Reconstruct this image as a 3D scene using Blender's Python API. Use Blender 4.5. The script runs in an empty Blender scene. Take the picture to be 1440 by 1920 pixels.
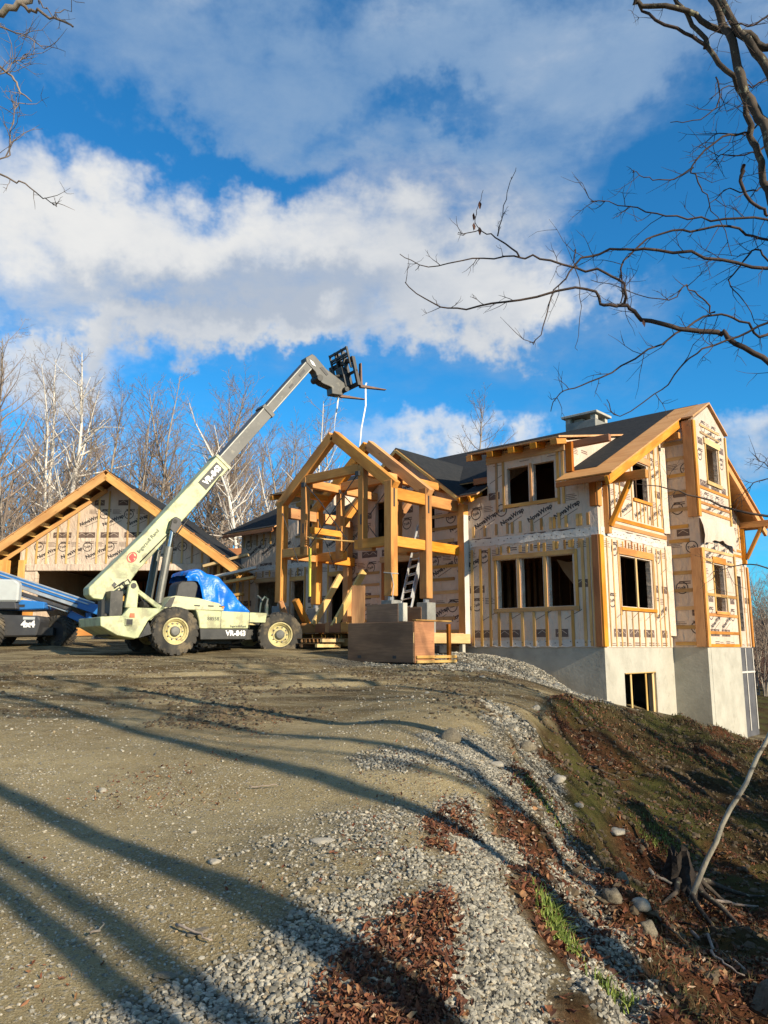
import bpy, bmesh, math, random
import numpy as np
from mathutils import Vector, Matrix, Euler
from mathutils.geometry import tessellate_polygon
R = math.radians
S = bpy.context.scene
COL = S.collection

# ------------------------------------------------------------------ camera
cam_d = bpy.data.cameras.new('camera'); cam = bpy.data.objects.new('camera', cam_d); COL.objects.link(cam)
F_PX = 1450.0; PITCH = math.atan(254 / 1450.0)
cam_d.sensor_fit = 'VERTICAL'; cam_d.sensor_height = 24.0; cam_d.lens = 24.0 * F_PX / 1920.0
cam_d.clip_start = 0.05; cam_d.clip_end = 3000
cam.location = (0, 0, 0); cam.rotation_euler = (R(90) + PITCH, 0, 0)
S.camera = cam

# ------------------------------------------------------------------ sky, sun, exposure
SUN_AZ = R(135.0); SUN_EL = R(23.5)      # azimuth clockwise from +Y
sun_d = bpy.data.lights.new('sun', 'SUN'); sun = bpy.data.objects.new('sun', sun_d); COL.objects.link(sun)
sun_d.energy = 5.0; sun_d.angle = R(0.53); sun_d.color = (1.0, 0.86, 0.66)
sv = Vector((math.sin(SUN_AZ) * math.cos(SUN_EL), math.cos(SUN_AZ) * math.cos(SUN_EL), math.sin(SUN_EL)))
sun.rotation_euler = sv.to_track_quat('Z', 'Y').to_euler()
S.view_settings.view_transform = 'Standard'; S.view_settings.look = 'None'
S.view_settings.exposure = 0.78; S.view_settings.gamma = 1.0; S.view_settings.use_curve_mapping = False

world = bpy.data.worlds.new('World'); S.world = world; world.use_nodes = True
WN = world.node_tree.nodes; WL = world.node_tree.links; WN.clear()
def nd(nt, t, **kw):
    n = nt.nodes.new(t)
    for k, v in kw.items(): setattr(n, k, v)
    return n
def setin(nt, sock, v):
    if hasattr(v, 'is_output'): nt.links.new(v, sock)
    else: sock.default_value = v
def M(nt, op, a, b=None, c=None, clamp=False):
    n = nd(nt, 'ShaderNodeMath', operation=op, use_clamp=clamp)
    setin(nt, n.inputs[0], a)
    if b is not None: setin(nt, n.inputs[1], b)
    if c is not None: setin(nt, n.inputs[2], c)
    return n.outputs[0]
def MR(nt, v, a, b, c=0.0, d=1.0, smooth=True):
    n = nd(nt, 'ShaderNodeMapRange', interpolation_type='SMOOTHSTEP' if smooth else 'LINEAR')
    setin(nt, n.inputs[0], v)
    for i, x in enumerate((a, b, c, d)): n.inputs[1 + i].default_value = x
    return n.outputs[0]
def MIX(nt, f, a, b, bt='MIX'):
    n = nd(nt, 'ShaderNodeMix', data_type='RGBA', blend_type=bt)
    setin(nt, n.inputs[0], f)
    for s, v in ((n.inputs[6], a), (n.inputs[7], b)):
        if isinstance(v, tuple) and len(v) == 3: v = v + (1.0,)
        setin(nt, s, v)
    return n.outputs[2]
def NOISE(nt, vec, scale, detail=4, rough=0.55, dist=0.0, col=False):
    n = nd(nt, 'ShaderNodeTexNoise'); n.inputs['Scale'].default_value = scale
    n.inputs['Detail'].default_value = detail; n.inputs['Roughness'].default_value = rough; n.inputs['Distortion'].default_value = dist
    if vec is not None: nt.links.new(vec, n.inputs['Vector'])
    return n.outputs['Color' if col else 'Fac']

def build_world():
    nt = world.node_tree
    sky = nd(nt, 'ShaderNodeTexSky', sky_type='NISHITA', sun_disc=False)
    sky.sun_elevation = SUN_EL; sky.sun_rotation = SUN_AZ
    sky.air_density = 1.0; sky.dust_density = 0.3; sky.ozone_density = 3.0
    tc = nd(nt, 'ShaderNodeTexCoord').outputs['Generated']
    sp = nd(nt, 'ShaderNodeSeparateXYZ'); WL.new(tc, sp.inputs[0]); x, y, z = sp.outputs
    az0 = M(nt, 'ARCTAN2', x, y); el0 = M(nt, 'ARCSINE', z)
    # cloud-shaped warp of the direction
    w1 = nd(nt, 'ShaderNodeSeparateColor'); WL.new(NOISE(nt, tc, 5.0, 6, 0.62, col=True), w1.inputs[0])
    w2 = nd(nt, 'ShaderNodeSeparateColor'); WL.new(NOISE(nt, tc, 16.0, 5, 0.6, col=True), w2.inputs[0])
    def warp(v, a, b):
        t = M(nt, 'MULTIPLY_ADD', M(nt, 'SUBTRACT', a, 0.5), 0.34, v)
        return M(nt, 'MULTIPLY_ADD', M(nt, 'SUBTRACT', b, 0.5), 0.06, t)
    az = warp(az0, w1.outputs[0], w2.outputs[0]); el = warp(el0, w1.outputs[1], w2.outputs[1])
    def blob(px, py, rx, ry, wgt):
        a = (px - 720) / F_PX; v = (960 - py) / F_PX
        dx, dy, dz = a, math.cos(PITCH) - v * math.sin(PITCH), math.sin(PITCH) + v * math.cos(PITCH)
        A = math.atan2(dx, dy); E_ = math.asin(dz / math.sqrt(dx * dx + dy * dy + dz * dz))
        c = math.cos(E_)
        p = M(nt, 'POWER', M(nt, 'ABSOLUTE', M(nt, 'MULTIPLY', M(nt, 'SUBTRACT', az, A), F_PX * c / rx)), 2.0)
        q = M(nt, 'POWER', M(nt, 'ABSOLUTE', M(nt, 'MULTIPLY', M(nt, 'SUBTRACT', el, E_), F_PX / ry)), 2.0)
        return M(nt, 'MULTIPLY', M(nt, 'EXPONENT', M(nt, 'MULTIPLY', M(nt, 'ADD', p, q), -1.0)), wgt)
    def field(lst):
        o = None
        for b in lst:
            t = blob(*b); o = t if o is None else M(nt, 'ADD', o, t)
        return o
    smp = nd(nt, 'ShaderNodeMapping'); smp.inputs['Scale'].default_value = (0.85, 0.85, 1.9); WL.new(tc, smp.inputs[0]); stc = smp.outputs[0]
    n_big = NOISE(nt, stc, 3.2, 8, 0.6, 0.3)
    n_fine = NOISE(nt, stc, 11.0, 7, 0.62, 0.2)
    n_mid = NOISE(nt, stc, 5.5, 8, 0.62, 0.6)
    nz = M(nt, 'ADD', M(nt, 'MULTIPLY', M(nt, 'SUBTRACT', n_big, 0.5), 1.2), M(nt, 'MULTIPLY', M(nt, 'SUBTRACT', n_fine, 0.5), 0.75))
    nz = M(nt, 'ADD', nz, M(nt, 'MULTIPLY', M(nt, 'SUBTRACT', n_mid, 0.5), 0.7))
    thick = field([(380, 440, 420, 110, .85), (130, 400, 240, 80, .35), (760, 480, 200, 120, .42), (640, 270, 130, 70, .22),
                   (950, 630, 170, 100, .95), (330, 640, 250, 60, .85), (560, 645, 150, 50, .60), (450, 560, 380, 60, .35), (180, 655, 200, 50, .4), (60, 700, 170, 70, .9), (880, 850, 220, 42, .80), (1430, 850, 110, 90, .95),
                   (1090, 480, 120, 90, .55), (900, 480, 170, 130, .42), (1000, 600, 120, 100, .3), (1040, 300, 180, 70, .12),
                   (70, 600, 110, 30, -.6), (660, 730, 420, 50, -.75), (1140, 690, 190, 90, -.75), (1330, 520, 200, 250, -.75), (290, 570, 90, 26, -.30), (130, 230, 200, 50, -.3), (540, 320, 120, 30, -.35)])
    # broken cloud goes on all round, extra added out of view for whiter ambient
    away = M(nt, 'SUBTRACT', 1.0, M(nt, 'MULTIPLY', MR(nt, y, -0.05, 0.45), 1.0), clamp=True)
    thick = M(nt, 'ADD', thick, M(nt, 'MULTIPLY', away, 0.30))
    dens = MR(nt, M(nt, 'ADD', thick, nz), 0.0, 1.08)
    veil = field([(330, 80, 700, 160, .60), (950, 100, 500, 120, .50), (1180, 170, 260, 80, .35), (660, 270, 260, 90, .40), (1050, 300, 240, 60, .40), (900, 520, 330, 170, .42), (300, 600, 500, 90, .35), (1150, 610, 150, 100, .25),
                  (110, 235, 140, 60, -.6), (520, 310, 190, 44, -.65), (800, 200, 200, 40, -.45), (860, 360, 120, 45, -.4), (830, 340, 120, 50, -.4), (1120, 235, 130, 45, -.4), (1290, 420, 190, 170, -.6), (800, 190, 150, 40, -.28), (330, 300, 160, 40, -.3)])
    vd = MR(nt, M(nt, 'ADD', M(nt, 'ADD', veil, M(nt, 'MULTIPLY', away, 0.35)), M(nt, 'MULTIPLY', nz, 1.05)), 0.0, 0.95)
    # clear sky: deep clean blue
    skyc = MIX(nt, 1.0, sky.outputs[0], (0.36, 1.62, 2.25), 'MULTIPLY')
    veilc = MIX(nt, n_big, (2.2, 4.0, 6.6), (4.6, 6.0, 7.9))
    shade = field([(430, 590, 420, 70, .75), (600, 560, 250, 60, .3), (1000, 690, 200, 60, .45), (880, 900, 250, 40, .35), (1420, 940, 150, 70, .8), (120, 800, 200, 80, .5), (330, 690, 260, 30, .35), (960, 330, 300, 120, .6), (620, 260, 170, 70, .35)])
    sh = MR(nt, M(nt, 'ADD', shade, M(nt, 'MULTIPLY', nz, -0.55)), -0.15, 0.75)
    cc = MIX(nt, sh, (10.2, 10.1, 9.8), (5.4, 6.1, 7.2))
    col = MIX(nt, M(nt, 'MULTIPLY', vd, 0.80), skyc, veilc)
    col = MIX(nt, M(nt, 'MULTIPLY', dens, 0.97), col, cc)
    bg = nd(nt, 'ShaderNodeBackground'); WL.new(col, bg.inputs[0]); bg.inputs[1].default_value = 0.050
    out = nd(nt, 'ShaderNodeOutputWorld'); WL.new(bg.outputs[0], out.inputs[0])
build_world()

# ------------------------------------------------------------------ helpers
def tag(o, label=None, cat=None, group=None, kind=None):
    if label: o['label'] = label
    if cat: o['category'] = cat
    if group: o['group'] = group
    if kind: o['kind'] = kind
    return o
def empty(name, loc=(0, 0, 0), rz=0.0, parent=None):
    o = bpy.data.objects.new(name, None); COL.objects.link(o)
    o.location = loc; o.rotation_euler = (0, 0, rz); o.empty_display_size = 0.1
    if parent: o.parent = parent
    return o
def link(name, me, mat=None, parent=None, loc=None):
    o = bpy.data.objects.new(name, me); COL.objects.link(o)
    if mat is not None and not me.materials: me.materials.append(mat)
    if parent: o.parent = parent
    if loc is not None: o.location = loc
    return o
class MB:
    def __init__(s): s.v = []; s.f = []; s.m = []; s.mi = 0
    def add(s, vs, fs):
        b = len(s.v); s.v += [tuple(p) for p in vs]
        for f in fs: s.f.append(tuple(b + i for i in f)); s.m.append(s.mi)
        return s
    def box(s, x0, x1, y0, y1, z0, z1):
        if x0 > x1: x0, x1 = x1, x0
        if y0 > y1: y0, y1 = y1, y0
        if z0 > z1: z0, z1 = z1, z0
        v = [(x0, y0, z0), (x1, y0, z0), (x1, y1, z0), (x0, y1, z0), (x0, y0, z1), (x1, y0, z1), (x1, y1, z1), (x0, y1, z1)]
        return s.add(v, [(0, 3, 2, 1), (4, 5, 6, 7), (0, 1, 5, 4), (1, 2, 6, 5), (2, 3, 7, 6), (3, 0, 4, 7)])
    def bar(s, p0, p1, w, h, up=(0, 0, 1)):
        p0 = Vector(p0); p1 = Vector(p1); d = (p1 - p0).normalized(); u = Vector(up)
        sd = d.cross(u)
        if sd.length < 1e-4: sd = d.cross(Vector((0, 1, 0)))
        sd.normalize(); u = sd.cross(d)
        v = []
        for p in (p0, p1):
            for a, b in ((-1, -1), (1, -1), (1, 1), (-1, 1)): v.append(p + sd * (a * w / 2) + u * (b * h / 2))
        return s.add(v, [(0, 1, 2, 3), (7, 6, 5, 4), (0, 4, 5, 1), (1, 5, 6, 2), (2, 6, 7, 3), (3, 7, 4, 0)])
    def tube(s, pts, rads, n=6, cap=True):
        pts = [Vector(p) for p in pts]; b = len(s.v); k = len(pts)
        if not hasattr(rads, '__len__'): rads = [rads] * k
        up = None
        for i, p in enumerate(pts):
            d = (pts[min(i + 1, k - 1)] - pts[max(i - 1, 0)])
            if d.length < 1e-9: d = Vector((0, 0, 1))
            d.normalize()
            if up is None:
                up = d.orthogonal().normalized()
            else:
                up = up - d * up.dot(d)
                up = up.normalized() if up.length > 1e-6 else d.orthogonal().normalized()
            sd = d.cross(up)
            for j in range(n):
                a = 2 * math.pi * j / n
                q = p + (up * math.cos(a) + sd * math.sin(a)) * rads[i]
                s.v.append((q.x, q.y, q.z))
        for i in range(k - 1):
            for j in range(n):
                j2 = (j + 1) % n
                s.f.append((b + i * n + j, b + i * n + j2, b + (i + 1) * n + j2, b + (i + 1) * n + j)); s.m.append(s.mi)
        if cap and n > 2:
            s.f.append(tuple(b + j for j in range(n - 1, -1, -1))); s.m.append(s.mi)
            s.f.append(tuple(b + (k - 1) * n + j for j in range(n))); s.m.append(s.mi)
        return s
    def lathe(s, prof, c, axis, n=24):      # prof: (along axis, radius)
        axis = Vector(axis).normalized(); u = axis.orthogonal().normalized(); w = axis.cross(u); c = Vector(c)
        b = len(s.v); k = len(prof)
        for t, r in prof:
            for j in range(n):
                a = 2 * math.pi * j / n; q = c + axis * t + (u * math.cos(a) + w * math.sin(a)) * max(r, 1e-4)
                s.v.append((q.x, q.y, q.z))
        for i in range(k - 1):
            for j in range(n):
                j2 = (j + 1) % n
                s.f.append((b + i * n + j, b + i * n + j2, b + (i + 1) * n + j2, b + (i + 1) * n + j)); s.m.append(s.mi)
        return s
    def prism(s, loops, o, eu, ev, en, t0, t1):
        """2D loops (outer then holes) in plane (o,eu,ev), extruded along en from t0 to t1"""
        o, eu, ev, en = Vector(o), Vector(eu), Vector(ev), Vector(en)
        if not hasattr(loops[0][0], '__len__'): loops = [loops]
        def area(l): return sum(l[i][0] * l[(i + 1) % len(l)][1] - l[(i + 1) % len(l)][0] * l[i][1] for i in range(len(l)))
        L2 = []
        for i, l in enumerate(loops):
            l = list(l)
            if (area(l) > 0) != (i == 0): l.reverse()
            L2.append(l)
        tri = tessellate_polygon([[Vector((a, b_, 0)) for a, b_ in l] for l in L2])
        flat = [p for l in L2 for p in l]; n = len(flat); b = len(s.v)
        for t in (t0, t1):
            for a, c in flat:
                q = o + eu * a + ev * c + en * t; s.v.append((q.x, q.y, q.z))
        flip = (eu.cross(ev).dot(en) * (t1 - t0) > 0)
        for t in tri:
            a, c, d = t
            x = (flat[c][0] - flat[a][0]) * (flat[d][1] - flat[a][1]) - (flat[d][0] - flat[a][0]) * (flat[c][1] - flat[a][1])
            if x < 0: c, d = d, c
            top = (a + n, c + n, d + n); bot = (a, d, c)
            if not flip: top = top[::-1]; bot = bot[::-1]
            s.f.append(tuple(b + i for i in top)); s.m.append(s.mi)
            s.f.append(tuple(b + i for i in bot)); s.m.append(s.mi)
        st = 0
        for l in L2:
            k = len(l)
            for i in range(k):
                i2 = (i + 1) % k; q = (st + i, st + i2, st + i2 + n, st + i + n)
                if not flip: q = q[::-1]
                s.f.append(tuple(b + j for j in q)); s.m.append(s.mi)
            st += k
        return s
    def mesh(s, name, mats, smooth=False):
        me = bpy.data.meshes.new(name); me.from_pydata(s.v, [], s.f)
        for m in (mats if isinstance(mats, (list, tuple)) else [mats]):
            if m is not None: me.materials.append(m)
        me.polygons.foreach_set('material_index', s.m)
        if smooth: me.polygons.foreach_set('use_smooth', [True] * len(me.polygons))
        me.update(); return me
    def build(s, name, mats, parent=None, smooth=False, bevel=0.0, seg=1, loc=None):
        me = s.mesh(name, mats, smooth)
        if bevel > 0:
            bm = bmesh.new(); bm.from_mesh(me)
            bmesh.ops.remove_doubles(bm, verts=bm.verts, dist=1e-5)
            ed = [e for e in bm.edges if len(e.link_faces) == 2 and e.calc_face_angle(0) > 0.5]
            bmesh.ops.bevel(bm, geom=ed, offset=bevel, segments=seg, affect='EDGES', clamp_overlap=True, profile=0.5)
            bm.to_mesh(me); bm.free()
        return link(name, me, None, parent, loc)
BEAMS = {}
def beam(name, p0, p1, w, h, mat, parent=None, up=(0, 0, 1), bev=0.008, label=None):
    """one piece of timber: own object, X along its length, Z roughly up; w across, h high; centre line p0-p1"""
    p0 = Vector(p0); p1 = Vector(p1); d = p1 - p0; Lg = d.length; d.normalize(); u = Vector(up)
    sd = u.cross(d)
    if sd.length < 1e-3: sd = Vector((0, 1, 0)).cross(d)
    if sd.length < 1e-3: sd = Vector((1, 0, 0))
    sd.normalize(); u = d.cross(sd)
    key = (round(Lg, 3), round(w, 3), round(h, 3), mat.name, bev)
    me = BEAMS.get(key)
    if me is None:
        mb = MB().box(0, Lg, -w / 2, w / 2, -h / 2, h / 2); me = mb.mesh(name, mat)
        if bev:
            bm = bmesh.new(); bm.from_mesh(me); bmesh.ops.bevel(bm, geom=list(bm.edges), offset=bev, segments=1, affect='EDGES'); bm.to_mesh(me); bm.free()
        BEAMS[key] = me
    o = bpy.data.objects.new(name, me); COL.objects.link(o)
    if parent: o.parent = parent
    m = Matrix((( d.x, sd.x, u.x, p0.x), (d.y, sd.y, u.y, p0.y), (d.z, sd.z, u.z, p0.z), (0, 0, 0, 1)))
    o.matrix_basis = m
    if label: o['label'] = label
    return o
def npmesh(name, V, Fc, mats, rnd=None, smooth=False):
    V = np.asarray(V, np.float32); Fc = np.asarray(Fc, np.int32); me = bpy.data.meshes.new(name)
    k = Fc.shape[1]; nf = len(Fc)
    me.vertices.add(len(V)); me.vertices.foreach_set('co', V.ravel())
    me.loops.add(nf * k); me.loops.foreach_set('vertex_index', Fc.ravel())
    me.polygons.add(nf); me.polygons.foreach_set('loop_start', np.arange(0, nf * k, k, dtype=np.int32))
    me.polygons.foreach_set('use_smooth', [smooth] * nf)
    me.update(calc_edges=True)
    if rnd is not None:
        a = me.attributes.new('rnd', 'FLOAT', 'POINT'); a.data.foreach_set('value', np.asarray(rnd, np.float32))
    for m in (mats if isinstance(mats, (list, tuple)) else [mats]): me.materials.append(m)
    me.validate(); return me

# ------------------------------------------------------------------ materials
MT = {}
def newmat(name):
    m = bpy.data.materials.new(name); m.use_nodes = True; nt = m.node_tree; nt.nodes.clear()
    bs = nd(nt, 'ShaderNodeBsdfPrincipled'); out = nd(nt, 'ShaderNodeOutputMaterial'); nt.links.new(bs.outputs[0], out.inputs[0])
    MT[name] = m; return m, nt, bs
def bump(nt, bs, h, strength, dist):
    b = nd(nt, 'ShaderNodeBump'); b.inputs['Strength'].default_value = strength; b.inputs['Distance'].default_value = dist
    nt.links.new(h, b.inputs['Height']); nt.links.new(b.outputs[0], bs.inputs['Normal'])
def coords(nt, scale=(1, 1, 1), kind='Object'):
    tc = nd(nt, 'ShaderNodeTexCoord'); mp = nd(nt, 'ShaderNodeMapping'); mp.inputs['Scale'].default_value = scale
    nt.links.new(tc.outputs[kind], mp.inputs[0]); return mp.outputs[0]
def plain(name, c1, c2=None, scale=3.0, rough=0.7, metal=0.0, bmp=0.0, bscale=20.0, stretch=(1, 1, 1), detail=5, spec=0.5, dirt=None, coat=0.0):
    m, nt, bs = newmat(name); v = coords(nt, stretch)
    c2 = c2 or tuple(x * 0.75 for x in c1)
    col = MIX(nt, MR(nt, NOISE(nt, v, scale, detail, 0.6), 0.32, 0.68), c1, c2)
    if dirt:
        dn = MR(nt, NOISE(nt, v, dirt[1], 6, 0.65), dirt[2], dirt[2] + 0.16)
        col = MIX(nt, M(nt, 'MULTIPLY', dn, dirt[3]), col, dirt[0])
    nt.links.new(col, bs.inputs['Base Color']); bs.inputs['Roughness'].default_value = rough; bs.inputs['Metallic'].default_value = metal
    bs.inputs['Specular IOR Level'].default_value = spec; bs.inputs['Coat Weight'].default_value = coat
    if bmp: bump(nt, bs, NOISE(nt, v, bscale, 4, 0.6), bmp, 0.02)
    return m
def wood(name, c1, c2, dark, rough=0.65, knots=True, rndamt=0.35, grey=None):
    """grain along local X, knots, per-object tone"""
    m, nt, bs = newmat(name); tc = nd(nt, 'ShaderNodeTexCoord'); oi = nd(nt, 'ShaderNodeObjectInfo')
    off = nd(nt, 'ShaderNodeVectorMath', operation='MULTIPLY_ADD')
    cb = nd(nt, 'ShaderNodeCombineXYZ'); 
    for i in range(3): nt.links.new(oi.outputs['Random'], cb.inputs[i])
    nt.links.new(cb.outputs[0], off.inputs[0]); off.inputs[1].default_value = (37., 91., 53.); nt.links.new(tc.outputs['Object'], off.inputs[2])
    mp = nd(nt, 'ShaderNodeMapping'); mp.inputs['Scale'].default_value = (0.7, 14, 14); nt.links.new(off.outputs[0], mp.inputs[0])
    g = NOISE(nt, mp.outputs[0], 3.0, 6, 0.6, 0.6)
    mp2 = nd(nt, 'ShaderNodeMapping'); mp2.inputs['Scale'].default_value = (0.8, 2.5, 2.5); nt.links.new(off.outputs[0], mp2.inputs[0])
    big = NOISE(nt, mp2.outputs[0], 1.2, 3, 0.5)
    col = MIX(nt, MR(nt, g, 0.3, 0.7), c1, c2)
    col = MIX(nt, M(nt, 'MULTIPLY', MR(nt, big, 0.42, 0.68), 0.65), col, dark)
    if knots:
        vo = nd(nt, 'ShaderNodeTexVoronoi', feature='F1'); vo.inputs['Scale'].default_value = 1.6
        mp3 = nd(nt, 'ShaderNodeMapping'); mp3.inputs['Scale'].default_value = (1.0, 2.2, 2.2); nt.links.new(off.outputs[0], mp3.inputs[0])
        nt.links.new(mp3.outputs[0], vo.inputs['Vector'])
        col = MIX(nt, M(nt, 'MULTIPLY', MR(nt, vo.outputs['Distance'], 0.07, 0.03), 0.7), col, tuple(x * 0.35 for x in dark))
    hs = nd(nt, 'ShaderNodeHueSaturation'); nt.links.new(col, hs.inputs['Color'])
    nt.links.new(M(nt, 'MULTIPLY_ADD', M(nt, 'SUBTRACT', oi.outputs['Random'], 0.5), rndamt, 1.0), hs.inputs['Value'])
    wn = nd(nt, 'ShaderNodeTexWhiteNoise', noise_dimensions='1D'); nt.links.new(oi.outputs['Random'], wn.inputs['W'])
    nt.links.new(M(nt, 'MULTIPLY_ADD', wn.outputs['Value'], 0.25, 0.87), hs.inputs['Saturation'])
    nt.links.new(hs.outputs[0], bs.inputs['Base Color']); bs.inputs['Roughness'].default_value = rough; bs.inputs['Specular IOR Level'].default_value = 0.3
    bump(nt, bs, g, 0.25, 0.004)
    return m
TIMBER = wood('fir_timber', (0.58, 0.285, 0.078), (0.47, 0.20, 0.05), (0.31, 0.12, 0.03), rndamt=.5)
TIMBER_DK = wood('stained_timber', (0.36, 0.14, 0.04), (0.27, 0.095, 0.027), (0.17, 0.055, 0.016))  # darker fir; on the front corner boards this tone is painted shade
BATTEN = wood('strapping_pine', (0.50, 0.33, 0.13), (0.41, 0.235, 0.08), (0.33, 0.16, 0.055), rndamt=0.6)
PINE = wood('pale_pine', (0.58, 0.42, 0.18), (0.50, 0.33, 0.12), (0.40, 0.24, 0.085))
PLY = wood('plywood_sheathing', (0.58, 0.34, 0.17), (0.50, 0.27, 0.12), (0.40, 0.20, 0.085), rndamt=0.2)
OLDPLY = wood('weathered_plywood', (0.26, 0.15, 0.082), (0.175, 0.10, 0.055), (0.10, 0.058, 0.034), rndamt=0.15)
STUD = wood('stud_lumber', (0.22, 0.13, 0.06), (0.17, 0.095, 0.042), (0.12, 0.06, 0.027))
CONC = plain('cast_concrete', (0.40, 0.38, 0.315), (0.32, 0.305, 0.25), 1.6, 0.85, bmp=0.35, bscale=9, detail=8, dirt=((0.19, 0.17, 0.135), 2.6, 0.56, 0.4))
CONC2 = plain('pier_concrete', (0.24, 0.24, 0.215), (0.17, 0.17, 0.155), 3, 0.85, bmp=0.2, bscale=18)
SHINGLE = plain('asphalt_shingle', (0.020, 0.022, 0.024), (0.03, 0.031, 0.032), 6.0, 0.95, bmp=0.5, bscale=30, spec=.12)
INK = plain('wrap_ink', (0.028, 0.022, 0.022), (0.045, 0.036, 0.034), 2, 0.7)
INK2 = plain('wrap_ink_brown', (0.085, 0.055, 0.043), (0.13, 0.088, 0.068), 2, 0.7)
STEEL = plain('galvanised_steel', (0.42, 0.43, 0.44), (0.32, 0.33, 0.34), 8, 0.45, 0.8)
BLACK = plain('black_metal', (0.018, 0.018, 0.02), (0.03, 0.03, 0.03), 6, 0.5)
HOSE = plain('black_hose', (0.015, 0.015, 0.015), (0.03, 0.03, 0.03), 6, 0.55)
WHITEPLAS = plain('white_film', (0.56, 0.53, 0.48), (0.47, 0.44, 0.39), 2, 0.5, bmp=0.8, bscale=5)
def wrapmat():
    m, nt, bs = newmat('house_wrap'); v = coords(nt)
    a = NOISE(nt, v, 0.9, 4, 0.55); b = NOISE(nt, v, 5.0, 5, 0.65)
    col = MIX(nt, MR(nt, a, 0.3, 0.7), (0.60, 0.485, 0.375), (0.49, 0.385, 0.295))
    col = MIX(nt, M(nt, 'MULTIPLY', MR(nt, b, 0.5, 0.75), 0.35), col, (0.33, 0.255, 0.20))
    nt.links.new(col, bs.inputs['Base Color']); bs.inputs['Roughness'].default_value = 0.48; bs.inputs['Specular IOR Level'].default_value = 0.4
    vs = coords(nt, (1.2, 1.2, 0.5))
    h = M(nt, 'ADD', NOISE(nt, vs, 3.5, 3, 0.5, 1.2), M(nt, 'MULTIPLY', NOISE(nt, v, 22, 3, 0.6), 0.15))
    bump(nt, bs, h, 0.95, 0.06); return m
WRAP = wrapmat()

# ------------------------------------------------------------------ terrain (z = 0 is eye height; the pad climbs gently to the house)
def at(px, py, Y):
    """the point seen at photo pixel (px, py) standing Y metres ahead"""
    a = (px - 720) / F_PX; v = (960 - py) / F_PX
    y = math.cos(PITCH) - v * math.sin(PITCH); z = math.sin(PITCH) + v * math.cos(PITCH)
    return Vector((a * Y / y, Y, z * Y / y))
HY = R(47.5)
HC = Vector((5.891, 21.0, 0.0))            # near corner of the house, top of its foundation
HX = Vector((math.sin(HY), -math.cos(HY), 0)); HV = Vector((math.cos(HY), math.sin(HY), 0))
H_RZ = math.atan2(HX.y, HX.x)
def HW(x, y, z=0.0): return HC + HX * x + HV * y + Vector((0, 0, z))
ctrl = []
for x in (-30, -20, -14, -9, -5, -2.5, -0.6):
    for y in (0.5, 3.7, 7, 11, 16, 20.5, 26, 30.5):
        ctrl.append((x, y, -1.9 + 0.08 * y if y > 2 else -1.78))
ctrl += [(-25, 45, 2.0), (-10, 45, 1.8), (0, 42, 1.0), (-40, 30, 1.0), (-40, 10, -1.0)]
ctrl += [(-0.5, 20, -0.34), (1.2, 18.2, -0.46), (2.6, 23.3, -0.22), (1.0, 25.5, -0.1), (0.6, 16, -0.62), (1.4, 13.5, -0.84),
         (0.55, 2.5, -1.68), (0.62, 4.5, -1.545), (0.72, 5.8, -1.44), (0.9, 8.0, -1.26), (1.45, 10.4, -1.07), (2.1, 12.2, -0.93),
         (3.0, 15.0, -0.85), (3.1, 17.5, -0.72), (3.6, 20.2, -0.7), (4.2, 21.6, -0.55), (4.6, 18.2, -1.15), (5.5, 20.4, -1.45),
         (5.0, 16.6, -1.5), (6.2, 18.6, -1.52), (6.9, 19.4, -1.62), (7.8, 19.6, -1.85), (8.9, 20.3, -2.1), (9.7, 21.0, -2.45), (10.7, 21.8, -2.8), (6.7, 21.2, -2.3),
         (8.5, 22.0, -2.4), (10.6, 23.6, -2.75),
         (3.6, 14.2, -1.15), (4.6, 14.0, -2.0), (5.6, 15.5, -1.95), (7.0, 16.2, -2.3), (8.6, 17.4, -2.6), (6.0, 12.5, -2.6), (4.3, 11.2, -2.55), (2.9, 12.3, -1.5),
         (2.05, 9.5, -1.82), (2.24, 8.6, -2.1), (2.0, 7.2, -2.12), (1.5, 6.2, -2.05), (1.5, 5.0, -2.15), (1.4, 3.2, -2.3), (2.6, 8.4, -2.6), (3.4, 7.8, -2.75), (4.6, 10.3, -2.75), (2.6, 5.5, -2.6),
         (2.8, 2.0, -2.75), (5.5, 3.0, -2.9), (7.5, 9, -2.9), (10, 14, -3.0), (13, 21, -3.3), (9, 2, -2.9), (15, 10, -3.1), (18, 26, -3.6), (14, 32, -3.4), (10, 36, -1.5), (25, 38, -3.5), (22, 18, -3.4), (35, 30, -3.4), (20, 5, -3.0), (1, -3, -1.9), (-8, -4, -2.0), (8, -6, -2.4), (-25, -6, -2.2), (20, -8, -2.8), (30, 55, -2.5), (8, 55, 0.5), (50, 50, -2.0)]
CT = np.array(ctrl, float)
def tps_fit():
    P = CT[:, :2]; d = np.linalg.norm(P[:, None] - P[None], axis=2)
    K = np.where(d > 0, d * d * np.log(d + 1e-9), 0) + np.eye(len(P)) * 0.02
    Q = np.hstack([np.ones((len(P), 1)), P]); A = np.zeros((len(P) + 3,) * 2)
    A[:len(P), :len(P)] = K; A[:len(P), len(P):] = Q; A[len(P):, :len(P)] = Q.T
    return np.linalg.solve(A, np.concatenate([CT[:, 2], np.zeros(3)]))
TW = tps_fit()
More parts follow.
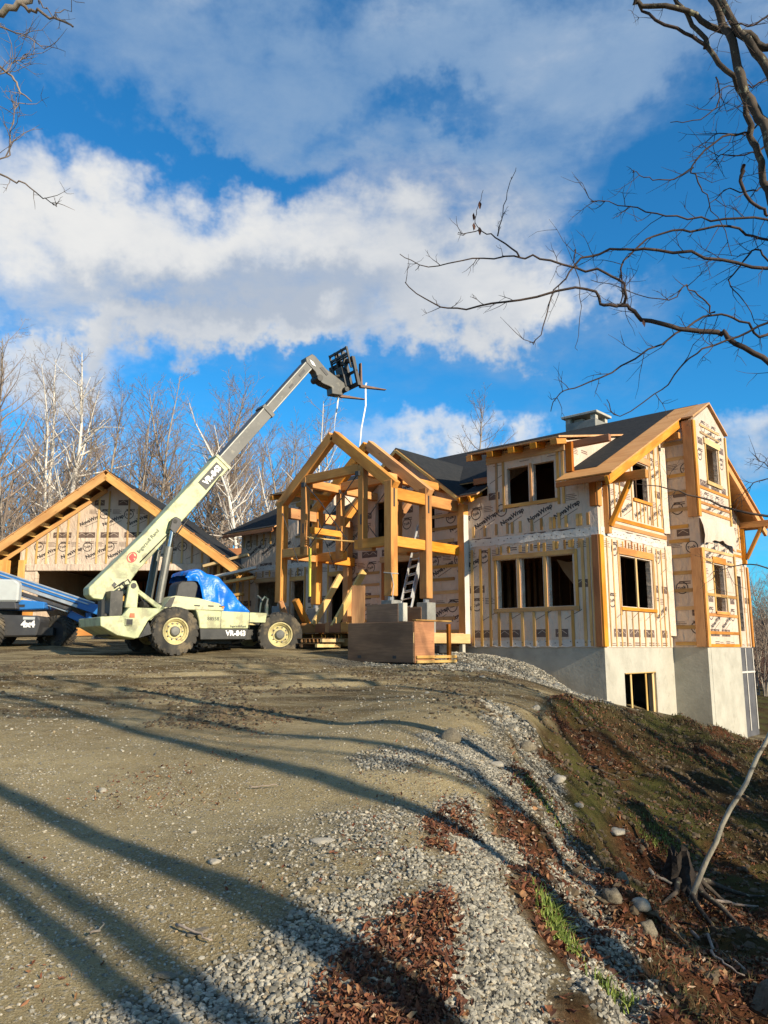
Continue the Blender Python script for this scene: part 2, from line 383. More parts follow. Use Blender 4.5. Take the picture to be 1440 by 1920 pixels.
def vnoise(x, y, s, seed=0):
    """smooth value noise"""
    x = np.asarray(x, float) / s; y = np.asarray(y, float) / s
    xi = np.floor(x).astype(np.int64); yi = np.floor(y).astype(np.int64); fx = x - xi; fy = y - yi
    fx = fx * fx * (3 - 2 * fx); fy = fy * fy * (3 - 2 * fy)
    def h(a, b):
        n = (a * 374761393 + b * 668265263 + seed * 974634777) & 0x7fffffff
        n = ((n ^ (n >> 13)) * 1274126177) & 0x7fffffff
        return ((n ^ (n >> 16)) & 0xffff) / 65535.0
    return (h(xi, yi) * (1 - fx) + h(xi + 1, yi) * fx) * (1 - fy) + (h(xi, yi + 1) * (1 - fx) + h(xi + 1, yi + 1) * fx) * fy - 0.5
def seg_dist(x, y, poly):
    d = np.full(np.shape(x), 1e9)
    for (x0, y0), (x1, y1) in zip(poly[:-1], poly[1:]):
        L = (x1 - x0) ** 2 + (y1 - y0) ** 2; t = np.clip(((x - x0) * (x1 - x0) + (y - y0) * (y1 - y0)) / L, 0, 1)
        d = np.minimum(d, np.hypot(x - x0 - t * (x1 - x0), y - y0 - t * (y1 - y0)))
    return d
def sst(a, b, v):
    t = np.clip((v - a) / (b - a), 0, 1); return t * t * (3 - 2 * t)
EDGE = [(0.55, 0), (0.6, 2.5), (0.64, 4.5), (0.74, 5.8), (0.95, 8.0), (1.5, 10.4), (2.15, 12.2), (3.1, 15.0), (4.2, 17.0), (5.6, 18.6), (7.4, 19.5), (9.6, 21.0), (12, 23), (15, 30)]
DRAIN = [(1.75, 12.1), (1.95, 10.6), (1.95, 9.4), (1.9, 8.3), (1.75, 7.2), (1.45, 6.0), (1.3, 5.0), (1.25, 3.6)]
def right_of_edge(x, y):
    ex = np.interp(y, [p[1] for p in EDGE], [p[0] for p in EDGE]); return x - ex
def zones(x, y):
    """gravel, bank (earth and dead grass), leaf litter in 0..1"""
    n = vnoise(x, y, 0.5, 3) + 0.6 * vnoise(x, y, 0.17, 4); n2 = vnoise(x, y, 1.1, 5)
    ro = right_of_edge(x, y)
    strip = sst(0.36, 0.12, np.abs(seg_dist(x, y, [(0.52, 3.0), (0.60, 4.2), (0.62, 5.8), (0.74, 7.3)]) + 0.22 * n))
    patch = sst(0.75, 0.2, seg_dist(x, y, [(0.1, 8.3), (0.85, 8.4), (1.1, 9.6)]) + 0.6 * n)
    mid = 0.35 * sst(0.8, 0.1, seg_dist(x, y, [(-0.35, 5.5), (0.3, 6.6)]) + 0.9 * n)
    bot = 0.8 * sst(0.48, 0.1, seg_dist(x, y, [(-0.9, 3.5), (-0.25, 4.5), (0.1, 5.2)]) + 0.6 * n)
    hs = sst(0.9, 0.5, seg_dist(x, y, [(4.9, 19.4), (4.3, 20.6), (3.0, 22.3), (1.6, 23.3)]) + 0.4 * n)
    hs2 = sst(1.6, 0.7, seg_dist(x, y, [(4.4, 18.9), (3.6, 19.9), (2.4, 20.8), (1.0, 19.2), (-0.6, 19.6)]) + 0.8 * n + 0.6 * n2)
    dr = sst(0.34, 0.12, seg_dist(x, y, DRAIN) + 0.25 * n)
    dr2 = sst(0.26, 0.08, seg_dist(x, y, [(1.55, 11.0), (1.4, 9.6), (1.25, 8.4), (1.12, 7.2), (0.98, 6.0)]) + 0.3 * n)
    g = np.maximum.reduce([strip, patch, mid, bot, hs, 0.8 * hs2, dr, 0.8 * dr2])
    bank = sst(0.05, 0.4, ro + 0.25 * n) * np.where(y < 22.5, 1, 1)
    pile = sst(0.50, 0.2, seg_dist(x, y, [(0.12, 3.3), (0.20, 3.9), (0.34, 4.4)]) + 0.45 * n) * sst(0.10, -0.05, x - 0.34 - 0.06 * (y - 3.5) - 0.10 * n)
    pile2 = sst(0.22, 0.06, seg_dist(x, y, [(0.38, 5.6), (0.55, 6.7), (0.75, 7.3)]) + 0.25 * n)
    lb = bank * sst(-0.12, 0.22, n2 + 0.35 * n + np.where((y < 9.5), 0.25, -0.12))
    leaf = np.maximum.reduce([pile, 0.8 * pile2, lb * 0.9])
    return g, bank * (1 - 0.0 * g), leaf
def ground_base(x, y):
    x = np.asarray(x, float); y = np.asarray(y, float); sh = x.shape; xf = x.ravel(); yf = y.ravel(); n = len(CT)
    z = TW[n] + TW[n + 1] * xf + TW[n + 2] * yf
    for i in range(n):
        d2 = (xf - CT[i, 0]) ** 2 + (yf - CT[i, 1]) ** 2
        z += TW[i] * 0.5 * d2 * np.log(d2 + 1e-12)
    r = np.hypot(xf - 2, yf - 18); w = sst(34, 52, r)
    hill = np.where(xf > 12, -3.0, 1.5) + sst(60, 300, r) * 26 * sst(-20, 60, yf) * np.clip(0.55 + vnoise(xf, yf, 90, 8), .1, 1.2)
    return (z * (1 - w) + hill * w).reshape(sh)
def ground_fine(x, y):
    x = np.asarray(x, float); y = np.asarray(y, float)
    z = ground_base(x, y); g, b, l = zones(x, y)
    near = sst(45, 25, np.hypot(x, y - 10))
    z = z + near * (0.05 * vnoise(x, y, 1.7, 11) + 0.028 * vnoise(x, y, 0.6, 12) + 0.012 * vnoise(x, y, 0.22, 13))
    z = z + near * b * (0.34 * vnoise(x, y, 1.5, 14) + 0.26 * vnoise(x, y, 0.55, 15) + 0.12 * vnoise(x, y, 0.22, 16)) * sst(0.0, 0.6, right_of_edge(x, y))
    # wheel ruts across the yard in front of the machines
    for k, off in enumerate((0, 0.9, 2.0, 2.9)):
        yy = y - (15.2 + off + 0.12 * x + 0.5 * np.sin(x * 0.45 + k)); z = z - near * 0.05 * np.exp(-(yy / 0.16) ** 2) * sst(3.2, 1.5, x) + near * 0.03 * np.exp(-((yy - 0.3) / 0.12) ** 2) * sst(3.2, 1.5, x)
    z = z - 0.10 * sst(0.4, 0.1, seg_dist(x, y, DRAIN)) * near
    return z
def gz(x, y): return float(ground_fine(np.array([x]), np.array([y]))[0])

def groundmat():
    m, nt, bs = newmat('yard_ground'); v = coords(nt)
    at_ = {}
    for k in ('gravel', 'bank', 'leaf'):
        a = nd(nt, 'ShaderNodeAttribute', attribute_name=k); at_[k] = a.outputs['Fac']
    n1 = NOISE(nt, v, 0.7, 5, 0.6); n2 = NOISE(nt, v, 4.0, 6, 0.65); n3 = NOISE(nt, v, 30, 4, 0.6); n6 = NOISE(nt, v, 110, 3, 0.7); n7 = NOISE(nt, v, 60, 5, 0.75)
    dirt = MIX(nt, MR(nt, n1, 0.35, 0.65), (0.335, 0.27, 0.145), (0.25, 0.196, 0.10))
    dirt = MIX(nt, M(nt, 'MULTIPLY', MR(nt, n2, 0.48, 0.7), 0.5), dirt, (0.13, 0.096, 0.048))
    dirt = MIX(nt, M(nt, 'MULTIPLY', MR(nt, n3, 0.5, 0.72), 0.5), dirt, (0.40, 0.335, 0.20))
    dirt = MIX(nt, MR(nt, n7, 0.53, 0.63), dirt, (0.42, 0.36, 0.235)); dirt = MIX(nt, M(nt, 'MULTIPLY', MR(nt, n6, 0.53, 0.66), 0.75), dirt, (0.075, 0.056, 0.03))
    # churned darker earth further up the yard, with broad shade put into the colour
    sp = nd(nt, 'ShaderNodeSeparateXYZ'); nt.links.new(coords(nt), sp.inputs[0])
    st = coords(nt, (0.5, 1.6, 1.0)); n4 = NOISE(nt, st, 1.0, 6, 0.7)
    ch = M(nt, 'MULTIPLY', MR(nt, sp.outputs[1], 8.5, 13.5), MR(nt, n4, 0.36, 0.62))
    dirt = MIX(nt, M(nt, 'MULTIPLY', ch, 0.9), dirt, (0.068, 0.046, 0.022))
    vo = nd(nt, 'ShaderNodeTexVoronoi', feature='F1'); vo.inputs['Scale'].default_value = 34; nt.links.new(v, vo.inputs['Vector'])
    peb = MR(nt, vo.outputs['Distance'], 0.55, 0.25)
    pc = nd(nt, 'ShaderNodeSeparateColor'); nt.links.new(vo.outputs['Color'], pc.inputs[0])
    pk = MR(nt, pc.outputs[0], 0.62, 0.72)
    pcol = MIX(nt, pc.outputs[1], (0.20, 0.175, 0.125), (0.42, 0.38, 0.30))
    dirt = MIX(nt, M(nt, 'MULTIPLY', M(nt, 'MULTIPLY', peb, pk), 0.8), dirt, pcol)
    vg = nd(nt, 'ShaderNodeTexVoronoi', feature='F1'); vg.inputs['Scale'].default_value = 26; nt.links.new(v, vg.inputs['Vector'])
    gc = nd(nt, 'ShaderNodeSeparateColor'); nt.links.new(vg.outputs['Color'], gc.inputs[0])
    grav = MIX(nt, gc.outputs[0], (0.13, 0.122, 0.098), (0.34, 0.32, 0.26))
    grav = MIX(nt, MR(nt, vg.outputs['Distance'], 0.38, 0.62), grav, (0.05, 0.047, 0.04))
    bank = MIX(nt, MR(nt, n2, 0.35, 0.65), (0.058, 0.039, 0.018), (0.026, 0.017, 0.008))
    bank = MIX(nt, M(nt, 'MULTIPLY', MR(nt, n1, 0.42, 0.62), 0.8), bank, (0.062, 0.064, 0.018))
    bank = MIX(nt, M(nt, 'MULTIPLY', MR(nt, n3, 0.52, 0.7), 0.5), bank, (0.11, 0.08, 0.04))
    lc = MIX(nt, MR(nt, NOISE(nt, v, 22, 3, 0.6), 0.35, 0.65), (0.10, 0.036, 0.018), (0.04, 0.016, 0.009))
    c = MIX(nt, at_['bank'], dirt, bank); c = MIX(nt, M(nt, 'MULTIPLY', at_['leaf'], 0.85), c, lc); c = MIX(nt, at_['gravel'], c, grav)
    nt.links.new(c, bs.inputs['Base Color']); bs.inputs['Roughness'].default_value = 0.95; bs.inputs['Specular IOR Level'].default_value = 0.05
    h = M(nt, 'ADD', M(nt, 'ADD', M(nt, 'ADD', M(nt, 'MULTIPLY', n3, 0.3), M(nt, 'MULTIPLY', n7, 0.7)), M(nt, 'MULTIPLY', n2, 0.5)), M(nt, 'MULTIPLY', M(nt, 'MULTIPLY', peb, pk), 0.25))
    h = M(nt, 'ADD', h, M(nt, 'MULTIPLY', M(nt, 'MULTIPLY', MR(nt, vg.outputs['Distance'], 0.6, 0.1), at_['gravel']), 0.9))
    bump(nt, bs, h, 0.9, 0.03); return m
def axis_samples(segs):
    o = []
    for a, b, st in segs:
        k = max(1, int(round((b - a) / st))); o += [a + (b - a) * i / k for i in range(k)]
    return np.array(o + [segs[-1][1]])
xs = axis_samples([(-700, -60, 40), (-60, -26, 3), (-26, -9, 0.5), (-9, -2.5, 0.14), (-2.5, 4.2, 0.055), (4.2, 11, 0.11), (11, 24, 0.6), (24, 60, 4), (60, 700, 40)])
ys = axis_samples([(-500, -40, 40), (-40, -4, 3), (-4, 2.6, 0.6), (2.6, 11, 0.055), (11, 22, 0.11), (22, 34, 0.4), (34, 70, 3), (70, 900, 40)])
GX, GY = np.meshgrid(xs, ys); GZ = ground_fine(GX, GY)
nx_, ny_ = len(xs), len(ys)
idx = np.arange(nx_ * ny_).reshape(ny_, nx_)
Fq = np.stack([idx[:-1, :-1], idx[:-1, 1:], idx[1:, 1:], idx[1:, :-1]], -1).reshape(-1, 4)
gme = npmesh('ground', np.stack([GX.ravel(), GY.ravel(), GZ.ravel()], 1), Fq, groundmat(), smooth=True)
zg, zb, zl = zones(GX.ravel(), GY.ravel())
far_ = sst(60, 40, np.hypot(GX.ravel(), GY.ravel() - 15))
zl = np.maximum(zl, 1 - far_)
for k, a in (('gravel', zg * far_), ('bank', zb), ('leaf', zl)):
    at_ = gme.attributes.new(k, 'FLOAT', 'POINT'); at_.data.foreach_set('value', a.astype(np.float32))
ground = link('ground', gme); ground['kind'] = 'structure'

# ------------------------------------------------------------------ house wrap print
def text_polys(txt, bold=0.0):
    cu = bpy.data.curves.new('lettering', 'FONT'); cu.body = txt; cu.size = 1.0; cu.offset = bold; cu.resolution_u = 2
    o = bpy.data.objects.new('lettering', cu); COL.objects.link(o)
    dg = bpy.context.evaluated_depsgraph_get(); me = bpy.data.meshes.new_from_object(o.evaluated_get(dg))
    v = [(p.co.x, p.co.y) for p in me.vertices]; f = [tuple(p.vertices) for p in me.polygons]
    bpy.data.objects.remove(o); bpy.data.curves.remove(cu); bpy.data.meshes.remove(me)
    w = max(p[0] for p in v); h = max(p[1] for p in v)
    # polygons of a filled text face +Z
    g = []
    for q in f:
        a = sum(v[q[i]][0] * v[q[(i + 1) % len(q)]][1] - v[q[(i + 1) % len(q)]][0] * v[q[i]][1] for i in range(len(q)))
        g.append(q if a > 0 else q[::-1])
    return v, g, w, h
T_NOVA = text_polys('NovaWrap', 0.045); T_TUCK = text_polys('Tuck', 0.035)
class Print:
    """flat print collected on one wall face: 2D positions (u along the wall, z up)"""
    def __init__(s, o, eu, en): s.o, s.eu, s.en = Vector(o), Vector(eu), Vector(en); s.mb = MB(); s.mb.v = []; s.flip = s.eu.cross(Vector((0, 0, 1))).dot(s.en) < 0
    def put(s, pts, fs, lift=0.003):
        vs = [s.o + s.eu * a + Vector((0, 0, b)) + s.en * lift for a, b in pts]
        s.mb.add(vs, [f[::-1] if s.flip else f for f in fs])
    def text(s, T, u, z, size, ang):
        c, n = math.cos(ang), math.sin(ang); k = size / T[2]
        s.put([(u + (x * c - y * n) * k, z + (x * n + y * c) * k) for x, y in T[0]], T[1])
    def rect(s, u0, u1, z0, z1, ang=0.0, lift=0.003):
        p = [(u0, z0), (u1, z0), (u1, z1), (u0, z1)]
        if ang:
            c, n = math.cos(ang), math.sin(ang); p = [(u0 + (x - u0) * c - (y - z0) * n, z0 + (x - u0) * n + (y - z0) * c) for x, y in p]
        s.put(p, [(0, 1, 2, 3)], lift)
    def ring(s, u, z, r, w, n=20):
        p = [(u + rr * math.cos(2 * math.pi * i / n), z + rr * math.sin(2 * math.pi * i / n)) for rr in (r - w, r) for i in range(n)]
        s.put(p, [(i, n + i, n + (i + 1) % n, (i + 1) % n) for i in range(n)])
def wrap_print(o, eu, en, u0, u1, z0, z1, ok, parent, seed=0, dz=0.0, name='printed_logo', far=False):
    """the film's repeat: ring with Tuck, slanted NovaWrap with underline, brown blocks with a roof line, double rule"""
    rn = random.Random(seed); P = Print(o, eu, en); sg = -1 if P.flip else 1
    if sg < 0:       # mirror so that the writing reads left to right from outside
        P.eu = -P.eu; P.flip = False; a, b = -u1, -u0; okk = lambda x0, x1, y0, y1: ok(-x1, -x0, y0, y1)
    else: a, b = u0, u1; okk = ok
    B = Print(o, P.eu, en); W = Print(o, P.eu, en)
    def tx(T, u, z, s_, an, bw, bh):
        if okk(u - 0.02, u + bw, z, z + bh): P.text(T, u, z, s_, an)
    for row, z in enumerate(dz):
        u = a - 1.3 + (row % 2) * 0.55 + rn.uniform(-0.1, 0.1)
        while u < b + 0.3:
            du = rn.uniform(-0.04, 0.04)
            an = R(25)
            if okk(u + .0, u + .40, z + .28, z + .68):
                P.ring(u + .20 + du, z + .48, 0.195, 0.03); P.text(T_TUCK, u + .075 + du, z + .41, 0.27, R(14))
            tx(T_NOVA, u + .18 + du, z, 0.90, an, 0.80, 0.50)
            if okk(u + .32, u + .95, z - .04, z + .3): P.rect(u + .36 + du, u + .96 + du, z - .03, z - .014, an)
            for q in range(2):
                uu = u + .10 + q * .62
                if rn.random() < .78 and okk(uu, uu + .40, z + .84, z + 1.06):
                    B.rect(uu, uu + .40, z + .84, z + 1.06)
                    for s2 in (0, 1):
                        a0, a1, b0, b1 = (uu + .05, z + .93, uu + .2, z + 1.02) if s2 == 0 else (uu + .2, z + 1.02, uu + .36, z + .92)
                        W.put([(a0, a1), (b0, b1), (b0, b1 + .016), (a0, a1 + .016)], [(0, 3, 2, 1)], 0.0045)
            if okk(u + .1, u + .5, z + .60, z + .70):
                B.rect(u + .1, u + .46, z + .60, z + .63); B.rect(u + .1, u + .46, z + .66, z + .69)
            for q in range(4):
                if okk(u + .52, u + .86, z + .50 + .05 * q, z + .52 + .05 * q): B.rect(u + .52, u + .86 - .06 * (q % 2), z + .50 + .05 * q, z + .518 + .05 * q)
            u += .95
    o1 = P.mb.build(name, INK, parent) if P.mb.f else None
    o2 = B.mb.build('printed_block', INK2, parent) if B.mb.f else None
    o3 = W.mb.build('printed_line', WRAP, parent) if W.mb.f else None
    for x in (o1, o2, o3):
        if x: x['kind'] = 'stuff'
def rect_ok(holes, outline=None, pad=0.01):
    def f(u0, u1, z0, z1):
        for a, b, c, d in holes:
            if u1 > a - pad and u0 < b + pad and z1 > c - pad and z0 < d + pad: return False
        if outline:
            for u, z in ((u0, z0), (u1, z0), (u0, z1), (u1, z1)):
                if not outline(u, z): return False
        return True
    return f

# ------------------------------------------------------------------ main house (local frame: x right along the front, y inward, z up)
house = empty('house', HC, H_RZ)
tag(house, 'large unfinished two storey house wrapped in printed white house wrap', 'house')
RS = 0.515; RZ0 = 4.80               # roof underside: z = RZ0 + RS*y at the front
def roofz(y): return RZ0 + RS * (y if y < 6.05 else 12.1 - y)
XL = -16.0; XR = 0.0; YB = 12.1
ENT = -7.07; 
dormA = (-3.65, -0.92); dormB = (-13.2, -10.5)
# openings in the front wall: x0,x1,z0,z1
F_open = [(-3.36, -2.66, 1.15, 2.58), (-2.54, -1.76, 1.15, 2.58), (-1.64, -0.80, 1.15, 2.58),
          (-2.95, -2.14, 4.25, 5.36), (-2.04, -1.27, 4.25, 5.36),
          (-7.95, -6.15, 0.12, 2.85), (-10.7, -10.0, 0.55, 2.55), (-12.8, -12.1, 0.75, 2.5), (-15.0, -13.6, 0.4, 2.55),
          (-12.5, -11.7, 4.25, 5.36), (-8.4, -7.75, 3.7, 5.0), (-6.4, -5.75, 3.7, 5.0)]
front_out = [(XL, 0), (XR, 0), (XR, 4.62), (dormA[1], 4.62), (dormA[1], 5.93), (dormA[0], 5.93), (dormA[0], 4.62), (-4.62, 4.62), (ENT, 6.52), (-9.52, 4.62),
             (dormB[1], 4.62), (dormB[1], 5.93), (dormB[0], 5.93), (dormB[0], 4.62), (XL, 4.62)]
EX, EY, EZ = (1, 0, 0), (0, 1, 0), (0, 0, 1)
def holes(lst): return [[(a, c), (b, c), (b, d), (a, d)] for a, b, c, d in lst]
fw = MB().prism([front_out] + holes(F_open), (0, 0, 0), EX, EZ, EY, 0.0, 0.16).build('wall', WRAP, house)
S_open = [(1.2, 3.28, 1.15, 2.58), (2.35, 3.4, 4.42, 5.55), (10.7, 11.35, 0.6, 2.65)]
gab = [(0.17, 0), (YB - 0.17, 0), (YB - 0.17, 4.62), (6.05, 7.75), (0.17, 4.62)]
sw = MB().prism([[(0.17, 0), (YB, 0), (YB, 4.62), (6.05, 7.75), (0.17, 4.70)]] + holes(S_open), (0, 0, 0), EY, EZ, EX, -0.16, 0.0).build('wall', WRAP, house)
lw = MB().prism([[(0.17, 0), (YB, 0), (YB, 4.62), (6.05, 7.75), (0.17, 4.70)]], (XL, 0, 0), EY, EZ, EX, 0.0, 0.16).build('wall', WRAP, house)
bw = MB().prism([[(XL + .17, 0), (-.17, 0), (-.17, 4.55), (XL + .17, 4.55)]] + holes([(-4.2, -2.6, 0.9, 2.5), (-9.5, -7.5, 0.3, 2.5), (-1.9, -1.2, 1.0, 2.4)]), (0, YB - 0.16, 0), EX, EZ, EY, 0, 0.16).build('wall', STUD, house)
# interior: decks, ceiling, stud partitions
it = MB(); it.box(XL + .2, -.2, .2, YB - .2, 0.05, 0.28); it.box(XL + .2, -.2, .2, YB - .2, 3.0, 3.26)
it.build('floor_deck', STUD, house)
it = MB()
for x in (-4.3, -9.6): 
    k = 0.3
    while k < 11.8: it.box(x, x + .09, k, k + .05, .28, 3.0); it.box(x, x + .09, k, k + .05, 3.26, 4.6); k += .406
for y in (4.6, 8.2):
    k = XL + .3
    while k < -.3: it.box(k, k + .05, y, y + .09, .28, 3.0); k += .406
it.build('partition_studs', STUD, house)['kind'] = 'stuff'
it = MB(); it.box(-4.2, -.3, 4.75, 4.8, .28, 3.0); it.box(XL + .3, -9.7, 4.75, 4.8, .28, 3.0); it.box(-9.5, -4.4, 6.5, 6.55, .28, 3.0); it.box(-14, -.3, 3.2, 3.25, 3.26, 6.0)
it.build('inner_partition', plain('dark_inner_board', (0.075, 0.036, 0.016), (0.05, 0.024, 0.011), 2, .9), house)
# hanging tarp seen through the lower window
it = MB(); rn = random.Random(5); n = 9
vs = []; 
for i in range(n):
    for j in range(5): vs.append((-2.6 + 1.9 * i / (n - 1), 2.2 + .25 * math.sin(i * 1.1) + .1 * j, 2.75 - .22 * j * (0.4 + 1.6 * (1 - abs(i / (n - 1) - .5) * 2)) - .1 * math.sin(i)))
it.add(vs, [(i * 5 + j, i * 5 + j + 1, (i + 1) * 5 + j + 1, (i + 1) * 5 + j) for i in range(n - 1) for j in range(4)])
it.build('hanging_plastic', WHITEPLAS, house, smooth=True)
# foundation
fd = MB(); fd.prism([(XL, -3.2), (0.0, -3.2), (0.0, 0.0), (XL, 0.0)], (0, .02, 0), EX, EZ, EY, 0.0, .25)
fd.prism([[(.275, -3.2), (4.6, -3.2), (4.6, 0.0), (.275, 0.0)], [(1.16, -2.25), (3.23, -2.25), (3.23, -.70), (1.16, -.70)]], (-.02, 0, 0), EY, EZ, EX, -.25, 0.0)
fd.box(-.27, 1.04, 4.605, 4.85, -3.2, -.002); fd.box(.79, 1.045, 4.855, 7.5, -3.2, -.002); fd.box(-.27, .785, 7.25, 7.5, -3.2, -.002)
fd.box(XL, -.25, YB - .25, YB, -3.2, 0); fd.box(XL, XL + .24, .3, YB - .3, -3.2, 0)
fnd = fd.build('foundation', CONC, house)
# basement window: buck boards and two mullions
for a in ((-.1, 1.16, -2.25, 1.20, -.70), (-.1, 3.19, -2.25, 3.23, -.70)): pass
for y in (1.18, 3.21): beam('window_frame', (-.1, y, -2.25), (-.1, y, -.72), .03, .2, PINE, fnd, up=(0, 1, 0))
beam('window_frame', (-.1, 1.2, -.715), (-.1, 3.19, -.715), .2, .03, PINE, fnd)
for y in (1.62, 2.6): beam('mullion', (-.06, y, -2.25), (-.06, y, -.73), .03, .09, PINE, fnd, up=(0, 1, 0))
it = MB().box(-4, -.5, .8, 4.3, -3.0, -2.9).box(-3.2, -3.1, .8, 4.3, -2.9, -.1); it.build('basement_partition', STUD, house)
# walk-out part of the basement, right of the tower
GREYB = plain('grey_sheathing', (0.085, 0.085, 0.09), (0.06, 0.06, 0.065), 2, .8)
ORNG = plain('orange_spray_mark', (0.55, 0.10, 0.02), (0.45, 0.08, 0.02), 4, .7)
wo = MB().prism([[(7.5, -3.2), (YB, -3.2), (YB, -.01), (7.5, -.01)], [(8.3, -1.9), (9.5, -1.9), (9.5, -.55), (8.3, -.55)]], (-.02, 0, 0), EY, EZ, EX, -.15, 0).build('wall', GREYB, house)
for y in (7.6, 8.25, 9.55, 10.4, 11.2, 12.0): beam('batten', (0, y, -3.0), (0, y, -.02), .02, .06, PINE if y < 11 else WHITEPLAS, wo, up=(0, 1, 0))
for z in (-.5, -1.95): beam('window_frame', (0.001, 8.3, z), (0.001, 9.5, z), .1, .03, PINE, wo)
for y in (8.29, 9.51): beam('window_frame', (0, y, -1.9), (0, y, -.5), .03, .06, BATTEN, wo, up=(0, 1, 0))
beam('ledger', (0, 7.52, -.9), (0, YB, -.9), .03, .07, WHITEPLAS, wo)
sp_ = MB()
for z in (-.9, -1.3, -2.2, -2.35, -2.5): sp_.prism([(9.9, z), (10.35, z + .25), (10.38, z + .33), (9.92, z + .07)], (-.018, 0, 0), EY, EZ, EX, 0, .004)
sp_.build('spray_mark', ORNG, wo)

# ---- tower on the right face
TY0, TY1, TX = 4.6, 7.5, 1.05
tz = lambda y: 7.98 - 0.515 * abs(y - 6.05)
t_open = [(5.6, 6.68, 5.32, 6.5), (5.52, 6.5, 1.13, 2.6)]
tf = MB().prism([[(TY0, 0), (TY1, 0), (TY1, tz(TY1) - .12), (6.05, 7.88), (TY0, tz(TY0) - .12)]] + holes(t_open), (TX, 0, 0), EY, EZ, EX, -.15, 0).build('tower_wall', WRAP, house)
tl = MB().prism([(-.0, 0), (TX - .153, 0), (TX - .153, 7.10), (-.0, 7.10)], (0, TY0, 0), EX, EZ, EY, 0.0, .14).build('tower_wall', WRAP, house)
tr = MB().prism([(-.0, 0), (TX - .153, 0), (TX - .153, 7.10), (-.0, 7.10)], (0, TY1, 0), EX, EZ, EY, -.14, 0.0).build('tower_wall', WRAP, house)

# ---- roofs
def slab(name, quad, th, mat, parent, bevel=0):
    """roof sheet from its 4 top corners, th thick downward (normal)"""
    q = [Vector(p) for p in quad]; n = (q[1] - q[0]).cross(q[3] - q[0]).normalized()
    if n.z < 0: n = -n
    vs = [p - n * th for p in q] + q
    fs = [(0, 1, 2, 3), (4, 5, 6, 7)] + [(i, (i + 1) % 4, 4 + (i + 1) % 4, 4 + i) for i in range(4)]
    mb = MB().add(vs, fs); me = mb.mesh(name, mat)
    bm = bmesh.new(); bm.from_mesh(me); bmesh.ops.recalc_face_normals(bm, faces=bm.faces); bm.to_mesh(me); bm.free()
    return link(name, me, None, parent)
def rp(x, y, dz=0): return (x, y, roofz(y) + dz)
roof = MB(); 
RO = 0.75                                   # rake overhang to the right
TH = 0.115
e0, e1 = -.6, YB + .6
def frontroof(x0, x1, ya): return [rp(x0, ya, TH), rp(x1, ya, TH), rp(x1, 6.05, TH), rp(x0, 6.05, TH)]
FR = [(XL - .55, dormB[0] + .02, e0), (dormB[0] + .023, dormB[1] - .02, 3.4), (dormB[1] - .017, -9.82, e0), (-9.817, -4.323, .9), (-4.32, dormA[0] + .02, e0), (dormA[0] + .023, dormA[1] - .02, 3.4), (dormA[1] - .017, RO, e0)]
for x0, x1, ya in FR: slab('roof', frontroof(x0, x1, ya), .04, PLY, house)
quadB = [rp(XL - .55, 6.052, TH), rp(RO, 6.052, TH), rp(RO, e1, TH), rp(XL - .55, e1, TH)]
slab('roof', quadB, .04, PLY, house)
for x0, x1, ya in FR:
    if x1 == RO: x1, ya = -.02, .12
    elif ya == e0: ya = e0 - .02
    slab('shingles', [(p[0], p[1], p[2] + .016) for p in frontroof(x0, x1, ya)], .012, SHINGLE, house)
sh2 = slab('shingles', [rp(XL - .55, 6.052, TH + .016), rp(RO, 6.052, TH + .016), rp(RO, e1, TH + .016), rp(XL - .55, e1, TH + .016)], .012, SHINGLE, house)
# tower roof: the same ridge carried out over the tower
slab('roof', [(RO + .003, TY0 - .12, roofz(TY0 - .12) + TH), (TX + .08, TY0 - .12, roofz(TY0 - .12) + TH), (TX + .08, 6.05, roofz(6.05) + TH), (RO + .003, 6.05, roofz(6.05) + TH)], .05, PLY, house)
slab('roof', [(RO + .003, 6.052, roofz(6.05) + TH), (TX + .08, 6.052, roofz(6.05) + TH), (TX + .08, TY1 + .12, roofz(TY1 + .12) + TH), (RO + .003, TY1 + .12, roofz(TY1 + .12) + TH)], .05, PLY, house)
# barge rafters and eave framing at the right-hand gable
for s_ in (0, 1):
    f_ = (lambda y: y) if s_ == 0 else (lambda y: 12.1 - y)
    beam('barge_rafter', (.62, f_(-.62), roofz(-.62) - .10), (.62, f_(4.55), roofz(4.55) - .10), .11, .24, TIMBER, house)
    # outlooker bracket: wall post, outrigger, brace
    yb = f_(.42)
    bp = beam('bracket_post', (.08, yb, 3.12), (.08, yb, 4.50), .15, .15, TIMBER, house, up=(0, 1, 0))
    beam('bracket_beam', (.003, yb, 4.64), (1.28, yb, 4.64), .16, .24, TIMBER, house)
    beam('bracket_brace', (.16, yb, 3.34), (.80, yb, 4.54), .12, .15, TIMBER, house, up=(0, 1, 0))
    # second outrigger further up, beside the tower
    beam('bracket_beam', (.003, f_(4.35), 6.62), (.72, f_(4.35), 6.62), .14, .20, TIMBER, house)
# dark holes blocked between the lookouts near the tower
bl = beam('lookout_block', (-.2, 3.2, roofz(3.2) - .05), (-.2, 4.55, roofz(4.55) - .05), .04, .22, PLY, house)
# plywood soffit strip under the rake
slab('soffit', [(.04, -.55, roofz(-.55) + .03), (.55, -.55, roofz(-.55) + .03), (.55, 4.5, roofz(4.5) + .03), (.04, 4.5, roofz(4.5) + .03)], .02, PLY, house)
